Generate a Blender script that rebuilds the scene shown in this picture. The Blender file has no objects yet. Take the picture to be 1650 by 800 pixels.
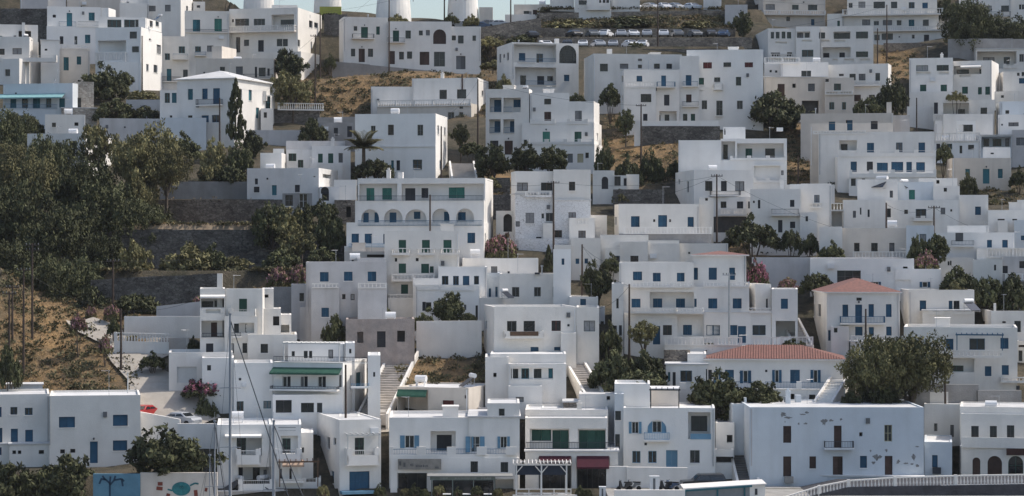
import bpy, math, random
import numpy as np
from mathutils import Vector, Matrix
random.seed(7); NR = np.random.default_rng(5)
sc = bpy.context.scene
C = sc.collection
R = math.radians
# ---------------------------------------------------------------- camera, sky, sun, exposure
F = 3750.0; ZC = 26.0                      # focal length in photo pixels (1650 wide), eye height
cam = bpy.data.cameras.new('camera'); cam.sensor_width = 36; cam.lens = 36 * F / 1650
cam.clip_start = 1; cam.clip_end = 8000
co = bpy.data.objects.new('camera', cam); co.location = (0, 0, ZC); co.rotation_euler = (R(90), 0, 0)
C.objects.link(co); sc.camera = co
SUN = Vector((0.64, 0.13, 0.84)).normalized()
SUN_EL = math.asin(SUN.z); SUN_AZ = math.atan2(SUN.x, SUN.y)
w = bpy.data.worlds.new('World'); sc.world = w; w.use_nodes = True
nt = w.node_tree; bg = nt.nodes['Background']
sky = nt.nodes.new('ShaderNodeTexSky'); sky.sky_type = 'NISHITA'; sky.sun_disc = False
sky.sun_elevation = SUN_EL; sky.sun_rotation = SUN_AZ; sky.air_density = 1.1; sky.dust_density = 2.6; sky.ozone_density = 1.2; sky.altitude = 20
nt.links.new(sky.outputs[0], bg.inputs[0]); bg.inputs[1].default_value = 0.115
sl = bpy.data.lights.new('sun', 'SUN'); sl.energy = 2.45; sl.angle = R(0.5); sl.color = (1.0, .93, .83)
so = bpy.data.objects.new('sun', sl); so.rotation_euler = SUN.to_track_quat('Z', 'Y').to_euler(); C.objects.link(so)
so.location = (60, 300, 160)
sc.view_settings.view_transform = 'Standard'; sc.view_settings.look = 'None'
sc.view_settings.exposure = 0.6; sc.view_settings.gamma = 1
try:
    sc.cycles.max_bounces = 6; sc.cycles.diffuse_bounces = 3; sc.cycles.glossy_bounces = 2; sc.cycles.transparent_max_bounces = 6
except Exception: pass

# ---------------------------------------------------------------- materials
MATS = {}
def mat(name, col, rough=.8, var=.12, scale=1.5, bump=0, bscale=20, metal=0, spec=.3, streak=0, col2=None, objvar=0, attr=None, sheen=0):
    if name in MATS: return MATS[name]
    m = bpy.data.materials.new(name); m.use_nodes = True; N = m.node_tree.nodes; L = m.node_tree.links
    b = N['Principled BSDF']; b.inputs['Roughness'].default_value = rough; b.inputs['Metallic'].default_value = metal
    b.inputs['Specular IOR Level'].default_value = spec
    g = N.new('ShaderNodeNewGeometry')
    n1 = N.new('ShaderNodeTexNoise'); n1.inputs['Scale'].default_value = scale; n1.inputs['Detail'].default_value = 6; n1.inputs['Roughness'].default_value = .65
    L.new(g.outputs['Position'], n1.inputs['Vector'])
    c2 = col2 or tuple(c * (1 - var * 2.2) for c in col)
    mr = N.new('ShaderNodeMapRange'); mr.inputs[1].default_value = .32; mr.inputs[2].default_value = .68
    L.new(n1.outputs[0], mr.inputs[0])
    mx = N.new('ShaderNodeMix'); mx.data_type = 'RGBA'; mx.inputs[6].default_value = (*col, 1); mx.inputs[7].default_value = (*c2, 1)
    L.new(mr.outputs[0], mx.inputs[0]); out = mx.outputs[2]
    if streak:
        mp = N.new('ShaderNodeMapping'); mp.inputs['Scale'].default_value = (.9, .9, .10); L.new(g.outputs['Position'], mp.inputs[0])
        n2 = N.new('ShaderNodeTexNoise'); n2.inputs['Scale'].default_value = 1.0; n2.inputs['Detail'].default_value = 5; L.new(mp.outputs[0], n2.inputs[0])
        m2 = N.new('ShaderNodeMapRange'); m2.inputs[1].default_value = .5; m2.inputs[2].default_value = .8; m2.inputs[4].default_value = streak; L.new(n2.outputs[0], m2.inputs[0])
        x2 = N.new('ShaderNodeMix'); x2.data_type = 'RGBA'; x2.inputs[7].default_value = (col[0] * .62, col[1] * .6, col[2] * .56, 1)
        L.new(m2.outputs[0], x2.inputs[0]); L.new(out, x2.inputs[6]); out = x2.outputs[2]
    if objvar:
        oi = N.new('ShaderNodeObjectInfo'); hs = N.new('ShaderNodeHueSaturation'); m3 = N.new('ShaderNodeMapRange')
        m3.inputs[3].default_value = 1 - objvar; m3.inputs[4].default_value = 1 + objvar * .6
        L.new(oi.outputs['Random'], m3.inputs[0]); L.new(m3.outputs[0], hs.inputs['Value']); L.new(out, hs.inputs['Color']); out = hs.outputs[0]
    if attr:
        at = N.new('ShaderNodeAttribute'); at.attribute_name = attr
        hs = N.new('ShaderNodeHueSaturation'); hs2 = N.new('ShaderNodeMapRange'); hs2.inputs[3].default_value = .45; hs2.inputs[4].default_value = 1.7
        L.new(at.outputs['Fac'], hs2.inputs[0]); L.new(hs2.outputs[0], hs.inputs['Value']); L.new(out, hs.inputs['Color']); out = hs.outputs[0]
    L.new(out, b.inputs['Base Color'])
    if bump:
        n3 = N.new('ShaderNodeTexNoise'); n3.inputs['Scale'].default_value = bscale; n3.inputs['Detail'].default_value = 4; L.new(g.outputs['Position'], n3.inputs[0])
        bp = N.new('ShaderNodeBump'); bp.inputs['Strength'].default_value = bump; bp.inputs['Distance'].default_value = .08
        L.new(n3.outputs[0], bp.inputs['Height']); L.new(bp.outputs[0], b.inputs['Normal'])
    MATS[name] = m; return m
def stone_mat(name, a, b_, joint, scale=2.2, bump=.8, lo=.6, hi=1.25, jt=.07):
    m = bpy.data.materials.new(name); m.use_nodes = True; N = m.node_tree.nodes; L = m.node_tree.links
    b = N['Principled BSDF']; b.inputs['Roughness'].default_value = .92; b.inputs['Specular IOR Level'].default_value = .2
    g = N.new('ShaderNodeNewGeometry'); mp = N.new('ShaderNodeMapping'); mp.inputs['Scale'].default_value = (1, 1, 1.7)
    L.new(g.outputs['Position'], mp.inputs[0])
    v = N.new('ShaderNodeTexVoronoi'); v.inputs['Scale'].default_value = scale; L.new(mp.outputs[0], v.inputs['Vector'])
    v2 = N.new('ShaderNodeTexVoronoi'); v2.feature = 'DISTANCE_TO_EDGE'; v2.inputs['Scale'].default_value = scale; L.new(mp.outputs[0], v2.inputs['Vector'])
    sp = N.new('ShaderNodeSeparateColor'); L.new(v.outputs['Color'], sp.inputs[0])
    mx = N.new('ShaderNodeMix'); mx.data_type = 'RGBA'; mx.inputs[6].default_value = (*a, 1); mx.inputs[7].default_value = (*b_, 1); L.new(sp.outputs[0], mx.inputs[0])
    mr = N.new('ShaderNodeMapRange'); mr.inputs[2].default_value = jt; L.new(v2.outputs['Distance'], mr.inputs[0])
    m2 = N.new('ShaderNodeMix'); m2.data_type = 'RGBA'; m2.inputs[6].default_value = (*joint, 1); L.new(mr.outputs[0], m2.inputs[0]); L.new(mx.outputs[2], m2.inputs[7])
    n = N.new('ShaderNodeTexNoise'); n.inputs['Scale'].default_value = .5; n.inputs['Detail'].default_value = 5; L.new(g.outputs['Position'], n.inputs[0])
    hs = N.new('ShaderNodeHueSaturation'); m3 = N.new('ShaderNodeMapRange'); m3.inputs[1].default_value = .3; m3.inputs[2].default_value = .7; m3.inputs[3].default_value = lo; m3.inputs[4].default_value = hi
    L.new(n.outputs[0], m3.inputs[0]); L.new(m3.outputs[0], hs.inputs['Value']); L.new(m2.outputs[2], hs.inputs['Color'])
    L.new(hs.outputs[0], b.inputs['Base Color'])
    bp = N.new('ShaderNodeBump'); bp.inputs['Strength'].default_value = bump; bp.inputs['Distance'].default_value = .1; L.new(mr.outputs[0], bp.inputs['Height']); L.new(bp.outputs[0], b.inputs['Normal'])
    MATS[name] = m; return m

WALLC = {
 'w': mat('whitewash', (.81, .78, .735), .85, .05, .35, .25, 9, streak=.28, objvar=.07),
 'q': mat('bluish_whitewash', (.62, .66, .69), .85, .05, .35, .25, 9, streak=.28, objvar=.04),
 'e': mat('cream_plaster', (.66, .60, .53), .88, .06, .4, .25, 9, streak=.4, objvar=.04),
 'g': mat('grey_plaster', (.58, .56, .55), .88, .08, .4, .3, 9, streak=.5, objvar=.05),
 'd': mat('bare_concrete', (.33, .32, .31), .92, .12, .6, .4, 6, streak=.5),
 'r': mat('worn_pink_plaster', (.46, .38, .34), .92, .16, .9, .5, 6, streak=.6, col2=(.30, .27, .25)),
 'm': mat('mural_blue_plaster', (.13, .27, .36), .85, .12, .8, .2, 9, streak=.3),
 'y': mat('lime_yellow_paint', (.42, .42, .09), .8, .08, .5),
 '1': mat('warm_limewash', (.79, .755, .70), .85, .06, .35, .25, 9, streak=.3, objvar=.06),
 '2': mat('greyed_limewash', (.72, .705, .685), .87, .08, .35, .25, 9, streak=.4, objvar=.06),
 '3': mat('fresh_limewash', (.84, .82, .785), .83, .04, .35, .2, 9, streak=.2, objvar=.04),
 's': stone_mat('rubble_stone', (.36, .31, .25), (.20, .17, .145), (.12, .105, .09), 2.0),
 'S': stone_mat('pale_rubble_stone', (.62, .56, .48), (.38, .33, .28), (.30, .26, .22), 2.3),
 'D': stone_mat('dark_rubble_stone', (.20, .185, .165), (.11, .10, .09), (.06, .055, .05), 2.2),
 'W': stone_mat('whitewashed_stone', (.76, .75, .74), (.71, .70, .69), (.36, .34, .32), 2.1, .35, .95, 1.04, .035),
}
ROOFM = mat('limewashed_roof_screed', (.66, .655, .65), .9, .1, .5, .2, 5, streak=0, objvar=.12)
CM = {
 'b': mat('blue_paint', (.030, .105, .185), .55, .1, 1.5, objvar=.25), 'l': mat('light_blue_paint', (.16, .32, .45), .55, .1, 1.5, objvar=.15),
 't': mat('teal_paint', (.035, .16, .20), .55, .1, 1.5, objvar=.3), 'g': mat('green_paint', (.03, .10, .075), .55, .1, 1.5, objvar=.25),
 'e': mat('sea_green_paint', (.05, .21, .17), .55, .1, 1.5, objvar=.15), 'n': mat('brown_paint', (.085, .05, .04), .6, .2, 1.5, objvar=.3),
 'k': mat('dark_frame_paint', (.04, .042, .048), .5, .1, 1.5, objvar=.3), 'w': mat('white_frame_paint', (.62, .62, .60), .5, .04, 1.5),
 'y': mat('grey_paint', (.17, .175, .18), .6, .1, 1.5, objvar=.3), 'c': mat('cream_paint', (.5, .45, .3), .6, .1, 1.5),
 'r': mat('red_brown_paint', (.13, .035, .03), .6, .1, 1.5, objvar=.1),
}
GLASS = mat('window_glass', (.030, .036, .042), .12, .3, .8, spec=.6, objvar=.5)  # opaque pane; the darkness of the room behind is put into its colour
CURT = mat('net_curtain', (.30, .30, .30), .8, .15, 3, objvar=.5)
DARKIN = mat('dim_interior_plaster', (.10, .095, .09), .9, .2, 1)  # backs the open voids; the shade inside them is painted into this colour
IRON = mat('dark_iron', (.045, .05, .06), .5, .1, 4)
BLUEIRON = mat('blue_iron', (.05, .14, .24), .5, .1, 4)
LBIRON = mat('light_blue_iron', (.16, .34, .50), .5, .1, 4)
WOOD = mat('weathered_pole_wood', (.085, .062, .05), .9, .2, 3)
BRWOOD = mat('brown_wood', (.14, .085, .055), .8, .2, 3)
CONC = mat('concrete', (.36, .35, .33), .9, .15, .8, .3, 6)
METAL = mat('galvanised_metal', (.45, .46, .48), .4, .1, 3, metal=.7)
PLAIN_W = mat('white_enamel', (.75, .75, .75), .4, .05, 3)
PANEL = mat('solar_collector', (.02, .025, .04), .15, .1, 3, spec=.7)
AWN_G = mat('green_canvas', (.03, .10, .07), .8, .12, 2)
AWN_M = mat('maroon_canvas', (.075, .014, .026), .8, .12, 2)
AWN_T = mat('aqua_canvas', (.25, .45, .46), .7, .1, 2)
CANVAS = mat('pale_canvas', (.55, .54, .52), .8, .1, 2)
TILE = None

def make_tile():
    m = bpy.data.materials.new('terracotta_tiles'); m.use_nodes = True; N = m.node_tree.nodes; L = m.node_tree.links; b = N['Principled BSDF']; b.inputs['Roughness'].default_value = .85
    g = N.new('ShaderNodeNewGeometry'); n = N.new('ShaderNodeTexNoise'); n.inputs['Scale'].default_value = 3; n.inputs['Detail'].default_value = 6; L.new(g.outputs['Position'], n.inputs[0])
    mx = N.new('ShaderNodeMix'); mx.data_type = 'RGBA'; mx.inputs[6].default_value = (.22, .10, .08, 1); mx.inputs[7].default_value = (.15, .075, .06, 1)
    mr = N.new('ShaderNodeMapRange'); mr.inputs[1].default_value = .35; mr.inputs[2].default_value = .65; L.new(n.outputs[0], mr.inputs[0]); L.new(mr.outputs[0], mx.inputs[0]); L.new(mx.outputs[2], b.inputs['Base Color'])
    return m
TILE = make_tile()

# ---------------------------------------------------------------- mesh builder
class MB:
    def __init__(s): s.v = []; s.f = []
    def quad(s, a, b, c, d):
        n = len(s.v); s.v += [tuple(a), tuple(b), tuple(c), tuple(d)]; s.f.append((n, n + 1, n + 2, n + 3))
    def poly(s, pts):
        n = len(s.v); s.v += [tuple(p) for p in pts]; s.f.append(tuple(range(n, n + len(pts))))
    def box(s, x0, y0, z0, x1, y1, z1):
        n = len(s.v)
        s.v += [(x0, y0, z0), (x1, y0, z0), (x1, y1, z0), (x0, y1, z0), (x0, y0, z1), (x1, y0, z1), (x1, y1, z1), (x0, y1, z1)]
        for q in ((0, 3, 2, 1), (4, 5, 6, 7), (0, 1, 5, 4), (1, 2, 6, 5), (2, 3, 7, 6), (3, 0, 4, 7)): s.f.append(tuple(n + i for i in q))
    def tube(s, pts, r, n=6, r1=None, cap=True):
        pts = [Vector(p) for p in pts]; k = len(pts); base = len(s.v)
        for i, p in enumerate(pts):
            d = (pts[min(i + 1, k - 1)] - pts[max(i - 1, 0)]).normalized()
            a = d.cross(Vector((0, 0, 1)));
            if a.length < .05: a = d.cross(Vector((1, 0, 0)))
            a.normalize(); b = d.cross(a); rr = r if r1 is None else r + (r1 - r) * i / (k - 1)
            for j in range(n):
                t = 2 * math.pi * j / n; s.v.append(tuple(p + a * (rr * math.cos(t)) + b * (rr * math.sin(t))))
        for i in range(k - 1):
            for j in range(n):
                s.f.append((base + i * n + j, base + i * n + (j + 1) % n, base + (i + 1) * n + (j + 1) % n, base + (i + 1) * n + j))
        if cap:
            s.f.append(tuple(base + j for j in range(n))); s.f.append(tuple(base + (k - 1) * n + j for j in reversed(range(n))))
    def lathe(s, prof, cx=0, cy=0, n=8):
        base = len(s.v)
        for r, z in prof:
            for j in range(n):
                t = 2 * math.pi * j / n; s.v.append((cx + r * math.cos(t), cy + r * math.sin(t), z))
        for i in range(len(prof) - 1):
            for j in range(n): s.f.append((base + i * n + j, base + i * n + (j + 1) % n, base + (i + 1) * n + (j + 1) % n, base + (i + 1) * n + j))
        s.f.append(tuple(base + j for j in reversed(range(n)))); s.f.append(tuple(base + (len(prof) - 1) * n + j for j in range(n)))
    def mesh(s, name, m, smooth=False):
        me = bpy.data.meshes.new(name); me.from_pydata(s.v, [], s.f)
        if m is not None: me.materials.append(m)
        if smooth: me.polygons.foreach_set('use_smooth', [True] * len(me.polygons))
        me.update(); return me
def link(name, me, parent=None, loc=(0, 0, 0), rz=0, scale=None, kind=None):
    o = bpy.data.objects.new(name, me); C.objects.link(o)
    if parent is not None: o.parent = parent
    o.location = loc; o.rotation_euler = (0, 0, rz)
    if scale: o.scale = scale
    if kind: o['kind'] = kind
    return o
def thing(name, label, cat, loc=(0, 0, 0), rz=0, group=None, me=None, scale=None):
    o = bpy.data.objects.new(name, me); C.objects.link(o); o.location = loc; o.rotation_euler = (0, 0, rz)
    if scale: o.scale = scale
    o['label'] = label; o['category'] = cat
    if group: o['group'] = group
    return o
def structure(name, me):
    o = bpy.data.objects.new(name, me); C.objects.link(o); o['kind'] = 'structure'; return o

# ---------------------------------------------------------------- terrain
def g_of_y(Y):
    Y = np.asarray(Y, float); u = (-60 + np.sqrt(3600 + 560 * np.maximum(Y - 235, 0))) / 280
    row = 790 - 780 * u; z = ZC + (400 - row) / F * np.maximum(Y, 235)
    z = np.where(Y < 235, 1.63 - 0 * Y, z); return z
def y_of_row(row):
    u = (790 - row) / 780.0; return 235 + 60 * u + 140 * u * u
CREST = ([-400, 0, 340, 400, 440, 800, 870, 1000, 1100, 2100], [-60, -45, -25, 12, 27, 29, 18, 2, -40, -50])
def y_crest(px): return y_of_row(np.interp(px, *CREST))
# near spur of dry grass: crest row in the photo, by column
SPUR = ([-500, -200, 0, 60, 120, 160, 200, 232], [300, 365, 432, 478, 520, 560, 605, 650])
rngb = np.random.default_rng(3)
BW = [(rngb.uniform(-1, 1, 2) * f, rngb.uniform(0, 6.28), a) for f, a in [(.08, .35), (.13, .3), (.22, .22), (.35, .16), (.6, .1), (.9, .08), (1.4, .05), (2.1, .04)] for _ in range(3)]
TERR = [(150, 470, 303.6, 319.5, 29.0), (240, 470, 319.6, 326, 32.7), (150, 560, 284, 303.5, 23.2), (196, 345, 268.6, 281, 18.0), (192, 335, 263.3, 268.5, 15.6), (-400, 979, 222.5, 235.2, .80), (866, 1215, 403, 411.1, 60.9), (866, 1215, 411.2, 419.3, 63.3), (862, 1240, 428.7, 438, 70.0), (-90, 232, 230, 241, 3.4)]
def bumps(X, Y):
    s = 0
    for k, p, a in BW: s = s + a * .6 * np.sin(k[0] * X + k[1] * Y + p)
    return s
CTL = [(-91.3,435.7,-7.5),(9.6,272.0,-0.0),(10.8,272.5,-0.2),(-87.4,440.8,-8.7),(-85.1,441.2,-8.9),(-71.4,428.2,-4.8),(-62.1,429.8,-5.4),(-59.7,437.9,-6.2),(-58.1,438.1,-6.2),(-85.0,385.7,-1.4),(-71.8,413.0,-4.7),(-68.4,388.5,-2.0),(-58.6,389.5,-2.4),(-78.4,397.5,-5.3),(-73.4,398.5,-5.6),(-78.4,359.9,-1.0),(-65.3,361.7,-1.6),(-53.1,353.4,-2.1),(-5.4,236.1,-1.6),(0.3,236.3,-1.8),(-49.5,378.1,-1.2),(29.0,362.4,-1.3),(37.3,361.6,-1.0),(-59.4,398.8,-5.8),(-49.9,400.9,-6.6),(-47.4,405.0,-5.7),(-38.2,401.1,-4.4),(-28.0,403.5,-5.2),(-12.1,404.7,-5.6),(-6.2,405.1,-5.8),(-21.6,373.4,-5.0),(21.3,356.3,-0.1),(56.5,432.4,-4.8),(1.6,377.0,-1.8),(9.2,379.0,-2.5),(3.0,344.0,-1.6),(11.4,343.9,-1.6),(15.0,369.4,-0.3),(24.9,370.6,-0.7),(44.9,401.9,-2.9),(52.5,401.2,-2.6),(60.9,401.3,-2.7),(45.1,380.0,-3.5),(67.3,366.7,-3.6),(75.2,365.7,-3.3),(-20.8,334.6,-1.5),(47.3,271.1,-1.6),(53.8,370.6,-2.5),(-32.0,335.3,-0.8),(67.5,424.4,-5.1),(86.1,383.9,-4.3),(84.5,432.7,-5.4),(96.9,431.1,-4.8),(17.4,253.8,-0.9),(23.5,254.6,-1.3),(88.1,397.8,-3.0),(-35.4,331.1,-0.3),(70.6,378.2,-3.7),(77.3,379.7,-4.2),(77.3,364.2,-3.5),(81.6,363.9,-3.4),(45.8,352.7,-3.7),(55.5,351.3,-3.3),(-35.0,320.5,-1.1),(-21.5,313.1,-1.4),(-29.9,308.9,0.7),(57.7,264.2,-1.1),(59.4,265.9,-1.7),(-28.1,349.9,-0.8),(64.4,334.2,-2.4),(70.3,333.8,-2.3),(-18.3,293.0,0.7),(4.2,296.9,0.3),(10.0,295.8,0.6),(-14.3,277.0,-3.2),(-7.6,278.1,-3.6),(11.6,322.1,-0.6),(32.0,303.3,-2.6),(42.1,303.8,-2.8),(24.4,328.6,-1.3),(37.9,327.1,-0.8),(25.9,315.6,-4.1),(34.4,315.5,-4.1),(15.2,297.7,0.0),(65.1,353.3,-3.7),(78.7,351.8,-3.2),(47.9,327.2,-1.1),(57.5,327.2,-1.1),(-0.6,259.6,-1.3),(44.2,305.2,-1.1),(61.9,305.3,-1.1),(39.1,292.6,-0.2),(48.8,290.1,0.6),(49.6,289.8,-1.2),(60.5,287.4,-0.4),(62.5,300.5,-1.5),(67.0,298.0,-0.7),(56.0,280.3,0.3),(62.6,279.3,0.6),(-22.6,267.1,-1.2),(11.8,288.5,-0.8),(25.8,288.1,-0.6),(-19.7,283.9,-0.2),(-16.1,284.1,-0.3),(-35.9,250.7,1.8),(20.4,264.0,-1.4),(32.0,264.2,-1.4),(-34.0,256.6,0.1),(-11.3,275.6,-2.4),(5.6,276.0,-1.1),(-4.7,284.0,-1.0),(1.8,284.0,-1.0),(-2.5,251.2,-0.8),(4.9,250.7,-0.6),(36.3,262.8,-1.4),(43.0,261.3,-0.9),(-28.8,246.4,-0.4),(44.9,255.8,-0.8),(53.3,254.2,-0.2),(-29.0,235.8,-1.3),(-21.8,235.9,-1.4),(-16.8,234.6,-0.8),(1.4,431.0,-1.3),(6.0,431.0,-2.1),(-11.1,248.9,-1.3),(-2.5,249.0,-1.3),(3.7,245.5,-3.6),(11.4,245.9,-3.8),(10.8,241.0,-4.1),(22.7,241.5,-4.3),(27.0,238.0,-1.9),(39.5,238.0,-1.9),(44.6,238.2,-2.0),(43.6,251.3,-6.4),(47.5,249.0,-5.4),(47.6,240.4,-3.5),(53.3,240.4,-3.5),(-53.6,240.5,-1.8),(-39.8,240.6,-1.8),(-69.2,349.6,-0.5),(-54.1,251.7,0.4),(-46.8,348.4,-0.1),(-66.8,326.3,-0.1),(-60.9,325.7,0.0),(7.7,429.0,-0.8),(10.8,429.0,-0.7),(12.5,428.1,-0.4),(22.8,428.5,-0.6),(39.4,424.1,-0.7),(42.3,423.9,-0.6)]
CTLA = np.array(CTL)
def corr(X, Y):
    if not len(CTL): return 0
    sh = X.shape; x = X.ravel(); y = Y.ravel(); nz = np.nonzero((np.abs(x) < 140) & (y > 236) & (y < 470))[0]; out = np.zeros(x.shape)
    if len(nz):
        c = CTLA; A = 0; B = .12
        w_ = np.exp(-((x[nz][:, None] - c[None, :, 0]) ** 2 + 1.6 * (y[nz][:, None] + 1.5 - c[None, :, 1]) ** 2) / (2 * 5.5 ** 2))
        out[nz] = (w_ @ c[:, 2]) / (w_.sum(1) + .12)
    return out.reshape(sh)
def ground(X, Y, bump=True):
    X = np.asarray(X, float); Y = np.asarray(Y, float)
    px = 825 + F * X / np.maximum(Y, 1)
    yc = y_crest(px); z = g_of_y(np.minimum(Y, yc)) - .06 * np.maximum(Y - yc, 0)
    z = z + corr(X, Y) * np.where(Y > yc + 4, 0, 1)
    if bump: z = z + bumps(X, Y) * np.clip((Y - 240) / 15, 0, 1) * np.clip((np.abs(px - 225) - 100) / 25, .06, 1)
    for (pa, pb, Ya, Yb, zt) in TERR:
        e = np.minimum(np.clip((px - pa) / 14, 0, 1), np.clip((pb - px) / 14, 0, 1))
        z = np.where((Y >= Ya) & (Y < Yb) & (e > 0), z + (zt - z) * e, z)
    # spur
    Yc = 272.0
    row = np.interp(px, *SPUR); zc = ZC + (400 - row) / F * Yc
    fz = 1.63 + (zc - 1.63 - 6) * np.clip((Y - 240) / (Yc - 240), 0, 1) + 6 * np.clip((Y - 246) / (Yc - 246), 0, 1) ** 1.0
    bz = zc - .9 * (Y - Yc)
    sp = np.where(Y < Yc, fz, bz); sp = np.where((px < 236) & (Y > 238), sp, -99)
    if bump: sp = sp + bumps(X, Y) * np.clip((Y - 240) / 15, 0, 1) * np.clip((np.abs(px - 225) - 100) / 25, .06, 1)
    z = np.maximum(z, sp)
    z = np.where(Y < 222, np.maximum(1.63 - (222 - Y) * 3, -6), z)
    return z
def hit(px, row, y0=226, bump=True):
    k = (px - 825) / F
    Ys = np.arange(y0, 620, .4); rows = 400 - (ground(k * Ys, Ys, bump) - ZC) / Ys * F
    idx = np.nonzero(rows <= row)[0]
    Y = Ys[idx[0]] if len(idx) else 600.0
    return Vector((k * Y, Y, float(ground(k * Y, Y, bump))))
def at(px, row, Y): return Vector(((px - 825) / F * Y, Y, ZC + (400 - row) / F * Y))

def ground_material():
    m = bpy.data.materials.new('dry_hillside'); m.use_nodes = True; N = m.node_tree.nodes; L = m.node_tree.links; b = N['Principled BSDF']
    b.inputs['Roughness'].default_value = .95; b.inputs['Specular IOR Level'].default_value = .15
    g = N.new('ShaderNodeNewGeometry')
    def noise(s, d=6):
        n = N.new('ShaderNodeTexNoise'); n.inputs['Scale'].default_value = s; n.inputs['Detail'].default_value = d; n.inputs['Roughness'].default_value = .7; L.new(g.outputs['Position'], n.inputs[0]); return n
    n1, n2, n3 = noise(.18), noise(.9), noise(5)
    cr = N.new('ShaderNodeValToRGB'); e = cr.color_ramp; e.elements[0].position = .36; e.elements[0].color = (.095, .08, .055, 1); e.elements[1].position = .66; e.elements[1].color = (.37, .245, .125, 1)
    for p, c in ((.45, (.19, .14, .085, 1)), (.54, (.28, .19, .105, 1))): q = e.elements.new(p); q.color = c
    ad = N.new('ShaderNodeMath'); ad.operation = 'ADD'; md = N.new('ShaderNodeMath'); md.operation = 'MULTIPLY'; md.inputs[1].default_value = .5
    L.new(n1.outputs[0], ad.inputs[0]); L.new(n2.outputs[0], ad.inputs[1]); L.new(ad.outputs[0], md.inputs[0]); L.new(md.outputs[0], cr.inputs[0])
    mx = N.new('ShaderNodeMix'); mx.data_type = 'RGBA'; mx.blend_type = 'MULTIPLY'; mx.inputs[0].default_value = .7; L.new(cr.outputs[0], mx.inputs[6])
    c2 = N.new('ShaderNodeValToRGB'); c2.color_ramp.elements[0].position = .3; c2.color_ramp.elements[0].color = (.5, .5, .48, 1); c2.color_ramp.elements[1].position = .7; c2.color_ramp.elements[1].color = (1.25, 1.2, 1.1, 1)
    L.new(n3.outputs[0], c2.inputs[0]); L.new(c2.outputs[0], mx.inputs[7])
    c3 = N.new('ShaderNodeValToRGB'); c3.color_ramp.elements[0].position = .38; c3.color_ramp.elements[0].color = (.040, .042, .030, 1); c3.color_ramp.elements[1].position = .66; c3.color_ramp.elements[1].color = (.15, .125, .095, 1); L.new(md.outputs[0], c3.inputs[0])
    m4 = N.new('ShaderNodeMix'); m4.data_type = 'RGBA'; m4.blend_type = 'MULTIPLY'; m4.inputs[0].default_value = .6; L.new(c3.outputs[0], m4.inputs[6]); L.new(c2.outputs[0], m4.inputs[7])
    at_ = N.new('ShaderNodeAttribute'); at_.attribute_name = 'dry'; m5 = N.new('ShaderNodeMix'); m5.data_type = 'RGBA'; L.new(at_.outputs['Fac'], m5.inputs[0]); L.new(m4.outputs[2], m5.inputs[6]); L.new(mx.outputs[2], m5.inputs[7])
    L.new(m5.outputs[2], b.inputs['Base Color'])
    bp = N.new('ShaderNodeBump'); bp.inputs['Strength'].default_value = .9; bp.inputs['Distance'].default_value = .3; L.new(n3.outputs[0], bp.inputs['Height']); L.new(bp.outputs[0], b.inputs['Normal'])
    return m
def build_ground():
    xs = np.concatenate([np.linspace(-900, -100, 30), np.arange(-98, 98.1, 1.0), np.linspace(100, 900, 30)])
    ys = np.concatenate([[150, 200, 214, 219, 222], np.arange(222.2, 480, 1.0), np.linspace(482, 1500, 30)])
    X, Y = np.meshgrid(xs, ys); Z = ground(X, Y)
    nx, ny = len(xs), len(ys); v = np.stack([X, Y, Z], -1).reshape(-1, 3)
    i = np.arange(nx * ny).reshape(ny, nx); f = np.stack([i[:-1, :-1], i[:-1, 1:], i[1:, 1:], i[1:, :-1]], -1).reshape(-1, 4)
    me = bpy.data.meshes.new('hillside'); me.from_pydata(v.tolist(), [], f.tolist()); me.materials.append(ground_material())
    me.polygons.foreach_set('use_smooth', [True] * len(me.polygons))
    pxx = 825 + F * X / np.maximum(Y, 1); rw = 400 - (Z - ZC) / np.maximum(Y, 1) * F; dry = np.zeros(X.shape)
    for cx, cy, rx, ry in [(90, 560, 170, 120), (640, 150, 200, 48), (1035, 235, 75, 70), (1300, 250, 42, 60), (1450, 105, 45, 30), (712, 602, 82, 24), (1230, 402, 80, 12), (805, 300, 34, 30), (310, 366, 130, 9), (480, 470, 60, 16), (1600, 90, 30, 20)]:
        dry = np.maximum(dry, np.clip(2.2 - 2 * np.sqrt(((pxx - cx) / rx) ** 2 + ((rw - cy) / ry) ** 2), 0, 1))
    a = me.attributes.new('dry', 'FLOAT', 'POINT'); a.data.foreach_set('value', dry.ravel().astype(np.float32)); structure('terrain', me)
    m = MB(); m.quad((-3000, -800, 0), (3000, -800, 0), (3000, 230, 0), (-3000, 230, 0))
    wm = mat('harbour_water', (.02, .05, .07), .12, .2, .3, .5, 1.2, spec=.5); structure('water', m.mesh('water', wm))
build_ground()

# ---------------------------------------------------------------- windows and doors (shared meshes)
CACHE = {}
def q1(x): return max(.2, round(x / .15) * .15)
def leaf_mesh(wd, h, m, slats=True):
    key = ('leaf', wd, h, m.name, slats)
    if key in CACHE: return CACHE[key]
    b = MB(); t = min(.07, wd * .2)
    b.box(0, -.02, 0, t, .025, h); b.box(wd - t, -.02, 0, wd, .025, h); b.box(t, -.02, 0, wd - t, .025, t); b.box(t, -.02, h - t, wd - t, .025, h)
    if slats:
        n = max(3, int(h / .16)); dz = (h - 2 * t) / n
        for i in range(n):
            z = t + i * dz; b.quad((t, -.012, z), (wd - t, -.012, z), (wd - t, .02, z + dz), (t, .02, z + dz))
    else:
        b.quad((t, .008, t), (wd - t, .008, t), (wd - t, .008, h - t), (t, .008, h - t)); b.box(t, -.018, h * .45, wd - t, .02, h * .45 + t)
    CACHE[key] = b.mesh('leaf', m); return CACHE[key]
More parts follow.
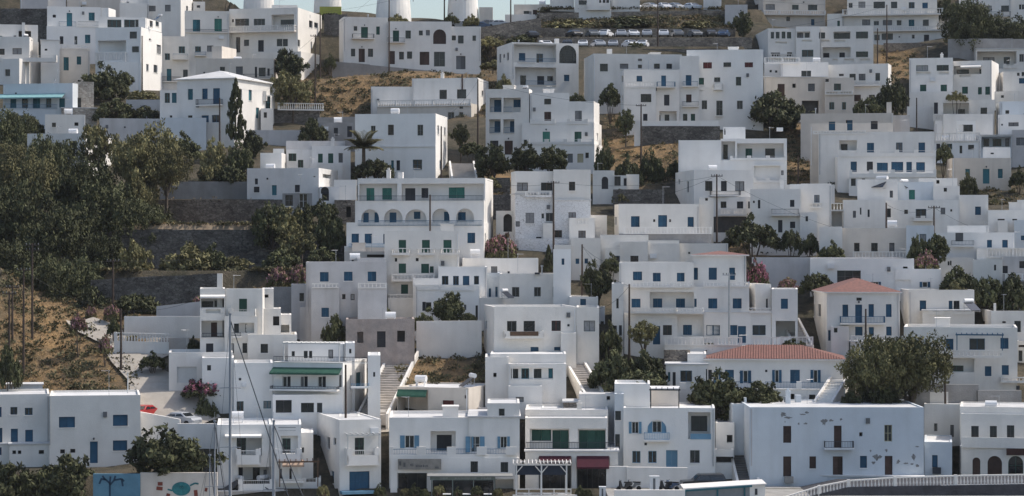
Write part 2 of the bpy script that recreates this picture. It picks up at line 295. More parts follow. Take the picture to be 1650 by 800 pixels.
def frame_mesh(wd, h, m, nm, arch=False, bars=0, trans=False):
    key = ('frame', wd, h, m.name, nm, arch, bars, trans)
    if key in CACHE: return CACHE[key]
    b = MB(); t = .06
    if arch:
        r = wd / 2; hs = max(h - r, .05); rr = h - hs
        b.box(-wd / 2, -.03, 0, -wd / 2 + t, .03, hs); b.box(wd / 2 - t, -.03, 0, wd / 2, .03, hs)
        n = 10
        for i in range(n):
            a0, a1 = math.pi * i / n, math.pi * (i + 1) / n
            p = [(math.cos(a0) * r, hs + math.sin(a0) * rr), (math.cos(a1) * r, hs + math.sin(a1) * rr), (math.cos(a1) * (r - t), hs + math.sin(a1) * (rr - t)), (math.cos(a0) * (r - t), hs + math.sin(a0) * (rr - t))]
            b.quad(*[(x, -.03, z) for x, z in p]); b.quad((p[3][0], -.03, p[3][1]), (p[2][0], -.03, p[2][1]), (p[2][0], .03, p[2][1]), (p[3][0], .03, p[3][1]))
    else:
        b.box(-wd / 2, -.03, 0, -wd / 2 + t, .03, h); b.box(wd / 2 - t, -.03, 0, wd / 2, .03, h); b.box(-wd / 2 + t, -.03, h - t, wd / 2 - t, .03, h)
    b.box(-wd / 2 + t, -.03, 0, wd / 2 - t, .03, t)
    for i in range(1, nm): x = -wd / 2 + wd * i / nm; b.box(x - t * .5, -.034, t, x + t * .5, .028, h - t * 1.2 if not arch else h * .96)
    for i in range(bars): z = t + (h - 2 * t) * (i + 1) / (bars + 1); b.box(-wd / 2 + t, -.026, z - .02, wd / 2 - t, .02, z + .02)
    CACHE[key] = b.mesh('frame', m); return CACHE[key]
def pane_mesh(wd, h, m, arch=False):
    key = ('pane', wd, h, m.name, arch)
    if key in CACHE: return CACHE[key]
    b = MB(); t = .03
    if arch:
        r = wd / 2 - t; hs = max(h - wd / 2, .05); rr = h - hs - t
        b.poly([(-r, 0, t), (r, 0, t)] + [(math.cos(math.pi * i / 12) * r, 0, hs + math.sin(math.pi * i / 12) * rr) for i in range(13)])
    else: b.quad((-wd / 2 + t, 0, t), (wd / 2 - t, 0, t), (wd / 2 - t, 0, h - t), (-wd / 2 + t, 0, h - t))
    CACHE[key] = b.mesh('pane', m); return CACHE[key]
LAMP = None
def sill_mesh(W):
    if ('sill', W) not in CACHE:
        b = MB(); b.box(-W / 2 - .08, -.27, -.07, W / 2 + .08, .02, -.004); CACHE[('sill', W)] = b.mesh('sill', WALLC['3'])
    return CACHE[('sill', W)]
def add_window(parent, kind, loc, rz, wd, h, rnd):
    """kind: colour letter + type letter (+a for arched). Returns nothing; links parts under the house."""
    global LAMP
    col, typ = kind[0], kind[1]; arch = 'a' in kind[2:]
    W, H = q1(wd), q1(h); s = (wd / W, 1, h / H); m = CM[col]
    if typ == 's':
        fr = link('window', frame_mesh(W, H, m, 1, arch), parent, loc, rz, s)
        if h < 1.7 and W > .5: link('sill', sill_mesh(W), fr)
        if arch: link('shutter', pane_mesh(W, H, m, True), fr, (0, 0, 0)); return
        if W > .75:
            link('shutter', leaf_mesh(q1(W / 2), H, m), fr, (-W / 2, -.01, 0), 0, (W / 2 / q1(W / 2) * .99, 1, 1)); link('shutter', leaf_mesh(q1(W / 2), H, m), fr, (W * .005, -.01, 0), 0, (W / 2 / q1(W / 2) * .99, 1, 1))
        else: link('shutter', leaf_mesh(W, H, m), fr, (-W / 2, -.01, 0))
    elif typ == 'd':
        fr = link('door', frame_mesh(W, H, m, 1, arch), parent, loc, rz, s)
        if arch: link('leaf', pane_mesh(W, H, m, True), fr); return
        n = 2 if W > 1.0 else 1
        for i in range(n): link('leaf', leaf_mesh(q1(W / n), H, m, False), fr, (-W / 2 + i * W / n, .0, 0), 0, (W / n / q1(W / n) * .99, 1, 1))
        if h > 1.8 and rnd.random() < .5:
            if LAMP is None:
                b = MB(); b.box(-.04, -.2, 0, .04, 0, .05); b.lathe([(.05, -.12), (.11, .0), (.07, .12)], 0, -.2, 6); LAMP = b.mesh('wall_lamp', IRON)
            a = Vector((0, -.17, 0)); a.rotate(Matrix.Rotation(rz, 3, 'Z')); link('wall_lamp', LAMP, parent, (loc[0] + a.x, loc[1] + a.y, loc[2] + h + .3), rz)
    elif typ in 'wo':
        nm = 1 if W < .7 else (2 if W < 2 else max(3, int(W / .9))); bars = 1 if (H > 1.4 and col != 'k') else 0
        if 'L' in kind: nm, bars = max(3, int(W / .5)), max(3, int(H / .5))
        fm = CM['w'] if typ == 'o' else m
        fr = link('window', frame_mesh(W, H, fm, nm, arch, bars), parent, loc, rz, s)
        if h < 1.7 and W > .5: link('sill', sill_mesh(W), fr)
        g = CURT if (rnd.random() < .16 and typ == 'w') else GLASS
        link('pane', pane_mesh(W, H, g, arch), fr, (0, .01, 0))
        if typ == 'o':
            for sgn in (-1, 1):
                lw = q1(W * .5)
                link('shutter', leaf_mesh(lw, H, m), fr, (sgn * (W / 2 + .02) - (lw if sgn < 0 else 0), -.24, 0))
    elif typ == 'G':
        fr = link('garage_door', frame_mesh(W, H, m, 1), parent, loc, rz, s)
        link('door_panel', leaf_mesh(W, H, m), fr, (-W / 2, 0, 0))

# ---------------------------------------------------------------- facade panel with real openings
def panel(mb, O, du, dn, u0, u1, v0, v1, holes, out, rev=.2, dark=None):
    """O origin; du along; dn inward; holes: (a,b,c,d,depth,arch,kids). out: list of (kind, point, ...) for windows."""
    du = Vector(du); dn = Vector(dn); up = Vector((0, 0, 1)); O = Vector(O)
    P = lambda u, v, n=0: O + du * u + up * v + dn * n
    hs = []
    for h in holes:
        a, b, c, d = max(h['r'][0], u0 + .02), min(h['r'][1], u1 - .02), max(h['r'][2], v0 + .02), min(h['r'][3], v1 - .02)
        if b - a > .08 and d - c > .08: h['r'] = (a, b, c, d); hs.append(h)
    us = sorted({u0, u1} | {x for h in hs for x in h['r'][:2]}); vs = sorted({v0, v1} | {x for h in hs for x in h['r'][2:]})
    for j in range(len(vs) - 1):
        run = None; vm = (vs[j] + vs[j + 1]) / 2
        for i in range(len(us) - 1):
            um = (us[i] + us[i + 1]) / 2
            inside = any(h['r'][0] < um < h['r'][1] and h['r'][2] < vm < h['r'][3] for h in hs)
            if not inside: run = us[i] if run is None else run
            if run is not None and (inside or i == len(us) - 2):
                e = us[i] if inside else us[i + 1]
                mb.quad(P(run, vs[j]), P(e, vs[j]), P(e, vs[j + 1]), P(run, vs[j + 1])); run = None
    for h in hs:
        a, b, c, d = h['r']; dp = h['d']
        if h.get('arch'):
            r = (b - a) / 2; cx = (a + b) / 2; s_ = max(d - r, c + .05); rr = d - s_; n = 10
            arc = [(cx + r * math.cos(math.pi * i / n), s_ + rr * math.sin(math.pi * i / n)) for i in range(n + 1)]
            for side in (0, 1):
                seg = arc[:n // 2 + 1] if side == 0 else arc[n // 2:]
                corner = (b, d) if side == 0 else (a, d)
                for i in range(len(seg) - 1):
                    p0, p1 = seg[i], seg[i + 1]; mb.poly([P(*corner), P(*p1), P(*p0)])
            for i in range(n): mb.quad(P(*arc[i]), P(*arc[i + 1]), P(*arc[i + 1], dp), P(*arc[i], dp))
            mb.quad(P(a, c), P(a, c, dp), P(a, s_, dp), P(a, s_)); mb.quad(P(b, c), P(b, s_), P(b, s_, dp), P(b, c, dp))
        else:
            mb.quad(P(a, c), P(a, c, dp), P(a, d, dp), P(a, d)); mb.quad(P(b, c), P(b, d), P(b, d, dp), P(b, c, dp)); mb.quad(P(a, d), P(a, d, dp), P(b, d, dp), P(b, d))
        mb.quad(P(a, c), P(b, c), P(b, c, dp), P(a, c, dp))
        if h.get('kids') is not None:
            panel(mb, P(0, 0, dp), du, dn, a, b, c, d, h['kids'], out)
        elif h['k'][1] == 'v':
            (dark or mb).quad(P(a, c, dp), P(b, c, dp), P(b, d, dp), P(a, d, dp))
        else: out.append((h['k'], P((a + b) / 2, c, dp - .05), b - a, d - c))

HS = {}
class House: pass
cur = None; vol = None; OX = OY = 0
def T(x, y):
    global OX, OY; OX, OY = x, y
def H(label, yb, c='w', name='house', cat='house', Y=None, xc=None):
    global cur; cur = House(); cur.label = label; cur.yb = yb; cur.c = c; cur.name = name; cur.cat = cat; cur.Y = Y if Y else float(y_of_row(yb)); cur.n = 0; cur.root = None
    cur.rnd = random.Random(hash_s(label)); cur.wc = cur.rnd.choice('www11233'); return cur
def hash_s(s):
    h = 7
    for ch in s: h = (h * 131 + ord(ch)) % 1000003
    return h
def px(t): return OX + t / 4.0
def py(t): return OY + t / 4.0
def parse(s):
    out = []
    for it in s.split(';'):
        it = it.split()
        if len(it) == 5: out.append((it[0], *[float(x) for x in it[1:]]))
    return out
def V(x0, y0, x1, y1=None, f=0, s=0, d=9, p=.45, yaw=None, w='', c=None, r='flat', rh=1.6, ov=.35):
    """one volume of the current house, in quarter photo pixels of the current tile"""
    global vol; h = cur; h.n += 1; k = h.n
    X0, X1, top = px(x0), px(x1), py(y0); Yc = h.Y + f + .011 * k
    xm = (X0 + X1) / 2; Pc = at(xm, 400, Yc); phi0 = math.atan2(-Pc.x, Pc.y)
    ws = abs(s) / 4 / F * Yc; a = 0
    if s: a = math.asin(min(max(ws / d, .14), .58)); d = ws / math.sin(a); a = a * (1 if s < 0 else -1)
    if yaw is not None: a = R(yaw)
    phi = phi0 + a
    cu, su = math.cos(phi), math.sin(phi); U = Vector((cu, su, 0)); N_ = Vector((-su, cu, 0))
    def uof(x):   # ray at column x meets the front plane
        D = Vector(((x - 825) / F, 1, 0)); t = Pc.dot(N_) if False else (Vector((Pc.x, Pc.y, 0)).dot(N_)) / D.dot(N_)
        Q = D * t; return (Q - Vector((Pc.x, Pc.y, 0))).dot(U), Q.y
    uL, _ = uof(X0); uR, _ = uof(X1)
    uL += .006 * k; uR -= .006 * k
    ztop = ZC + (400 - top) / F * Yc
    zg = ZC + (400 - h.yb) / F * h.Y
    zt_ = min(float(ground(P_.x, P_.y)) for P_ in (Vector((Pc.x, Pc.y, 0)) + U * uL, Vector((Pc.x, Pc.y, 0)) + U * uR, Vector((Pc.x, Pc.y, 0)))) - 1.2
    zbot = min(zg - 3.5, zt_) if y1 is None else max(ZC + (400 - py(y1)) / F * Yc, zg - 6)
    zbot -= .01 * k
    O = Vector((Pc.x, Pc.y, 0)) + U * uL; O.z = zbot
    if h.root is None:
        h.root = thing(h.name, h.label, h.cat, (Pc.x, Pc.y, zg)); h.base = Vector((Pc.x, Pc.y, zg))
    W = uR - uL; Ht = ztop - zbot
    items = parse(w); hf = []; hs = []
    right = s > 0
    for it in items:
        kd, a0, b0, a1, b1 = it; xa, xb = px(a0), px(a1); onside = bool(s) and ((right and (xa + xb) / 2 > X1 + .3) or (not right and (xa + xb) / 2 < X0 - .3))
        if not onside:
            ua, Ya = uof(xa); ub, Yb = uof(xb); Ym = (Ya + Yb) / 2
            rect = (ua - uL, ub - uL, ZC + (400 - py(b1)) / F * Ym - zbot, ZC + (400 - py(b0)) / F * Ym - zbot); hf.append([kd, rect])
        else:
            # side plane: passes through corner, direction N_
            Cn = O + (U * W if right else Vector())
            def sof(x):
                D = Vector(((x - 825) / F, 1, 0)); den = D.dot(U)
                t = Vector((Cn.x, Cn.y, 0)).dot(U) / den; Q = D * t
                return (Q - Vector((Cn.x, Cn.y, 0))).dot(N_), Q.y
            sa, Ya = sof(xa); sb, Yb = sof(xb); Ym = (Ya + Yb) / 2
            lo, hi = min(sa, sb), max(sa, sb)
            rect = (lo, hi, ZC + (400 - py(b1)) / F * Ym - zbot, ZC + (400 - py(b0)) / F * Ym - zbot); hs.append([kd, rect])
    def nest(L):
        L = [dict(k=k_, r=r_, arch=(k_[0] == 'A' or 'a' in k_[2:])) for k_, r_ in L]
        rec = [x for x in L if x['k'][0] in 'RA']
        for x in rec: x['kids'] = []; x['d'] = float(x['k'][1:] or 1.2)
        for x in L:
            if x in rec: continue
            x['d'] = .9 if x['k'][1] == 'v' else .25
            cx, cy = (x['r'][0] + x['r'][1]) / 2, (x['r'][2] + x['r'][3]) / 2
            par = [y for y in rec if y['r'][0] < cx < y['r'][1] and y['r'][2] < cy < y['r'][3]]
            if par:
                p0 = par[0]; x['d'] = .12; x['in'] = True
                x['r'] = (max(x['r'][0], p0['r'][0] + .03), min(x['r'][1], p0['r'][1] - .03), max(x['r'][2], p0['r'][2] + .03), min(x['r'][3], p0['r'][3] - .03)); p0['kids'].append(x)
        gap = min([vv.Yc - Yc for vv in getattr(h, 'vols', []) if vv.Yc > Yc + .05 and vv.px0 < X1 - 1 and vv.px1 > X0 + 1] + [99]) - .12
        for x in L:
            if not x.get('in') and x['d'] > gap: x['d'] = max(.1, gap)
        return [x for x in L if not x.get('in')]
    mb = MB(); dk = MB(); o1 = []; o2 = []
    ex, ey = Vector((1, 0, 0)), Vector((0, 1, 0))
    rf = r
    Ep = p if rf == 'flat' else 0
    panel(mb, (0, 0, 0), ex, ey, 0, W, 0, Ht, nest(hf), o1, dark=dk)
    if s:
        if right: panel(mb, (W, 0, 0), ey, -ex, 0, d, 0, Ht, nest(hs), o2, dark=dk); mb.quad((0, 0, 0), (0, 0, Ht), (0, d, Ht), (0, d, 0))
        else:
            for x in hs: x[1] = (x[1][0], x[1][1], x[1][2], x[1][3])
            panel(mb, (0, 0, 0), ey, ex, 0, d, 0, Ht, nest(hs), o2, dark=dk); mb.quad((W, 0, 0), (W, d, 0), (W, d, Ht), (W, 0, Ht))
    else: mb.quad((0, 0, 0), (0, 0, Ht), (0, d, Ht), (0, d, 0)); mb.quad((W, 0, 0), (W, d, 0), (W, d, Ht), (W, 0, Ht))
    mb.quad((0, d, 0), (0, d, Ht), (W, d, Ht), (W, d, 0))
    rb = MB()
    if Ep > .02:
        t = .22
        for q in (((0, 0), (W, 0), (W - t, t), (t, t)), ((W, 0), (W, d), (W - t, d - t), (W - t, t)), ((W, d), (0, d), (t, d - t), (W - t, d - t)), ((0, d), (0, 0), (t, t), (t, d - t))):
            mb.quad(*[(x, y, Ht) for x, y in q])
            mb.quad((*q[3], Ht), (*q[2], Ht), (*q[2], Ht - Ep), (*q[3], Ht - Ep))
        rb.quad((t, t, Ht - Ep), (W - t, t, Ht - Ep), (W - t, d - t, Ht - Ep), (t, d - t, Ht - Ep))
    elif rf == 'flat':
        e = .12; rb.box(-e, -e, Ht, W + e, d + e, Ht + .14)
    elif rf in ('hip', 'gable', 'whip'):
        e = ov; a_ = (-e, -e); b_ = (W + e, -e); c_ = (W + e, d + e); d_ = (-e, d + e); ins = min(W, d) / 2 + e if rf != 'gable' else 0
        if W >= d: r0, r1 = (-e + ins, d / 2), (W + e - ins, d / 2)
        else: r0, r1 = (W / 2, -e + ins), (W / 2, d + e - ins)
        z0, z1 = Ht + .12, Ht + .12 + rh; A = lambda p_, z: (p_[0], p_[1], z)
        if W >= d:
            rb.quad(A(a_, z0), A(b_, z0), A(r1, z1), A(r0, z1)); rb.quad(A(c_, z0), A(d_, z0), A(r0, z1), A(r1, z1)); rb.poly([A(b_, z0), A(c_, z0), A(r1, z1)]); rb.poly([A(d_, z0), A(a_, z0), A(r0, z1)])
        else:
            rb.quad(A(b_, z0), A(c_, z0), A(r1, z1), A(r0, z1)); rb.quad(A(d_, z0), A(a_, z0), A(r0, z1), A(r1, z1)); rb.poly([A(a_, z0), A(b_, z0), A(r0, z1)]); rb.poly([A(c_, z0), A(d_, z0), A(r1, z1)])
        if rf != 'whip' and W >= d:     # tile rolls down both long slopes
            nt_ = int((W + 2 * e) / .28)
            for i in range(nt_):
                x = -e + (i + .5) * (W + 2 * e) / nt_
                f_ = 1.0
                if x < r0[0] and r0[0] > -e: f_ = (x + e) / (r0[0] + e)
                if x > r1[0] and r1[0] < W + e: f_ = (W + e - x) / (W + e - r1[0])
                yt = -e + (d / 2 + e) * f_; zt = z0 + rh * f_
                rb.poly([(x - .07, -e, z0 + .005), (x, -e - .01, z0 + .09), (x, yt, zt + .08), (x - .07, yt, zt + .005)]); rb.poly([(x, -e - .01, z0 + .09), (x + .07, -e, z0 + .005), (x + .07, yt, zt + .005), (x, yt, zt + .08)])
        ev = MB(); ev.box(-e, -e, Ht - .02, W + e, d + e, Ht + .12); 
    cc = c or h.c
    if cc == 'w' and h.name == 'house': cc = h.wc
    L0 = O - h.base
    wo = link('wall', mb.mesh('wall', WALLC[cc]), h.root, L0, phi)
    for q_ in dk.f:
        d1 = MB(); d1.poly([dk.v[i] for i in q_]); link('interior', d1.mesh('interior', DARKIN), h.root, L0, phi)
    if rb.f:
        ro = link('roof', rb.mesh('roof', (TILE if rf in ('hip', 'gable') else ROOFM)), h.root, L0, phi)
        if rf != 'flat': link('eaves', ev.mesh('eaves', WALLC['w']), h.root, L0, phi)
    Mr = Matrix.Rotation(phi, 3, 'Z')
    for (kd, P_, wd, hh) in o1: add_window(h.root, kd, tuple(L0 + Mr @ P_), phi, wd, hh, h.rnd)
    for (kd, P_, wd, hh) in o2: add_window(h.root, kd, tuple(L0 + Mr @ P_), phi + (math.pi / 2 if right else -math.pi / 2), wd, hh, h.rnd)
    v = House(); v.O = O; v.phi = phi; v.W = W; v.d = d; v.ztop = ztop; v.zroof = ztop - Ep; v.uof = uof; v.uL = uL; v.Mr = Mr; v.L0 = L0; v.Yc = Yc; v.root = h.root; v.col = cc; v.zbot = zbot
    v.px0, v.px1, v.ty = X0, X1, top; h.vols = getattr(h, 'vols', []) + [v]
    if h.name == 'house' and f > -1.3 and W > 4:
        for _ in range(2 if W > 9 else 1):
            u_ = h.rnd.uniform(.4, W - .9); vz = h.rnd.uniform(max(zg - zbot + 1.5, Ht - 6.5), Ht - 1.2) if Ht - 1.2 > zg - zbot + 1.5 else Ht - 1.2
            if vz > .5 and not any(r_[0] - .5 < u_ + .4 and r_[1] + .5 > u_ and r_[2] - .5 < vz + .6 and r_[3] + .4 > vz for _k, r_ in hf):
                kind_ = h.rnd.choice(('air_conditioner', 'vent', 'meter_box')); q = L0 + Mr @ Vector((u_, 0, 0)); q.z = L0.z + vz; link(kind_, clutter_mesh(kind_), h.root, q, phi)
        if W > 5 and h.rnd.random() < .6:
            u_ = h.rnd.choice((.18, W - .18)); pm = MB(); pm.box(-.045, -.1, max(0, Ht - 6), .045, -.01, Ht - Ep - .02); q = L0 + Mr @ Vector((u_, 0, 0)); link('drain_pipe', pm.mesh('drain_pipe', h.rnd.choice((METAL, PLAIN_W, WALLC['g']))), h.root, q, phi)
    if k == 1 and rf == 'flat' and Ep > .02 and h.name == 'house' and W > 5 and h.rnd.random() < .8:
        q = L0 + Mr @ Vector((W * h.rnd.uniform(.15, .8), d * h.rnd.uniform(.3, .6), 0)); q.z = v.zroof - .02 - h.root.location.z; kk = h.rnd.choice(('chimney', 'stair_hatch', 'vent_stack', 'water_tank', 'water_tank'))
        cm = MB()
        if kk == 'chimney': cm.box(0, 0, 0, .5, .45, 1.25); cm.box(-.05, -.05, 1.25, .55, .5, 1.35); cm.box(.12, .1, 1.35, .38, .35, 1.6)
        elif kk == 'stair_hatch': cm.box(0, 0, 0, 1.6, 2.2, 1.1); cm.box(-.08, -.08, 1.1, 1.68, 2.28, 1.2)
        elif kk == 'water_tank': cm.tube([(-.6, 0, .85), (.6, 0, .85)], .38, 12); cm.box(-.5, -.3, 0, -.42, .3, .6); cm.box(.42, -.3, 0, .5, .3, .6)
        else: cm.tube([(0, 0, 0), (0, 0, 1.1)], .08, 8); cm.tube([(0, 0, 1.05), (0, 0, 1.25)], .15, 8)
        link(kk, cm.mesh(kk, METAL if kk == 'vent_stack' else (PLAIN_W if kk == 'water_tank' else WALLC[cc])), h.root, q, phi)
    if k == 1 and h.rnd.random() < .7:
        m_ = ant_mesh(h.rnd.randrange(3)); q = Vector((W * h.rnd.uniform(.2, .8), d * h.rnd.uniform(.25, .6), 0)); q = L0 + Mr @ q; q.z = v.zroof - .05 - h.root.location.z; link('antenna', m_, h.root, q, h.rnd.uniform(0, 3))
    vol = v; return v

def clutter_mesh(k):
    if ('cl', k) not in CACHE:
        b = MB()
        if k == 'air_conditioner': b.box(0, -.36, 0, .85, -.06, .58); b.box(.1, -.38, .08, .55, -.36, .5); b.box(.05, -.06, .0, .12, 0, .1); b.box(.7, -.06, .0, .77, 0, .1)
        elif k == 'vent': b.box(0, -.03, 0, .25, 0, .25); b.box(.04, -.05, .04, .21, -.03, .21)
        else: b.box(0, -.16, 0, .4, 0, .55); b.box(.04, -.18, .05, .36, -.16, .5)
        CACHE[('cl', k)] = b.mesh(k, {'air_conditioner': PLAIN_W, 'vent': CM['k'], 'meter_box': CM['y']}[k])
    return CACHE[('cl', k)]
def ant_mesh(i):
    if ('ant', i) not in CACHE:
        b = MB(); hh = 1.7 + .5 * i; b.tube([(0, 0, 0), (0, 0, hh)], .025, 5); b.tube([(-.1, 0, hh - .1), (.9, 0, hh - .1)], .018, 4)
        for k in range(5): b.tube([(.1 + k * .18, -.3 + .03 * k, hh - .1), (.1 + k * .18, .3 - .03 * k, hh - .1)], .012, 4)
        CACHE[('ant', i)] = b.mesh('antenna', METAL)
    return CACHE[('ant', i)]
def pick(x0, x1, y1, tol):
    xm, yy = (px(x0) + px(x1)) / 2, py(y1)
    c = [v for v in cur.vols if v.px0 - 1 <= xm <= v.px1 + 1 and yy >= v.ty + tol]
    return min(c, key=lambda v: v.Yc) if c else vol

def rail_mesh(kind, W, h, pr, m):
    """railing standing on z=0 .. h along front and both returns; local x 0..W, front y=-pr"""
    b = MB(); y = -pr + .07
    runs = [((0.07, y), (W - .07, y))]
    if pr > .5: runs += [((.07, y), (.07, -.02)), ((W - .07, y), (W - .07, -.02))]
    for (x0, y0), (x1, y1) in runs:
        L_ = math.hypot(x1 - x0, y1 - y0); dx, dy = (x1 - x0) / L_, (y1 - y0) / L_; nx, ny = -dy, dx
        def bar(a, c, z0, z1, t):
            p = [(x0 + dx * s_ + nx * q, y0 + dy * s_ + ny * q) for s_, q in ((a, -t), (c, -t), (c, t), (a, t))]
            n = len(b.v); b.v += [(*q, z0) for q in p] + [(*q, z1) for q in p]
            for q in ((0, 3, 2, 1), (4, 5, 6, 7), (0, 1, 5, 4), (1, 2, 6, 5), (2, 3, 7, 6), (3, 0, 4, 7)): b.f.append(tuple(n + i for i in q))
        if kind == 'bal':
            bar(-.06, L_ + .06, 0, .1, .075); bar(-.06, L_ + .06, h - .1, h, .085); n = max(2, int(L_ / .4))
            for i in range(n):
                s_ = (i + .5) * L_ / n; cx, cy = x0 + dx * s_, y0 + dy * s_; hh = h - .2
                b.lathe([(.05, .1), (.08, .1 + hh * .35), (.035, .1 + hh * .75), (.055, .1 + hh)], cx, cy, 5)
            if L_ > 3:
                for i in range(int(L_ / 3.2) + 2): s_ = i * L_ / (int(L_ / 3.2) + 1); bar(s_ - .1, s_ + .1, 0, h + .02, .09)
        elif kind in ('rail', 'brail', 'lrail'):
            bar(0, L_, h - .05, h, .025); bar(0, L_, .06, .1, .02); n = max(2, int(L_ / .16))
            for i in range(n + 1): s_ = i * L_ / n; bar(s_ - .012, s_ + .012, .1, h - .05, .012)
        elif kind == 'sol': bar(-.07, L_ + .07, 0, h, .07)
        elif kind == 'low':       # low solid wall carrying higher end piers
            bar(-.07, L_ + .07, 0, h * .55, .07); bar(-.07, .45, h * .55, h, .072); bar(L_ - .45, L_ + .07, h * .55, h, .072)
            bar(.45, L_ - .45, h * .85, h * .9, .02); n = max(1, int(L_ / .25))
            for i in range(n): s_ = .45 + (i + .5) * max(L_ - .9, .1) / n; bar(s_ - .012, s_ + .012, h * .55, h * .87, .012)
        elif kind == 'post':
            bar(-.07, L_ + .07, 0, h * .5, .07); n = max(2, round(L_ / 2.8)) + 1
            for i in range(n): s_ = i * L_ / (n - 1); bar(max(s_ - .3, -.07), min(s_ + .3, L_ + .07), h * .5, h, .073)
            bar(0, L_, h * .82, h * .87, .02)
        elif kind == 'wood':
            for q in (0, .33, .66): bar(0, L_, h * (q + .2), h * (q + .28), .03)
            n = max(2, round(L_ / 2))
            for i in range(n + 1): s_ = i * L_ / n; bar(s_ - .05, s_ + .05, 0, h, .05)
    return b.mesh('railing', m)
RM = {'bal': None, 'rail': IRON, 'brail': BLUEIRON, 'lrail': LBIRON, 'sol': None, 'low': None, 'post': None, 'wood': None}
def K(kind, x0, y0, x1, y1, pr=1.0, c=None, slab=.16, f=None):
    """balcony or terrace railing on the front of the last volume"""
    v = pick(x0, x1, y1, -1); ua, Ya = v.uof(px(x0)); ub, Yb = v.uof(px(x1)); Ym = (Ya + Yb) / 2 - pr
    za = ZC + (400 - py(y1)) / F * Ym; zb = ZC + (400 - py(y0)) / F * Ym; W = ub - ua; a = ua - v.uL
    P_ = v.L0 + v.Mr @ Vector((a, 0, 0)); P_.z = za - v.root.location.z
    b = MB(); b.box(0, -pr, 0, W, -.004, slab); m = WALLC[c or v.col]
    bo = link('balcony', b.mesh('balcony', m), v.root, P_, v.phi)
    rm = RM[kind] or (m if kind != 'bal' else WALLC['w'])
    rl = link('balustrade' if kind == 'bal' else ('parapet' if kind in ('sol', 'low', 'post') else 'railing'), rail_mesh(kind, W, max(zb - za - slab, .25), pr, rm), bo, (0, 0, slab - .002))
    if kind in ('bal', 'rail', 'brail', 'lrail'): rl['kind'] = 'stuff'
    return bo
def BX(name, x0, y0, x1, y1, f=-.5, d=.5, m=None):
    """a box-like part in front of / on the last volume (awning, air conditioner, chimney, sign board)"""
    v = pick(x0, x1, y1, 1.5); ua, Ya = v.uof(px(x0)); ub, Yb = v.uof(px(x1)); Ym = (Ya + Yb) / 2 + f
    za = ZC + (400 - py(y1)) / F * Ym; zb = ZC + (400 - py(y0)) / F * Ym; b = MB(); b.box(0, 0, 0, ub - ua, d, zb - za)
    P_ = v.L0 + v.Mr @ Vector((ua - v.uL, f, 0)); P_.z = za - v.root.location.z
    return link(name, b.mesh(name, m or WALLC[v.col]), v.root, P_, v.phi)
def AW(x0, y0, x1, y1, pr=1.5, m=None, name='awning'):
    """sloping awning: y0 where it meets the wall, y1 its front edge"""
    v = pick(x0, x1, y1, 1.5); ua, Ya = v.uof(px(x0)); ub, Yb = v.uof(px(x1)); Ym = (Ya + Yb) / 2
    zt = ZC + (400 - py(y0)) / F * Ym; zf = ZC + (400 - py(y1)) / F * (Ym - pr); W = ub - ua; b = MB(); dz = zf - zt
    b.quad((0, -.01, 0), (W, -.01, 0), (W, -pr, dz), (0, -pr, dz)); b.quad((0, -.01, -.05), (0, -pr, dz - .05), (W, -pr, dz - .05), (W, -.01, -.05))
    b.quad((0, -pr, dz), (W, -pr, dz), (W, -pr, dz - .18), (0, -pr, dz - .18)); b.poly([(0, -.01, 0), (0, -pr, dz), (0, -pr, dz - .18), (0, -.01, -.05)]); b.poly([(W, -.01, 0), (W, -pr, dz), (W, -pr, dz - .18), (W, -.01, -.05)])
    P_ = v.L0 + v.Mr @ Vector((ua - v.uL, 0, 0)); P_.z = zt - v.root.location.z
    return link(name, b.mesh(name, m or CANVAS), v.root, P_, v.phi)
def PG(x0, y0, x1, y1, pr=2.0, m=None):
    """pergola: y0 top of beams, y1 foot of posts"""
    v = pick(x0, x1, y1, -1); ua, Ya = v.uof(px(x0)); ub, Yb = v.uof(px(x1)); Ym = (Ya + Yb) / 2 - pr; m = m or BRWOOD
    za = ZC + (400 - py(y1)) / F * Ym; zb = ZC + (400 - py(y0)) / F * Ym; W = ub - ua; b = MB(); h = zb - za
    for x in (0.05, W - .05): b.box(x - .05, -pr, 0, x + .05, -pr + .1, h - .2)
    b.box(-.1, -pr - .02, h - .2, W + .1, -pr + .1, h - .06); n = max(3, int(W / .5))
    for i in range(n + 1): x = i * W / n; b.box(x - .04, -pr - .2, h - .06, x + .04, -.01, h + .04)
    P_ = v.L0 + v.Mr @ Vector((ua - v.uL, 0, 0)); P_.z = za - v.root.location.z
    return link('pergola', b.mesh('pergola', m), v.root, P_, v.phi)
def CH(x0, y0, x1, f=3, c=None, dd=.8):
    v = vol; b = MB(); ua, _ = v.uof(px(x0)); ub, _ = v.uof(px(x1)); zt = ZC + (400 - py(y0)) / F * (v.Yc + f)
    b.box(0, 0, 0, ub - ua, dd, zt - v.zroof + .02); P_ = v.L0 + v.Mr @ Vector((ua - v.uL, f, 0)); P_.z = v.zroof - .02 - v.root.location.z
    link('chimney', b.mesh('chimney', WALLC[c or v.col]), v.root, P_, v.phi)

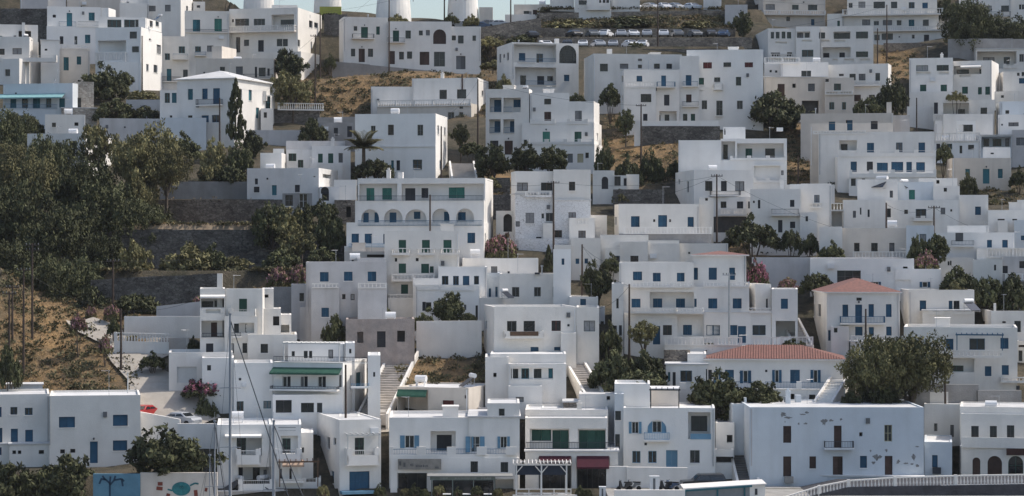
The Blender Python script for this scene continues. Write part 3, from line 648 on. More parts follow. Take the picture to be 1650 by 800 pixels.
# ---------------------------------------------------------------- roof solar heaters
SHM = {}
def SH(x, label, f=3.0, sc_=1.0):
    v = vol
    if not SHM:
        b = MB(); b.quad((-.95, -1.2, .25), (.95, -1.2, .25), (.95, .25, 1.35), (-.95, .25, 1.35)); b.quad((-.95, -1.2, .18), (-.95, .25, 1.28), (.95, .25, 1.28), (.95, -1.2, .18))
        b.quad((-.95, -1.2, .18), (.95, -1.2, .18), (.95, -1.2, .25), (-.95, -1.2, .25)); b.quad((.95, -1.2, .18), (.95, .25, 1.28), (.95, .25, 1.35), (.95, -1.2, .25)); b.quad((-.95, -1.2, .18), (-.95, -1.2, .25), (-.95, .25, 1.35), (-.95, .25, 1.28)); SHM['collector'] = b.mesh('collector', PANEL)
        b = MB(); b.tube([(-.85, .35, 1.55), (.85, .35, 1.55)], .3, 12); SHM['tank'] = b.mesh('tank', PLAIN_W)
        b = MB()
        for x_ in (-.8, .8):
            b.box(x_ - .03, .3, 0, x_ + .03, .36, 1.3); b.box(x_ - .03, -1.15, 0, x_ + .03, -1.09, .22); b.box(x_ - .03, -1.1, .02, x_ + .03, .35, .07)
        b.box(-.8, .31, .6, .8, .35, .65); SHM['stand'] = b.mesh('stand', METAL)
    sc_ *= .72; u, _ = v.uof(px(x)); P_ = v.O + v.Mr @ Vector((u - v.uL, f, 0)); P_.z = v.zroof - .03
    t = thing('solar_water_heater', label, 'solar heater', P_, v.phi + cur.rnd.choice((-1, 1)) * cur.rnd.uniform(.5, 1.0), 'solar water heaters on the roofs', None, (sc_, sc_, sc_))
    for k_, me in SHM.items(): link(k_, me, t)
# ================================================================ houses, far to near; coordinates in quarter pixels of the named tile
# ---- top band, A tile
T(0, 0)
H('grey beige windowless block at the top of the village above the dark stone terrace', 62, 'g', Y=436)
V(130, -60, 308, d=10, w='')
H('cream box house with white corner, behind the solid white wall house', 60, 'e', Y=441)
V(308, -70, 425, 52, s=0, c='w'); V(430, -90, 775, f=2, d=10)
H('white top-row house with two plain square windows and a sunlit side wall', 58, 'w', Y=430)
V(950, -60, 1165, s=80, w='yw 958 38 1003 75;yw 1063 32 1100 75;kw 1200 40 1212 72'); V(770, 22, 950, f=-1.5, d=8); V(775, -30, 952, f=2)
H('small white cube house with one tiny window at the skyline edge', 45, 'w', Y=438)
V(1245, 12, 1322, w='nw 1268 35 1290 52')
H('white house with teal balcony door and sunlit plain roof box', 92, 'w', Y=412)
V(303, 45, 650, p=.6, w='kv 340 95 360 115;td 430 85 465 172;ts 572 82 610 135;ks 385 235 408 285;ks 480 235 498 288;ts 548 225 582 280;gw 345 240 365 270'); K('brail', 380, 140, 492, 178)
V(652, 52, 700, 118, f=1, s=46, d=4, p=.1); V(300, 172, 630, f=-1.2, d=3, p=.1, w='ks 385 235 408 285;kw 480 235 498 288;ts 548 225 582 280'); K('rail', 500, 140, 640, 172, .2)
H('white house with wide sunlit flank, dark recessed veranda and top glazed terrace', 130, 'w', Y=388)
V(615, 178, 910, s=140, d=11, p=.5, w='nw 835 205 882 250;kw 850 300 895 338;R2.2 630 262 812 335;nd 700 275 760 333;yw 740 415 775 450;yw 1010 290 1038 350;yw 943 415 958 460;yw 990 420 1015 470;kw 960 250 975 262')
V(636, 112, 945, f=2.2, d=7, p=.15, w='tw 692 128 782 178;tw 800 128 870 178;kw 872 128 940 176'); K('bal', 620, 338, 815, 400, .6); V(892, 118, 938, 182, f=2.6, s=105, d=8, p=.2, w='yw 965 135 985 175;tw 1003 138 1025 172')
SH(1000, 'solar tank above the white house with the sunlit flank', 2, .8)
V(640, 400, 890, f=-1.2, d=1.1, p=.1)
H('white house with a long roof terrace and crenellated parapet above the bushy tree', 138, 'w', Y=398)
V(300, 318, 580, d=8, p=.3, w='ts 410 370 443 455;ts 495 365 523 418'); K('bal', 390, 290, 578, 320, .1)
H('white edge house with cantilevered balcony and square dark windows', 132, 'w', Y=386)
V(-30, 238, 190, f=.8, s=60, d=10, p=.3, w='nw -5 315 30 355;nw 80 312 140 352'); V(-40, 160, 245, f=4, d=8, w='tw -5 232 14 244;kw 88 230 104 242;kv 120 200 200 240')
V(-30, 380, 125, f=-.8, s=225, d=12, p=.1, w='yw 32 448 65 492;ks 175 448 192 510;ts 265 450 287 520;kw 330 460 350 500'); K('low', -20, 355, 370, 400, 1.2)
V(262, 262, 385, f=2.5, d=8, p=0, w='kw 288 315 305 328'); CH(140, 150, 160, 2)
SH(170, 'solar heater on the flat roof of the white edge house', 1.5, .9)
H('blue tinted house with long aqua awning and rubble stone gable', 200, 'q', Y=362)
V(20, 540, 468, s=136, d=9, p=.25, w='ts 65 640 105 705;tw 140 635 180 700;ts 210 635 258 700;tw 295 635 330 695;td 380 635 418 695;nw 500 632 523 698;kv 585 590 598 660')
AW(-8, 606, 420, 628, 1.6, AWN_T); V(-30, 700, 395, f=-1.4, d=3, p=.2, c='q', w='nd 330 768 358 800'); K('brail', 20, 672, 390, 702, .1, slab=.05)
V(395, 700, 625, f=-.7, d=6, p=0, c='S', w='kv 483 745 498 775'); V(470, 528, 606, 740, f=1.5, s=0, d=5, p=.1, c='S', w='nw 500 632 523 698')
H('white house with pale hipped roof and two-storey rows of blue shutters', 228, 'w', Y=352)
V(1140, 512, 1510, r='whip', rh=1.5, s=240, d=12, w='ts 1210 575 1243 645;bs 1302 572 1338 640;bd 1372 570 1417 672;nw 1210 745 1240 795;bs 1298 745 1345 790;bw 1365 742 1417 790;ks 1540 575 1560 640;ts 1603 580 1623 650;ts 1650 695 1670 765')
K('rail', 1275, 640, 1438, 682, .9); V(1030, 582, 1142, f=1.5, w='tw 1062 600 1095 665;ts 1108 600 1138 665;nw 1095 745 1110 765')
V(1680, 700, 1760, f=5, s=0, d=6, w='nw 1700 725 1720 760')
V(1640, 615, 1745, f=8, s=30, d=6, w='tw 1710 622 1745 705;yw 1655 590 1680 640'); K('low', 1650, 588, 1722, 650, .8)
H('cream low house with hooded windows behind the hipped roof house', 150, 'e', Y=378)
T(330, 0)
V(-60, 378, 445, s=55, d=10, w='kw 97 432 130 465;ys 200 430 245 487;kd 322 432 337 500;kw 347 437 392 495;kd 403 442 418 490;kw 462 430 472 470'); K('rail', 250, 478, 440, 512, .9)
V(45, 300, 110, 380, f=2, s=95, d=6, p=.05, w='')
H('white house with blue balcony and teal shutters beside the slanting sunlit wall', 140, 'w', Y=399)
V(-280, 235, -100, s=0, w='tw -168 300 -128 345;tw -258 345 -225 388;td -245 445 -215 525;kw -140 450 -110 500'); K('brail', -208, 348, -108, 385)
V(-130, 72, 158, f=1.5, w='ts -77 128 -30 208;ed 62 122 110 203;tw -62 300 -25 335;kw 15 295 55 335;nw -32 435 -5 475'); K('rail', -128, 190, 150, 212, .4); K('brail', -65, 335, 10, 362, .7)
K('rail', -360, 495, -150, 530, .3)
H('wide white house with white balustrade and tall flank below the skyline', 122, 'w', Y=404)
V(157, 55, 600, s=165, d=14, p=.35, w='nw 175 125 187 145;yw 195 122 285 170;yw 315 122 388 165;R1.6 430 95 575 200;kw 470 122 557 165;yw 200 240 228 340;kw 252 257 285 298;kd 343 260 380 335;kw 463 252 500 300;kw 502 252 535 300;kw 596 257 614 302;kw 672 135 695 180;kw 705 148 730 182;kw 683 270 692 350')
K('bal', 157, 165, 590, 208, 1.1); V(430, 34, 598, f=4, d=6); K('sol', 604, 170, 640, 215, .8) ; V(165, 340, 620, f=-1.3, s=130, d=8, p=.1)
H('long white two-storey house with arched brown window and dark doors below the windmills', 122, 'w', Y=404)
V(895, 112, 1180, s=-32, d=8, p=.4, w='nw 960 170 983 200;gd 1007 175 1052 248;gs 1105 172 1128 225;kw 942 315 970 365;nd 992 315 1032 402;nw 1052 315 1085 368'); K('rail', 948, 218, 1090, 252, .9)
V(1180, 140, 1592, f=.5, d=10, p=.3, w='gd 1212 198 1252 275;gw 1293 198 1328 250;nd 1190 330 1225 415;nw 1252 335 1283 385;kw 1303 333 1336 380;kw 1380 198 1405 230;kw 1425 195 1450 230;nsa 1472 190 1555 285;nd 1385 335 1447 420;yw 1477 335 1548 430'); K('rail', 1175, 244, 1290, 276, .9)
V(1590, 172, 1780, f=1, d=10, p=.3, w='nw 1592 230 1618 262;kw 1632 230 1668 282;yw 1725 230 1748 265;yd 1620 362 1680 448'); BX('antenna', 672, 95, 675, 115, 2, .1, METAL)
V(1472, 142, 1592, f=.9, d=9, p=.2)
T(660, 0)
H('white house with balustraded terrace and peach coloured lower wing', 200, 'w', Y=372)
V(15, 505, 440, s=75, d=9, p=.3, w='kw 192 580 240 640;kw 305 577 365 637;kw 465 585 475 620'); BX('chimney_pipe', 336, 480, 344, 578, -.2, .15, CM['n'])
V(-210, 672, 398, f=-3, s=45, d=4, p=.2, c='e', w='nw 320 685 345 703;nw 320 725 345 750;yw 247 725 287 790'); K('bal', -210, 645, 395, 690, .15, slab=.1)
V(-250, 560, 16, f=1.5, d=7, w=''); 
H('white house with deep blue-shaded balconies and tall arched lattice window', 160, 'w', Y=378)
V(660, 278, 1090, s=-105, d=10, p=.35, w='R1.7 672 285 945 405;bs 722 338 763 388;bw 835 342 878 403;kwLa 965 293 1075 410;R1.7 680 435 945 552;kw 730 483 768 545;kd 840 487 885 552;kw 905 487 942 520;bs 995 483 1030 525;ys 578 350 590 405;yw 603 350 615 375;ys 627 340 640 390')
K('brail', 700, 378, 815, 405, .15, slab=.08); K('brail', 833, 378, 943, 405, .15, slab=.08); K('brail', 745, 522, 945, 552, .2, slab=.08)
CH(972, 248, 996, 3); SH(885, 'solar tank on the house with the arched lattice window', 3, .8)
T(660, 0)
H('tall bluish white house with two stacked blue balconies above the tree clump', 248, 'w', Y=345)
V(490, 575, 770, p=.5, s=22, d=9, w='R1.3 515 632 592 725;bd 537 642 587 725;R1.3 604 632 716 725;bs 662 640 712 690;R1.2 513 770 586 862;bd 540 780 585 850;R1.2 604 770 675 862;bs 640 780 672 850;kd 518 908 572 980;nd 612 908 665 998')
K('brail', 520, 690, 592, 726, .1, slab=.05); K('brail', 604, 690, 662, 726, .1, slab=.05); K('brail', 515, 822, 584, 862, .1, slab=.05); K('brail', 606, 822, 674, 862, .1, slab=.05)
SH(725, 'white solar tank above the tall house with stacked blue balconies', 2.5, .9)
H('stepped white house with three tiers of pale green doors beside the dry slope', 252, 'w', Y=343)
V(775, 600, 1030, f=1.5, s=0, p=.35, w='nw 868 638 912 675;nd 868 722 912 800'); V(980, 655, 1188, f=1.2, s=38, d=9, p=.3, w='yd 1065 715 1110 788')
V(722, 790, 1190, f=.4, s=55, d=9, p=.1, w='ed 857 850 905 932;gd 1062 850 1108 932;kw 735 902 757 942;ks 1205 860 1215 905'); K('low', 775, 768, 938, 802, .1); K('low', 1015, 768, 1150, 802, .1)
V(755, 932, 1192, f=-1, s=55, d=6, p=.1, w='yd 1018 992 1052 1050;cd 1080 992 1120 1050;nw 1132 985 1155 1020')
K('post', 757, 898, 1008, 934, .1, slab=.05); K('post', 1003, 896, 1190, 934, .12, slab=.05)
H('long white house with small high windows and warm sunlit end wall', 165, 'w', Y=370)
V(1185, 350, 1755, s=-70, d=10, p=.4, w='kw 1227 412 1278 462;yw 1355 412 1410 445;nw 1472 380 1498 395;nw 1472 418 1498 442;kw 1575 412 1613 445;kw 1655 412 1692 445'); CH(1295, 318, 1325, 3)
T(990, 0)
H('white house with blue balconies stepping down beside the long high house', 200, 'w', Y=358)
V(60, 450, 420, s=-22, d=8, w='bs 143 490 180 527;bd 302 488 333 558;kw 170 607 238 660;kd 320 612 355 682;ks 185 735 213 782;R1 290 718 402 784;yw 293 740 303 780;kw 330 738 360 782;ks 46 490 56 532;ks 46 615 54 655'); K('brail', 270, 528, 390, 566)
V(420, 362, 545, f=.6, s=0, d=8, p=.3, w='bd 460 485 497 558;nd 462 610 497 662;gw 442 735 470 785;gd 493 735 520 785'); K('brail', 440, 525, 540, 560, .8); K('rail', 437, 655, 545, 690, .8)
V(62, 565, 268, f=-1.6, d=4, p=.05, w='kw 170 607 238 660;ks 185 735 213 782'); K('bal', 62, 528, 268, 567, .1); 
H('large plain white block with three small brown windows under the roofline', 194, 'w', Y=362)
V(465, 322, 960, s=0, d=12, p=.15, w='rs 572 403 628 443;nw 703 403 752 433;rs 840 403 893 435;gs 543 503 577 547;yw 643 500 682 530;gw 783 497 817 553;yw 563 648 597 705;yw 657 650 697 750;yw 790 650 827 705')
K('sol', 640, 540, 700, 580, .8); K('rail', 655, 715, 700, 752, .4); K('low', 545, 555, 580, 580, .2)
H('cream house with grey band and balustrade at the top edge beside the parked truck', 46, 'e', Y=432)
V(960, -90, 1360, s=-118, d=16, p=.4, w='yw 975 28 1035 65;gw 1145 32 1188 65;kw 1248 32 1308 68;yw 877 45 895 90;kw 908 30 927 70;nw 1108 108 1132 138;bs 1268 125 1290 165'); K('bal', 958, 68, 1355, 100, .9)
V(958, -30, 963, f=-1) 
H('white house with long glazed loggia and slotted parapets below the cream house', 104, 'w', Y=402)
V(990, 185, 1170, s=-85, d=12, p=.15, w='gw 1008 207 1030 250;gw 1040 207 1065 250;gw 1078 205 1103 250;gw 1112 207 1140 250;R.35 1037 270 1112 283;kw 1008 340 1068 365;kw 1113 338 1147 367'); K('bal', 1000, 348, 1165, 375, .4)
V(1170, 172, 1325, f=-.6, d=9, w='R1 1176 205 1262 245;kw 1178 210 1217 243;kw 1227 210 1257 243;R.35 1208 258 1272 272;tw 1208 322 1282 368;kw 1318 210 1358 250')
V(1322, 170, 1670, f=-.3, s=0, d=9, w='kw 1320 210 1358 250;R1.2 1412 205 1522 252;kw 1415 210 1518 250;gw 1557 205 1635 250;R.35 1325 258 1385 275;R.35 1420 258 1487 275;R1.6 1342 305 1522 372;ks 1345 338 1385 370;kd 1450 335 1485 372;gw 1557 333 1635 370;R.3 1405 380 1440 402;R.3 1480 380 1543 402;R.3 1582 380 1648 402')
K('bal', 965, 370, 1195, 412, 1.0) if False else None
H('white house with roof terrace and mixed dark windows behind the cream flat-roofed house', 168, 'w', Y=380)
V(1075, 402, 1380, s=-30, d=9, p=.3, w='kw 1205 457 1268 495'); V(1375, 415, 1765, f=-.3, s=22, d=9, p=.25, w='kv 1447 477 1478 492;kw 1515 477 1555 520;kw 1575 477 1618 520;kw 1682 472 1712 522;ns 1545 612 1588 655;nw 1640 612 1678 655'); K('bal', 1545, 527, 1715, 556, .7)
V(965, 410, 1080, f=2, d=7, p=.1, w='yw 1000 452 1015 468;kw 1035 455 1050 470'); K('bal', 965, 372, 1195, 412, .3)
H('cream flat-roofed house on columns over a shaded undercroft', 184, 'e', Y=372)
V(965, 500, 1372, s=-45, d=9, p=0, w='nd 1052 542 1098 628;kv 1147 540 1170 567;ys 1248 540 1292 590;kd 925 585 936 630;kv 1080 645 1165 738;kv 1208 650 1318 742')
V(1355, 502, 1545, f=-1.2, s=0, d=6, p=.1, w='gw 1415 540 1460 585;nw 1360 510 1382 530;tw 1385 660 1417 708;tw 1467 660 1493 708'); K('bal', 1358, 588, 1538, 615, .2)
# ---- E tile
T(1320, 0)
H('broad white three-tier apartment house with long balustrades at the top', 68, 'w', Y=424)
V(180, -90, 760, f=2.5, d=12, w='yw 190 20 215 52;yw 253 12 297 52;kw 350 12 424 55;kw 463 12 503 55;bw 577 15 615 55;bs 665 18 700 57'); V(148, 97, 770, f=1, d=12, p=.1, w='gs 117 135 133 170;kw 277 127 328 165;yw 352 137 385 165;yw 410 130 470 165;kw 500 132 530 165;ts 577 128 613 170;kw 668 128 706 170'); K('bal', 150, 58, 798, 100, .9)
V(330, 200, 830, f=-.5, s=0, d=12, p=.1, w='yw 355 225 390 262;kw 403 217 475 258;nw 598 225 615 250;kd 675 225 708 275'); K('bal', 345, 170, 830, 202, .6); V(760, 105, 832, f=3, d=6)
V(50, 90, 150, f=2, d=7, w='gs 117 135 133 170')
H('white house above the dark trees with blue-grey windows and a balcony rail', 50, 'w', Y=432)
V(900, -60, 1235, d=12, w='kw 953 42 1025 64;bw 1075 38 1112 76;kw 1173 37 1223 76'); K('rail', 1060, 76, 1235, 110, .9); V(1235, -40, 1420, f=-.5, d=12, w='kw 1288 30 1303 62;kw 1307 30 1320 62')
V(1060, -50, 1236, f=-.05)if False else None
H('white flat-slab villa with deep shaded porch beside the stone retaining wall', 116, 'w', Y=398)
V(1012, 318, 1400, s=-50, d=9, p=0, w='R2.4 1018 332 1272 442;nw 1068 363 1143 410;bw 1203 362 1243 408;yw 1290 350 1320 400'); K('low', 1185, 412, 1275, 442, .1)
H('white house with four green shutters on its lower floor', 176, 'w', Y=380)
V(580, 375, 862, p=.3, d=9, w='gw 625 422 702 460;gw 757 420 835 458;R.35 625 465 718 483;R.35 773 465 835 482;gs 650 547 690 590;gs 783 547 823 590')
V(862, 393, 1112, f=.4, s=48, d=10, p=.3, w='R1.4 866 425 1045 480;kw 878 445 958 475;kw 1025 443 1060 475;R.35 902 483 977 498;gs 920 560 958 606;gs 1023 563 1048 610;gs 1070 560 1100 612'); AW(915, 420, 1045, 430, .9, WALLC['w'], 'canopy')
V(585, 592, 862, f=-1.4, d=4, p=.1)
H('white house with turquoise panel window and pale steps near the green shutters', 165, 'w', Y=384)
V(1185, 462, 1420, s=-30, d=9, w='kw 1275 470 1292 490;bw 1305 465 1330 492;bs 1288 505 1330 540;kv 1172 615 1190 632'); V(1130, 590, 1290, f=-1.5, d=5, w='kw 1172 615 1190 632')
H('white house with balustraded open veranda below the green-shuttered house', 206, 'w', Y=366)
V(965, 645, 1130, d=9, p=.3, w='kw 1040 695 1082 738'); V(738, 645, 966, f=.3, d=9, p=.3, w='R2 800 665 965 745;kw 895 700 940 742;ks 740 662 765 735;kw 745 780 770 800'); K('bal', 735, 738, 965, 782, .5)
H('grey-white house with a dark square window beside the veranda house', 212, 'w', Y=364)
V(1168, 655, 1420, s=-30, d=9, p=.2, c='q', w='nw 1200 712 1225 735;kw 1228 742 1297 797'); 
H('low cream flat-roofed house with white chimney and dark doors', 248, 'e', Y=352)
V(-120, 732, 478, d=9, p=.1, w='bd 62 785 103 842;bd 180 775 215 842;kd 333 782 377 835;nw 172 775 180 800'); CH(436, 662, 468, 2)
# ---- H/G tiles (row two)
T(330, 200)
H('long low white wall house with three green doors above the walled box house', 270, 'w', Y=335)
V(690, 142, 940, d=8, p=.15, w='gd 730 192 760 250;gd 795 190 828 253;yd 862 188 890 250'); V(525, 165, 692, f=.4, d=8, p=.2, w='gw 540 190 590 240;gw 600 232 635 282'); V(680, 255, 888, f=-1.2, d=5, p=.1)
V(522, 110, 905, f=3, d=8, p=.2, c='g')
H('small white roof-box house with a sunlit flank over the dark terraces', 278, 'w', Y=331)
V(357, 187, 495, s=42, d=8, w='kv 515 250 522 283'); V(440, 160, 512, f=3, d=5)
H('plain white house with four small shutters and sunlit arched porch above the olive trees', 322, 'w', Y=320)
V(272, 285, 735, s=135, d=12, p=.35, w='ks 322 352 342 390;ks 315 405 352 442;ts 432 395 463 460;ks 580 393 612 440;kv 700 335 712 342;R.8 760 325 815 350'); V(738, 405, 868, f=-2.2, s=0, d=5, p=.15, w='kda 748 375 800 450;kv 755 408 800 495')
H('dark timber framed lean-to with white panels under the plain white house', 342, 'w', Y=309, name='shed', cat='shed')
V(500, 447, 692, d=3, p=.03, c='d', w='yw 518 458 568 530;ww 608 450 662 545')
H('roofless rough stone hut with one doorway among the terraces', 352, 's', Y=313, name='stone_hut', cat='hut')
V(835, 490, 972, d=6, p=.6, w='kv 912 535 942 602')
H('grey rubble stone house with two dark windows behind the palm tree', 226, 'd', Y=350)
V(740, -8, 972, d=8, p=.2, w='kd 832 25 858 75;kd 918 15 948 85')
H('large white neoclassical house with lattice window and blue lower doors behind the palm', 280, 'w', Y=334)
V(968, -65, 1488, s=85, d=10, p=.2, w='yw 1070 12 1100 55;nwL 1180 5 1218 72;yw 1370 5 1407 75;yw 1500 10 1510 68;yw 1520 15 1528 70;yw 1542 22 1552 72;ts 1200 235 1218 300;bw 1340 230 1400 295;ks 1235 235 1258 300;bs 1513 235 1524 290'); BX('ledge', 966, 140, 1486, 150, -.12, .13)
H('white house with sea-green shutters above a row of blue shaded arches', 402, 'w', Y=294)
V(985, 350, 1808, f=1.4, d=9, p=.15, yaw=-8, w='R1.2 995 385 1240 497;es 1032 412 1083 495;es 1135 412 1196 487;R1.2 1268 385 1797 497;kd 1283 413 1348 497;ks 1388 412 1432 476;es 1565 408 1667 478'); CH(1235, 310, 1268, 1)
V(968, 495, 1800, f=.2, s=22, d=10, p=.1, w='A1.4 1007 550 1123 650;bd 1013 572 1048 650;bd 1085 570 1115 640;A1.4 1155 548 1275 650;bd 1182 570 1227 650;A1.4 1290 550 1430 650;bs 1340 565 1382 612;A1.4 1465 545 1577 650;bs 1535 565 1572 625;A1.4 1620 545 1735 650;bs 1625 568 1675 620'); K('rail', 985, 462, 1795, 498, .08, slab=.05)
V(912, 635, 1800, f=-1.6, s=60, d=10, p=.1, w='bs 945 708 993 785;bs 1030 708 1078 770;bs 1150 710 1165 775;bs 1692 702 1742 768;kw 1805 705 1812 755'); K('brail', 985, 622, 1790, 660, .1, slab=.05)
V(898, 788, 1640, f=-3.2, d=5, p=.1, w='kw 935 842 960 882'); K('lrail', 925, 772, 1165, 800, .1, slab=.05)
SH(1270, 'solar heater below the arches, above the narrow white balconied house', -1); 
H('narrow white four-tier house with stacked white balustrades and green doors', 524, 'w', Y=278)
V(1158, 690, 1640, s=0, d=10, p=.3, w='gd 1250 748 1297 830;gd 1400 748 1450 830;gd 1538 748 1590 830;kw 1225 865 1240 888;gd 1250 900 1297 962;gd 1395 902 1445 962;gs 1450 918 1475 960;ks 1360 865 1378 885;gd 1265 1035 1310 1095;gw 1400 1040 1440 1090')
K('bal', 1205, 800, 1320, 846, .9); K('bal', 1370, 800, 1480, 846, .9); K('bal', 1520, 800, 1640, 846, .9); K('bal', 1205, 968, 1480, 1016, .9); K('bal', 1182, 1098, 1345, 1135, .9)
V(1180, 1130, 1345, f=-1, d=3, p=.05)
# ---- H tile
T(660, 200)
H('white plastered stone house with speckled masonry, outside stair and brown windows', 392, 'W', Y=298)
V(683, 305, 925, s=-32, d=9, p=.3, c='w', w='nw 693 378 763 432;nw 847 378 922 430'); 
V(680, 455, 930, f=-.25, s=-30, d=9, p=.02, w='yw 748 573 803 640;yw 850 577 867 610;yw 878 573 925 628;kw 685 628 710 662;kw 815 728 850 738'); K('bal', 742, 435, 910, 472, .5)
V(925, 294, 1168, f=-.5, d=9, p=.3, c='w', w='nw 1027 373 1067 430'); V(925, 492, 1166, f=-.62, d=9, p=.02, w='nw 1025 570 1072 605;nw 935 685 982 733')
V(1028, 605, 1195, f=-2.2, d=5, p=.05, c='w', w='nw 1088 688 1135 740'); K('bal', 1070, 608, 1150, 650, .1, slab=.05)
V(700, 740, 1110, f=-1.8, d=4, p=.05, c='W'); V(555, 560, 680, f=1.5, d=6, c='w', p=.05, w='kva 605 580 660 695')
V(858, 640, 932, f=-1.2, d=3, p=.05, c='w', w='nw 935 685 982 733')
H('white two-storey hut with round-topped dark door beyond the speckled stone house', 312, 'w', Y=322)
V(1180, 300, 1320, d=6, w='kda 1238 340 1280 420'); V(1318, 332, 1400, f=-.5, s=0, d=6, p=.1, w='kw 1320 338 1360 398;kd 1380 350 1400 400'); V(1395, 325, 1480, f=.5, d=5)
T(990, 200)
H('white blocky house with open pergola balcony and long plain grey-white side block', 298, 'w', Y=328)
V(685, 95, 1112, d=9, p=.25, w='R1.8 690 112 778 232;kw 700 130 730 225;R1.8 790 125 1092 232;gs 845 155 888 226;kw 972 155 1035 226'); K('post', 745, 204, 1112, 234, .12, slab=.05)
V(412, 105, 686, f=.4, d=9, p=.1); V(700, 20, 845, f=4, d=4, w='kv 708 30 716 70'); CH(1048, 25, 1090, 3)
V(892, 262, 1112, f=-.8, d=7, p=.05, w='R1.6 898 270 1070 378;gw 963 308 1072 376;kw 1075 300 1090 330'); K('post', 896, 350, 1080, 380, .1, slab=.05)
H('white house with three shuttered windows over a flowered dark balcony', 376, 'w', Y=316)
V(512, 298, 895, s=-130, d=12, p=.3, w='kw 585 368 632 432;kd 687 368 725 432;kw 778 370 838 432;ks 467 370 480 440;kv 413 358 424 390;kv 385 360 394 378'); K('rail', 612, 432, 806, 468, 1.1)
V(545, 472, 848, f=-.8, d=8, p=.1, w='nw 585 478 603 495;kw 685 500 722 542;ks 790 500 830 545'); K('bal', 672, 545, 848, 592, .8)
V(842, 470, 1000, f=-.4, d=8, p=.1, w='kw 862 500 873 545;nw 893 495 905 510;ks 925 490 940 545')
V(620, 592, 860, f=-1.2, d=8, p=.05, w='kv 632 598 852 700')
H('white house with two thin black balconies behind the round green bushes', 404, 'w', Y=303)
V(875, 420, 1200, d=9, p=.3, w='ks 1132 490 1160 535;ks 925 490 940 545;ks 1055 620 1083 700;ks 1132 630 1165 672;nw 893 495 905 510'); K('rail', 1010, 548, 1190, 592, .9)
V(1195, 570, 1305, f=-1, d=8, w='ks 1232 595 1248 628'); V(1130, 388, 1400, f=2, d=8, p=.2, w='bw 1288 458 1322 507'); K('bal', 1260, 508, 1340, 545, .3)
V(1200, 385, 1400, f=3.6, s=0, d=8, p=.2, w='bs 1288 458 1322 507')
H('white bungalow with three blue shutters on a long balustraded terrace', 392, 'w', Y=298)
V(28, 516, 548, s=-32, d=8, p=.3, w='bs 107 595 163 665;bd 282 588 340 668;bs 472 600 512 664;nw 250 615 264 632;nw 352 615 366 632;yw 4 600 14 650')
V(28, 708, 625, f=-2.2, d=4, p=.03, c='d'); K('bal', 60, 664, 625, 712, .12, slab=.05); V(545, 475, 640, f=1.4, d=7, w='nw 585 478 603 495')
# ---- J tile
T(1320, 200)
H('two-tier white terraced house with dark blue doors and squared parapet piers', 300, 'w', Y=327)
V(-5, 52, 740, f=2, d=10, p=.1, w='R1.2 130 105 242 170;kw 138 127 182 168;bd 308 122 353 184;bw 495 120 537 182;bd 640 120 682 184'); V(-60, -5, 475, f=4, d=6, c='e', w='bd 62 -15 103 42;bd 180 -20 215 42;kd 333 -15 377 35;'); K('bal', -40, 44, 300, 66, .1, slab=.05)
V(118, 210, 752, s=-72, d=10, f=.2, p=.05, w='bd 203 243 243 310;kd 307 243 347 306;bs 372 250 443 308;bs 465 245 542 308;bd 562 245 598 310;bs 625 247 682 308'); K('post', 125, 166, 752, 212, .12, slab=.05)
V(190, 345, 760, f=-2, d=5, p=.05, w='kw 205 352 235 400;yw 275 352 295 362'); K('post', 195, 294, 755, 346, .12, slab=.05)
H('white terrace house with dark open porch and long balustrade above the ruin', 246, 'w', Y=352)
V(738, 112, 1040, f=.8, d=8, p=.05, w='kd 755 128 780 165;tw 820 128 857 165;kw 905 140 922 190;kw 960 135 998 165'); K('bal', 740, 58, 1036, 114, .15, slab=.05)
V(1036, 75, 1240, f=.5, d=8, p=0, c='q', w='R2.5 1045 82 1235 160;kw 1060 90 1095 140;gw 1118 90 1175 140;kw 1200 90 1225 140'); V(745, -20, 1010, f=5, d=6, w='kw 800 10 850 45;kw 900 5 990 50'); V(1240, 38, 1400, f=0, d=8, c='g', w='ys 1270 88 1322 140')
V(1150, -60, 1420, f=5, d=7, w='kw 1220 -10 1285 15;kd 1045 15 1100 50')
H('crumbling cream house with peeling plaster and three grey-green openings', 292, 'r', Y=334)
V(855, 220, 1238, s=-38, d=8, p=.1, c='e', w='ts 942 290 972 332;td 1055 290 1098 385;ts 1152 290 1183 350'); V(1055, 150, 1232, f=3, d=5, p=.1, c='w', w='kv 1105 185 1125 195')
H('rambling white block house with stepped roofs and one blue shutter', 378, 'w', Y=306)
V(735, 400, 906, f=1, d=9, p=.25, w='kw 803 412 823 437'); V(900, 458, 1090, f=-.5, d=9, p=.25, w='bs 1005 533 1042 587'); V(505, 375, 738, f=2.5, d=8, p=.1, c='q', w='es 578 425 617 487')
V(245, 358, 508, f=2, d=8, p=.15, w='ys 455 430 475 475;kv 275 352 295 362'); V(640, 350, 892, f=6, d=6, p=.1, w='kv 755 362 775 385')
V(425, 492, 902, f=-.8, d=7, p=.15, w='kw 437 545 462 602;nw 548 553 572 580;bw 622 548 690 612;ys 783 540 812 583;nw 845 550 857 565;bw 648 710 690 755')
K('post', 603, 592, 735, 626, .8); V(150, 490, 430, f=-1.2, s=0, d=7, p=.1, w='ys 217 560 237 605;ks 312 552 325 600;yw 262 540 272 585')
V(0, 560, 152, f=-1.2, d=7, p=.02, w='R2.5 22 562 148 662;kd 50 612 72 660'); K('bal', 0, 510, 150, 562, .1, slab=.05)
V(-60, 395, 72, f=2, d=7, w='bs -15 458 2 507')
SH(400, 'large solar heater on the rambling white block house', 1.5, 1.3); SH(560, 'upper solar heater behind the stepped white roofs', 3, 1.0)
H('cream house with three small brown windows above the long plastered wall', 416, 'e', Y=292)
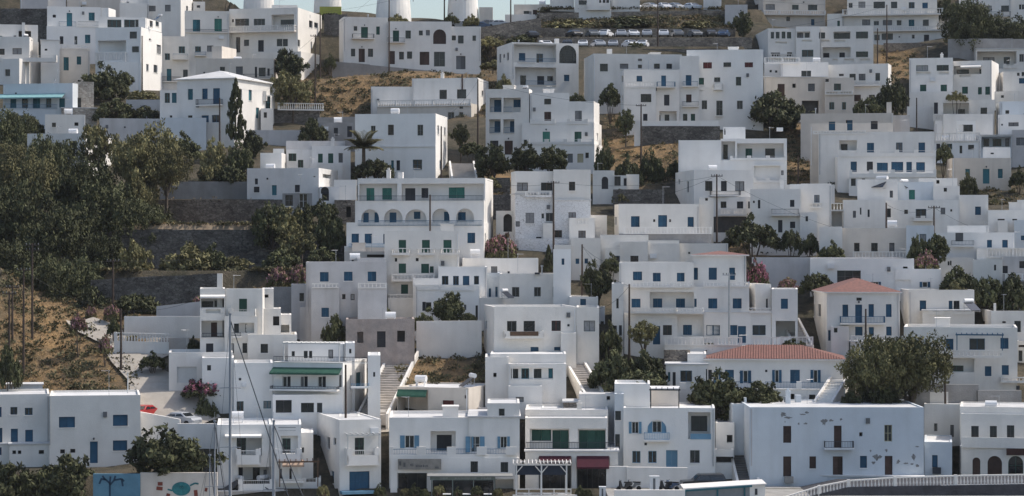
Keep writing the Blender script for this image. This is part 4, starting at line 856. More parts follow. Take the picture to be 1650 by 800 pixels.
V(148, 672, 565, d=8, p=.2, w='nw 225 767 260 822;kw 335 767 377 822;nw 452 767 485 824'); V(0, 662, 150, f=.4, d=8, p=.05, c='w'); V(190, 862, 605, f=-1.5, d=4, p=.03); K('bal', 218, 822, 600, 866, .1, slab=.05)
H('white house with twin blue shutters and dark iron balcony below the blue-shuttered block', 440, 'w', Y=288)
V(745, 700, 1258, d=9, p=.25, w='yd 878 702 928 757;bs 1082 748 1113 797;bs 1180 748 1215 797;kw 830 882 850 915;nw 848 885 862 915'); K('rail', 850, 752, 1000, 792, .8); V(825, 655, 1092, f=2.5, d=7, p=.1)
V(748, 860, 1000, f=-1.4, d=5, p=.1, w='kw 828 885 840 912;kw 843 882 853 912')
V(560, 655, 742, f=1.5, d=7, p=.1, c='q', w='bw 648 710 690 757')
H('sunlit white house with broad roof and outside stair beyond the twin blue shutters', 400, 'w', Y=300)
V(1088, 555, 1420, d=8, p=.1, w='nw 1150 612 1195 622;kv 1245 612 1275 622'); V(1150, 625, 1215, f=-1.2, d=4, p=.2); V(1275, 490, 1420, f=3, d=8, p=.1)
V(1255, 620, 1420, f=-1.8, d=6, p=.2, c='q', w='bs 1300 720 1330 750')
T(1320, 400)
H('low white house with open balustrade and small dark slits beside the dark hedge', 462, 'w', Y=281)
V(1015, 0, 1400, f=1, d=8, p=.1, w='bs 1190 -5 1215 5'); K('bal', 1080, 0, 1420, 62, .2, slab=.05); V(990, 75, 1182, f=-1, d=8, p=.1, w='kw 1127 108 1140 145'); V(1175, 55, 1420, f=-1.4, d=7, p=.1, c='g', w='ks 1183 115 1215 163;kv 1290 85 1330 130')
K('bal', 1200, 165, 1420, 215, 1.5)
# ---- row three
T(330, 400)
H('grey-white three-storey block with four bright blue shutters', 546, 'g', Y=268)
V(652, 90, 1172, f=1, s=0, d=9, p=.2, w='bs 742 155 798 217;bs 897 153 952 212;bs 1050 152 1105 215;nw 885 297 907 330;nw 940 297 965 335')
V(685, 258, 866, f=-.8, d=9, p=.05, w='bs 752 385 800 445'); K('bal', 690, 228, 862, 260, .12, slab=.05); V(985, 262, 1175, f=-.4, d=9, p=.05); K('bal', 988, 225, 1172, 262, .12, slab=.05)
V(612, 380, 700, f=2, d=5, c='g'); V(556, 235, 656, f=4, d=6, c='g', w='yw 610 290 640 345'); V(980, 66, 1168, f=1.8, d=7, p=.1)
H('cream annex with one dark window and a sunlit roof above the grey-white block', 452, 'e', Y=284)
V(900, 22, 1168, d=6, p=.1, w='ks 935 45 960 85;kv 1045 42 1160 60')
H('ruined pinkish stone cottage with empty window holes', 560, 'r', Y=262)
V(908, 458, 1352, d=7, p=.5, w='R1 982 540 1022 612;kv 982 540 1022 612;kd 1110 537 1165 640;kv 1240 533 1290 605'); 
H('white tower-like house with sunlit stairwell and a dark green balcony door', 588, 'w', Y=257)
V(132, 262, 372, s=14, d=9, p=.1, w='gd 220 327 272 415'); K('low', 158, 392, 332, 440, .8); V(128, 440, 340, f=-.9, s=0, d=5, p=.1, w='kw 188 487 220 547;R1 222 482 318 548;kd 260 490 300 547;kw 163 615 188 677;kw 243 613 273 677'); K('rail', 160, 545, 235, 580, .7)
V(-32, 262, 132, f=-.3, d=9, p=.15, w='R1.5 -25 325 125 385;kw -20 345 55 383;kw 62 340 122 385;R.3 8 395 100 420;R1.6 -22 468 125 578;nd 40 483 90 576;ks 8 615 55 707'); K('rail', -22, 548, 125, 580, .1, slab=.05)
AW(-30, 300, 130, 312, .5, WALLC['w'], 'canopy')
V(370, 262, 445, f=2.5, d=7, p=.05, w='kv 385 300 410 320'); V(378, 390, 492, f=1, d=5, p=.05, c='w', w='kv 440 440 480 500')
V(275, 558, 596, f=-1.6, s=0, d=8, p=.25, w='kw 360 618 407 677'); CH(75, 165, 110, 3); V(480, 430, 560, f=3, d=6, p=.1, w='R1.5 490 495 545 545')
V(350, 500, 480, f=-.5, d=6, p=.02, c='w') if False else None
SH(150, 'first white tank of the two on the tower-like house', 3.5); SH(250, 'second white tank, nearer the stairwell of the tower-like house', 3.5)
T(0, 400)
H('white garage building with a wide pale roller door below the enclosed yard', 620, 'w', Y=251, name='garage', cat='garage')
V(1088, 672, 1500, d=8, p=.3, w='wG 1140 765 1268 868;yw 1335 752 1370 800')
# ---- M
T(660, 400)
H('white house with shaded blue windows in an upper loggia by the round brownish tree', 520, 'w', Y=275)
V(185, 120, 500, f=1.2, d=9, p=.1, w='bw 208 180 250 237;bw 280 180 317 239;bd 343 180 385 272;bw 415 180 447 235'); V(35, 240, 450, f=-.6, d=9, p=.05, w='kw 105 350 140 405;ks 82 347 104 405;ys 350 365 365 400;kd 425 370 440 465'); K('low', 40, 236, 190, 270, .1, slab=.05); K('low', 200, 236, 415, 275, .12, slab=.05)
V(20, 195, 190, f=.6, d=8, p=.05)
H('long flat white roof block with a small hatch and a satellite dish', 462, 'w', Y=284)
V(340, 66, 830, d=8, p=.1, w='yw 525 118 565 160'); 
H('white house with three evenly spaced grey windows in a shadowed block', 500, 'w', Y=276)
V(578, 165, 1030, s=0, d=9, p=.25, w='yw 660 252 707 315;yw 802 252 846 313;yw 923 250 950 315'); V(450, 160, 582, f=1.6, d=8, p=.1, c='q', w='bs 510 260 525 315;bs 553 250 567 315')
V(450, 320, 600, f=-1.5, d=5, p=.1); BX('air_conditioner', 808, 158, 840, 170, 1, .4, IRON)
SH(620, 'solar tank between the grey-windowed block and the house with the brown balcony', -.5, .9)
H('white building with brown wooden balcony, black outside ladder and small blue windows', 590, 'w', Y=260)
V(545, 378, 1075, s=-78, d=10, p=.25, w='yw 628 470 690 538;kw 735 470 808 537;rw 915 468 975 535;bs 780 638 832 677;bs 932 638 972 675;ks 490 470 498 520'); K('low', 605, 535, 860, 583, 1.0)
V(1075, 382, 1222, f=.5, d=9, p=.25, w='yw 1123 468 1195 538'); V(975, 548, 1075, f=-1.2, d=4, p=.03); BX('wooden_rail', 640, 538, 822, 566, -1.06, .06, BRWOOD)
H('white cube with a single tall blue door beside the red-brown window house', 505, 'w', Y=272)
V(1030, 315, 1215, d=7, p=.1, w='bd 1100 328 1137 404'); V(925, 8, 1040, f=3, s=0, d=8, p=.1, w='bs 980 68 997 108') ; V(1210, 380, 1260, f=.5, d=5, w='kw 1232 472 1252 495')
H('white house with two small blue windows and wide blank walls by the dark shrubs', 440, 'w', Y=288)
V(1040, -65, 1230, d=9, p=.1, w='bs 1070 68 1093 102;bs 1128 68 1150 100'); V(1228, -85, 1540, f=.4, d=9, p=.1, w='bw 1355 48 1362 90'); V(1480, -30, 1740, f=-.3, d=8, p=.05); V(930, -20, 1042, f=-.4, d=8, p=.05, c='w', w='bs 980 68 997 108')
T(990, 400)
V(35, -40, 218, f=-.6, d=8, p=.05, w='kw 103 50 155 94'); V(215, -50, 420, f=-.2, d=8, p=.05, w='tw 232 50 283 92;kw 318 50 355 85'); V(415, -30, 735, f=.2, d=8, p=.05); V(-60, 0, 40, f=-.9, d=6, w='bw 0 50 35 100')
H('white flat house with pergola roof, laundry and small side window above the steps', 655, 'w', Y=251)
T(660, 600)
V(487, -98, 640, f=.2, d=9, p=.2, c='w', w='kv 540 5 560 32'); V(520, -118, 1010, f=1.5, d=8, p=.1, w=''); V(635, -55, 1010, f=-.3, d=9, p=.05, w='R1.5 645 -25 925 46;kw 655 -20 700 42;tw 720 -30 770 44;ts 895 -30 930 40;kw 800 -20 850 40'); PG(660, -52, 800, 46, 1.2, WALLC['w'])
V(635, 90, 855, f=-1.5, d=5, p=.05, w='kw 685 160 735 192')
H('white balconied house with red hipped roof at its corner and rows of blue shutters', 566, 'w', Y=264)
T(990, 400)
V(510, 50, 850, f=4.5, d=9, p=0, c='w', r='hip', rh=.45, w='bs 512 127 538 205;bd 608 127 660 205;bs 740 127 777 206')
V(30, 92, 512, f=4.3, s=0, d=9, p=.25, w='bs 120 152 178 208;bs 248 160 298 216;bs 403 160 452 216')
V(25, 252, 870, f=1.5, s=0, d=9, p=.05, w='bs 110 327 168 384;R1.3 228 283 512 388;bs 248 327 307 386;bs 397 327 455 386;bs 515 327 530 380;bs 605 325 663 390;bs 763 325 820 390'); K('bal', 100, 218, 512, 256, .4, slab=.06); K('bal', 575, 218, 870, 252, .12, slab=.06)
V(62, 420, 574, f=.2, d=8, p=.05, w='bd 248 503 295 622;nw 313 497 370 562;bs 443 497 500 562;R.6 405 432 570 570'); K('bal', 105, 386, 400, 422, .8); K('bal', 398, 388, 575, 424, 1.6)
V(574, 415, 880, f=.9, d=8, p=.02, w='bs 593 497 680 564;bs 735 497 792 562;bd 796 503 848 612'); V(870, 420, 1012, f=.6, d=8, p=.02, w='bw 890 497 975 562')
V(905, 232, 1012, f=3, s=0, d=7, p=.1, yaw=16, w='ks 977 327 990 385'); V(1010, 265, 1184, f=.2, s=0, d=9, p=.2, w='bs 1073 327 1118 392;R3 1040 470 1165 575'); K('bal', 870, 385, 1010, 420, .2)
V(320, 628, 1280, f=-2.2, d=3, p=.03); K('bal', 325, 574, 822, 630, .12, slab=.05); K('bal', 883, 574, 1062, 630, .12, slab=.05); K('bal', 1072, 572, 1280, 632, .12, slab=.05)
V(-20, 228, 62, f=-1.2, s=0, d=8, p=.1, w='yw 12 325 28 390;ks -5 500 15 560;ks 30 498 48 565')
V(590, 270, 632, f=-1, d=3) if False else None
H('symmetrical white house with red hipped roof and blue iron balcony', 572, 'w', Y=264)
T(1320, 400)
V(50, 290, 520, s=-98, d=13, p=0, r='hip', rh=1.5, ov=.25, w='bs 150 365 187 445;bd 232 365 277 490;bs 318 362 353 445;bs 430 362 467 445;bd 232 507 280 567;bs 320 510 353 567;bs 432 507 467 565;kw 240 320 275 340;ks -45 362 -27 442;ks -8 362 10 440;bd 58 530 75 598;kw 98 515 118 545')
K('brail', 130, 440, 420, 494, 1.0); V(75, 505, 192, f=-1.3, d=4, p=.05, w='kw 95 515 118 545'); V(200, 606, 540, f=-2.4, d=3, p=.02); K('bal', 205, 566, 540, 608, .12, slab=.05); V(420, 498, 428, f=-1.2, d=.2, p=0)if False else None
H('white house with open blue shutters and dark porch behind the red hipped roof', 470, 'w', Y=280)
V(490, 135, 785, d=8, p=.15, w='bo 665 218 698 254;R1.2 455 205 590 268;kw 480 215 560 262'); V(-60, 68, 612, f=1.2, d=6, p=.1, c='w', w='yw 115 145 268 225;bo 345 218 382 268;kv 540 120 570 132')
V(780, 255, 858, f=-.6, d=5, p=.1)
H('white cubic house with narrow blue shutters and an upper railed terrace', 532, 'w', Y=271)
V(575, 270, 1000, s=-58, d=9, p=.25, w='bs 648 338 690 404;bs 835 340 860 404;kw 866 340 905 404'); V(665, 405, 1002, f=-1.6, d=4, p=.02, w=''); K('low', 705, 400, 806, 432, .1, slab=.05); K('low', 860, 400, 1000, 432, .1, slab=.05)
SH(970, 'solar tank standing between the railed terrace and the blue pergola house', -2.5, 1.15)
H('white two-storey house with blue pergola, blue shutters and satellite dish', 626, 'w', Y=255)
V(545, 510, 1278, s=0, d=10, p=.3, w='bs 818 585 865 657;bw 968 583 1068 657;bs 1168 580 1220 650;nw 560 585 580 600;nw 640 585 660 600;bs 1068 762 1110 826;bs 1177 755 1222 818'); PG(885, 552, 1182, 660, 1.8, CM['b'])
V(740, 706, 1004, f=-1, d=8, p=.03, w='R2 820 712 1000 800;gw 840 760 930 800'); K('bal', 742, 658, 1185, 708, .3); K('bal', 1170, 832, 1330, 870, .7); BX('wall_vent', 1270, 888, 1292, 915, -.1, .15, IRON)
H('white block with sunlit end wall and a solar tank above the blue pergola', 560, 'w', Y=266)
V(1108, 405, 1420, s=-72, d=9, p=.25, w='kw 1258 470 1300 542;kv 1180 472 1203 484;nw 1048 470 1068 508'); V(1272, 600, 1420, f=-2, d=8, p=.1, c='w', w='ns 1285 625 1330 640;yw 1285 660 1310 730')
SH(1085, 'tilted solar heater on the sunlit end-walled block', 2, 1.25); CH(1122, 358, 1138, 2)
# ---- row four
T(990, 400)
H('long single-storey white house with red tiled roof, blue doors and railed veranda', 640, 'w', Y=254)
V(590, 722, 1475, f=0, d=9, p=0, r='hip', rh=1.35, ov=.3, w='ks 605 785 628 870;bo 655 790 672 868;bd 713 785 770 872;bo 830 790 860 872;bo 1035 786 1060 868;bd 1133 785 1195 872;bo 1283 786 1310 868;nw 805 800 812 808')
V(470, 682, 592, f=1, d=7, p=.1); V(330, 752, 600, f=-.4, d=8, p=0, w='ts 345 800 360 860;kd 375 800 395 905;bw 425 790 500 862;ks 590 780 600 860')
V(590, 908, 1490, f=-2.4, d=4, p=.03, w='kv 1130 940 1160 985;kv 1255 945 1295 990'); K('brail', 605, 862, 1480, 912, .1, slab=.06)
BX('gate_pier', 940, 860, 970, 908, -2.5, .3); BX('gate_pier', 1172, 860, 1204, 908, -2.5, .3); BX('gate_pier', 420, 868, 460, 910, -2.5, .3)
T(330, 400)
H('three-storey white house with green awning band and glass roof terrace', 686, 'w', Y=246)
V(440, 735, 890, f=0, s=165, d=9, p=.1, w='ww 500 828 528 896;ks 531 828 553 896;ww 615 828 638 896;ks 640 828 663 896;ww 728 828 755 896;ks 757 828 780 896;kw 865 820 882 896;tw 935 820 955 912;td 975 800 1010 905')
V(1050, 692, 1132, f=-.6, s=0, d=8, p=.05, w='kw 1085 800 1098 830'); V(535, 618, 905, f=3, d=6, p=.03, w='kw 560 665 580 697;kw 638 663 663 710;kw 672 663 692 710;kw 797 655 827 712'); V(905, 612, 968, f=2.5, d=5, p=.1, w='yw 930 650 945 680'); PG(540, 608, 900, 735, 1.8, CM['w'])
AW(440, 770, 885, 806, 1.3, AWN_G); K('rail', 436, 892, 870, 922, 1.1); V(436, 945, 890, f=-1.1, s=0, d=6, p=.03, w='kw 457 980 560 1062;kw 620 998 703 1060;kw 723 998 757 1062'); K('rail', 440, 700, 1050, 740, .1, slab=.06); K('lrail', 940, 875, 1060, 905, 1.0)
V(186, 740, 440, f=.5, d=7, p=.3, w='tw 205 988 250 1060;tw 378 985 428 1035;nw 378 715 382 745'); BX('air_conditioner', 240, 870, 268, 895, -.35, .35, PLAIN_W)
V(-20, 708, 190, f=2, d=6, p=.1, w='kw 15 755 40 790')
T(330, 600)
H('white quayside house with deep balconies, solid parapets and two solar tanks', 800, 'w', Y=236)
V(80, 338, 430, d=9, p=.15, w='R1.8 205 402 368 540;gw 207 430 265 538;R1.8 215 612 432 762;ks 218 625 245 690;kw 310 625 355 758;kw 380 640 400 758'); K('low', 200, 496, 360, 596, 1.2); K('low', 215, 690, 452, 768, 1.2); AW(130, 398, 365, 412, .9, WALLC['w'], 'canopy')
V(428, 338, 622, f=-.2, d=9, p=.1, w='gw 500 430 553 530;R.6 490 410 600 535;ks 480 622 497 690;kw 545 620 560 690'); K('rail', 497, 500, 582, 536, .8); K('low', 455, 495, 625, 575, .85); V(618, 390, 700, f=2, s=0, d=6, p=.05, w='yw 622 485 640 520'); PG(480, 570, 730, 740, 2.2, BRWOOD); K('low', 620, 680, 748, 752, 1.9)
K('rail', 470, 355, 590, 385, .05, slab=.04); AW(500, 565, 640, 600, 1.6, mat('tan_canvas', (.45, .33, .25), .8, .1, 2)); K('bal', 485, 690, 640, 716, .8)
V(80, 770, 640, f=-1.2, d=6, p=.02, c='g', w='R2 210 790 700 860;bw 480 730 630 775')
SH(195, 'solar tank farther from the curved house on the balconied quayside roof', 1.2, 1.2); SH(390, 'solar tank nearer the curved house on the balconied quayside roof', 1.2, 1.2)
H('white quayside house with long sunlit flank and big blue gridded window', 802, 'w', Y=235)
V(868, 305, 1136, s=-185, d=13, p=.1, w='gw 967 423 1027 532;bdL 932 640 1062 772;bw 932 640 1062 772;ys 725 410 747 487;ys 787 418 807 495;kw 830 423 846 467;kw 757 580 780 623;bs 812 637 833 715')
K('low', 905, 492, 1112, 602, 1.0); PG(905, 398, 1112, 500, 1.0, CM['w']); V(865, 286, 1000, f=5, d=5, p=.1)
BX('canopy', 868, 768, 1136, 786, -1.2, 1.2, CM['l'])
H('white restaurant house with light blue open shutters, balcony piers and lettered canopy', 802, 'w', Y=236)
V(1188, 292, 1720, s=0, d=10, p=.3, w='lo 1290 408 1350 490;R1.2 1455 380 1617 515;kd 1495 410 1592 512;lo 1700 415 1772 488')
V(1700, 292, 2030, f=.012, d=10, p=.02, w='lo 1712 415 1772 516;lo 1905 415 1948 490'); V(1820, 200, 2030, f=.3, d=7, p=.1, w='yw 1895 235 1933 305')
V(1195, 553, 2025, f=-1.1, d=9, p=.03, w='kw 1713 575 1760 646;kw 1907 580 1955 646;R1.5 1240 650 1435 800;kw 1245 655 1430 798;R1.5 1470 690 1860 800;kw 1475 695 1855 798;R1.5 1865 690 1990 800;kw 1870 695 1985 798')
K('low', 1200, 478, 1300, 556, 1.0) if False else None
for a_, b_ in ((1190, 1215), (1365, 1425), (1560, 1618), (1752, 1817), (1940, 2010)): BX('balcony_pier', a_, 482, b_, 535, -1.09, .2)
BX('balcony_wall', 1192, 530, 2012, 556, -1.095, .18); K('brail', 1200, 494, 2008, 534, 1.0, slab=.02)
SIGN_V = vol
H('white cube with brown shutter and dark open veranda under a green blind', 680, 'e', Y=248)
T(660, 600)
V(-80, 98, 380, s=80, d=9, p=.15, yaw=-20, c='e', w='R2.4 -78 112 118 256;rs 212 182 285 260;kw 250 82 300 104;nw 355 150 372 170'); AW(-76, 112, 114, 150, .5, AWN_G, 'blind')
SH(330, 'dark solar heater on the sunlit cube with the brown shutter', 3, 1.2); V(440, 230, 520, f=1, d=4, p=.1, c='g')
H('white taverna house with green shutters, long upper terrace and maroon shop awnings', 800, 'w', Y=237)
V(745, 295, 1275, f=1.4, d=9, p=.05, w='R.8 775 365 1030 498;gs 787 375 912 447;gd 920 378 1025 498;R.8 1085 365 1265 498;gd 1092 378 1200 498;gd 1200 378 1262 498'); V(745, 242, 1280, f=4, d=8, p=.2)
V(745, 512, 1345, f=0, d=9, p=.02, w='R1.5 830 545 1045 800;kw 835 550 1040 798;R1.5 1075 545 1290 800;kw 1080 550 1285 798;kw 1110 600 1180 798'); K('rail', 745, 452, 1320, 505, .1, slab=.1)
AW(835, 540, 1040, 575, .5, AWN_M); AW(1078, 540, 1285, 612, .9, AWN_M)
H('plain white wall house with roof corner steps behind the taverna terrace', 740, 'w', Y=246)
V(1092, 140, 1400, f=0, d=8, p=.1, w='kv 1270 155 1292 180'); V(850, 232, 1095, f=-.6, d=5, p=.1); V(990, 195, 1092, f=.5, d=4, p=.02, c='s')
T(990, 600)
H('white house with light blue shutters, pale blue balcony door and square upper porch', 790, 'w', Y=240)
V(58, 230, 648, s=0, d=9, p=.12, w='lo 112 320 156 396;A.25 212 308 336 392;lo 245 318 303 390;R1.8 475 258 620 432;lw 115 508 168 586;lw 218 508 272 586;ld 333 503 407 612;yw 487 503 550 586;kw 495 290 600 390'); K('lrail', 190, 390, 358, 448, .7); BX('porch_base', 490, 398, 622, 433, -.05, .1, CM['l'])
V(0, 75, 230, f=2.5, d=7, p=.25); V(0, 140, 60, f=1, d=7, c='q', w='kw 5 250 42 310;kw 5 400 35 495'); V(230, 112, 415, f=4, s=0, d=4, p=0, c='e'); PG(232, 106, 418, 232, 2.0, CM['k'])
V(475, 222, 625, f=-.3, d=9, p=.08, w='R1.8 482 262 618 392;kd 500 280 600 390') if False else None
V(650, 325, 775, f=3.5, d=6, p=.1, yaw=0, w='kv 725 405 762 455'); V(645, 500, 770, f=1.5, d=4, p=.1, w='kv 655 545 770 585')
H('huge plain bluish house with peeling patches and brown doors', 785, 'q', Y=238)
V(872, 226, 1995, s=-110, d=13, p=.12, c='q', w='ns 1088 347 1140 456;nd 1088 543 1140 674;ns 1257 543 1300 622;nd 1415 345 1465 497;cw 1740 340 1790 448;nd 1408 543 1472 672;bs 1583 540 1628 618;nd 1743 540 1793 674;kv 1578 388 1600 414;ks 778 335 790 460;ks 822 320 833 428')
K('rail', 1348, 446, 1540, 502, .8); V(760, 205, 850, f=6, s=-40, d=8, p=.1, w=''); CH(855, 165, 870, 2); CH(1130, 160, 1160, 3); CH(1200, 150, 1235, 3); BX('stone_step', 1095, 674, 1150, 716, -.6, .6, CONC); BIG_V = None
V(875, 672, 1995, f=-.15, d=1, p=.02, c='q'); BIGV = cur.vols[0]
T(1320, 600)
V(676, 450, 858, f=.3, d=9, p=.1, c='q', w='bs 728 535 763 614'); BX('air_conditioner', 730, 615, 785, 656, -.4, .4, IRON)
H('sunlit white roof block and recessed wall beside the arcaded quay house', 740, 'w', Y=250)
V(588, 128, 832, f=1, d=7, p=.15, w=''); V(676, 205, 918, f=-.8, d=8, p=.05, w='yw 740 330 762 382;ys 845 340 868 418')
V(825, 208, 1420, f=2.5, d=9, p=.1)
H('white arcaded quay house with solid pierced balcony and three round arched doors', 785, 'w', Y=240)
V(915, 270, 1420, f=1, d=9, p=.03, w='kw 980 347 1028 422;kw 1100 347 1145 422;kw 1210 343 1257 422'); V(915, 486, 1420, f=-.2, d=9, p=.02, w='nda 988 550 1038 668;nda 1085 540 1178 668;gwa 1218 540 1315 668'); K('sol', 918, 422, 1420, 490, .25)
for i in range(11): BX('dark_hole_plate', 1002 + i * 29, 446, 1009 + i * 29, 460, -.27, .02, IRON)  # dark plates set on the parapet; the shade of its holes is their colour
V(905, 225, 1420, f=1.8, d=8, p=.1)
ARC_V = vol
T(0, 600)
H('long plain white quayside house with bright blue shutters and door', 758, 'w', Y=240)
V(318, 150, 905, s=0, d=9, p=.2, w='bs 380 288 483 358;bs 728 275 823 347;bs 728 440 820 507;bd 580 447 630 587;nw 388 498 418 525;nw 453 495 485 520')
V(-40, 142, 320, f=1.5, s=0, d=9, p=.2, w='bw 67 225 112 275;bw 160 230 210 278;bs -20 225 10 290;bd 70 365 115 465;bd 163 372 212 465;bs -20 360 15 465'); V(58, 466, 322, f=0, d=6, p=.02, w='kw 80 505 103 528;kw 115 505 137 528;kv 250 503 283 528'); V(-60, 466, 60, f=.6, d=4, p=.02, w='bs -20 485 10 535')
BX('drain_pipe', 318, 155, 324, 470, -.1, .1, METAL)
H('low grey-blue hut roof on the dry slope behind the quayside house', 634, 'q', Y=252, name='hut', cat='hut')
V(42, 84, 275, d=3, p=.02, c='q')
H('white two-windowed house half hidden by the great dark trees', 292, 'w', Y=326)
T(0, 200)
V(175, 62, 550, s=185, d=14, p=.3, w='kw 350 120 378 157;kw 450 110 495 157;kw 562 212 572 225;kw 648 205 665 235;kw 605 100 620 130')
H('long low grey wall-like house with few openings below the aqua-awning house', 224, 'w', Y=350)
V(290, -60, 550, d=7, p=.1, w='nw 335 -8 360 20;kv 480 -10 505 12'); V(640, -35, 1040, f=1, d=5, p=.1, c='g')
V(1035, -40, 1330, f=-2, d=6, p=.1, c='q')
# white houses on the ridge above the car parks
T(660, 0)
H('cream ridge house with a low white apron and small dark doors', 26, 'e', Y=431)
V(672, 30, 905, s=0, d=8, p=.05, w='kw 765 75 785 112;nd 795 65 822 108;kw 735 72 770 92'); V(615, 95, 860, f=-2, d=3, p=.05, c='w')
H('tall white ridge house with blank wall next to the cream ridge house', 19, 'w', Y=429)
V(905, -60, 1060, d=9, w='yw 970 40 988 58'); 
H('white ridge house with pale balcony and dark windows above the upper car park', 18, 'w', Y=428)
V(1062, -60, 1300, s=0, d=9, p=.2, w='kw 1090 3 1142 32;kw 1222 -20 1235 20;kd 1245 0 1262 20;kd 1268 0 1285 20;kd 1295 5 1308 62'); K('low', 1140, 22, 1290, 66, .7)
T(990, 0)
V(-20, -50, 165, f=.6, d=8, p=.2)
H('pale flat wall house beside the parked white truck', 30, 'g', Y=424)
V(712, 32, 858, d=6, p=.1); V(573, -60, 690, f=5, d=6, p=.1, c='w')
# ================================================================ walls, roads, steps
def RW(label, x0, y0, x1, y1, mt='d', y0b=None, Y=None, th=.4, name='retaining_wall', cat='wall', cap=True):
    Yc = Y or float(y_of_row(y1)); a = at(x0, y0, Yc); b_ = at(x1, y0 if y0b is None else y0b, Yc)
    L_ = (b_ - a).xy.length; zb = min(float(ground(a.x, a.y)), float(ground(b_.x, b_.y)), at(x0, y1, Yc).z) - 1.0
    m = MB(); n = max(1, int(L_ / 3)); rr = random.Random(hash_s(label))
    for i in range(n):      # bays of slightly different height: a hand-built top
        u0, u1 = L_ * i / n, L_ * (i + 1) / n; za = a.z + (b_.z - a.z) * i / n; z2 = a.z + (b_.z - a.z) * (i + 1) / n; j = rr.uniform(-.06, .06) if mt in 'sSDdrW' else 0
        k = len(m.v); t = th
        m.v += [(u0, 0, zb), (u1, 0, zb), (u1, t, zb), (u0, t, zb), (u0, 0, za + j), (u1, 0, z2 + j), (u1, t, z2 + j), (u0, t, za + j)]
        for q in ((0, 3, 2, 1), (4, 5, 6, 7), (0, 1, 5, 4), (2, 3, 7, 6)) + (((3, 0, 4, 7),) if i == 0 else ()) + (((1, 2, 6, 5),) if i == n - 1 else ()): m.f.append(tuple(k + e for e in q))
        if i and abs(j) > 0: pass
    me = m.mesh(name, WALLC[mt]); o = thing(name, label, cat, (a.x, a.y, 0), math.atan2(b_.y - a.y, b_.x - a.x), None, me); return o
def wall_bal(o_label, x0, y0, x1, y1, Y, y0b=None, group=None, low=.35):
    """free-standing balustraded wall"""
    a = at(x0, y1, Y)
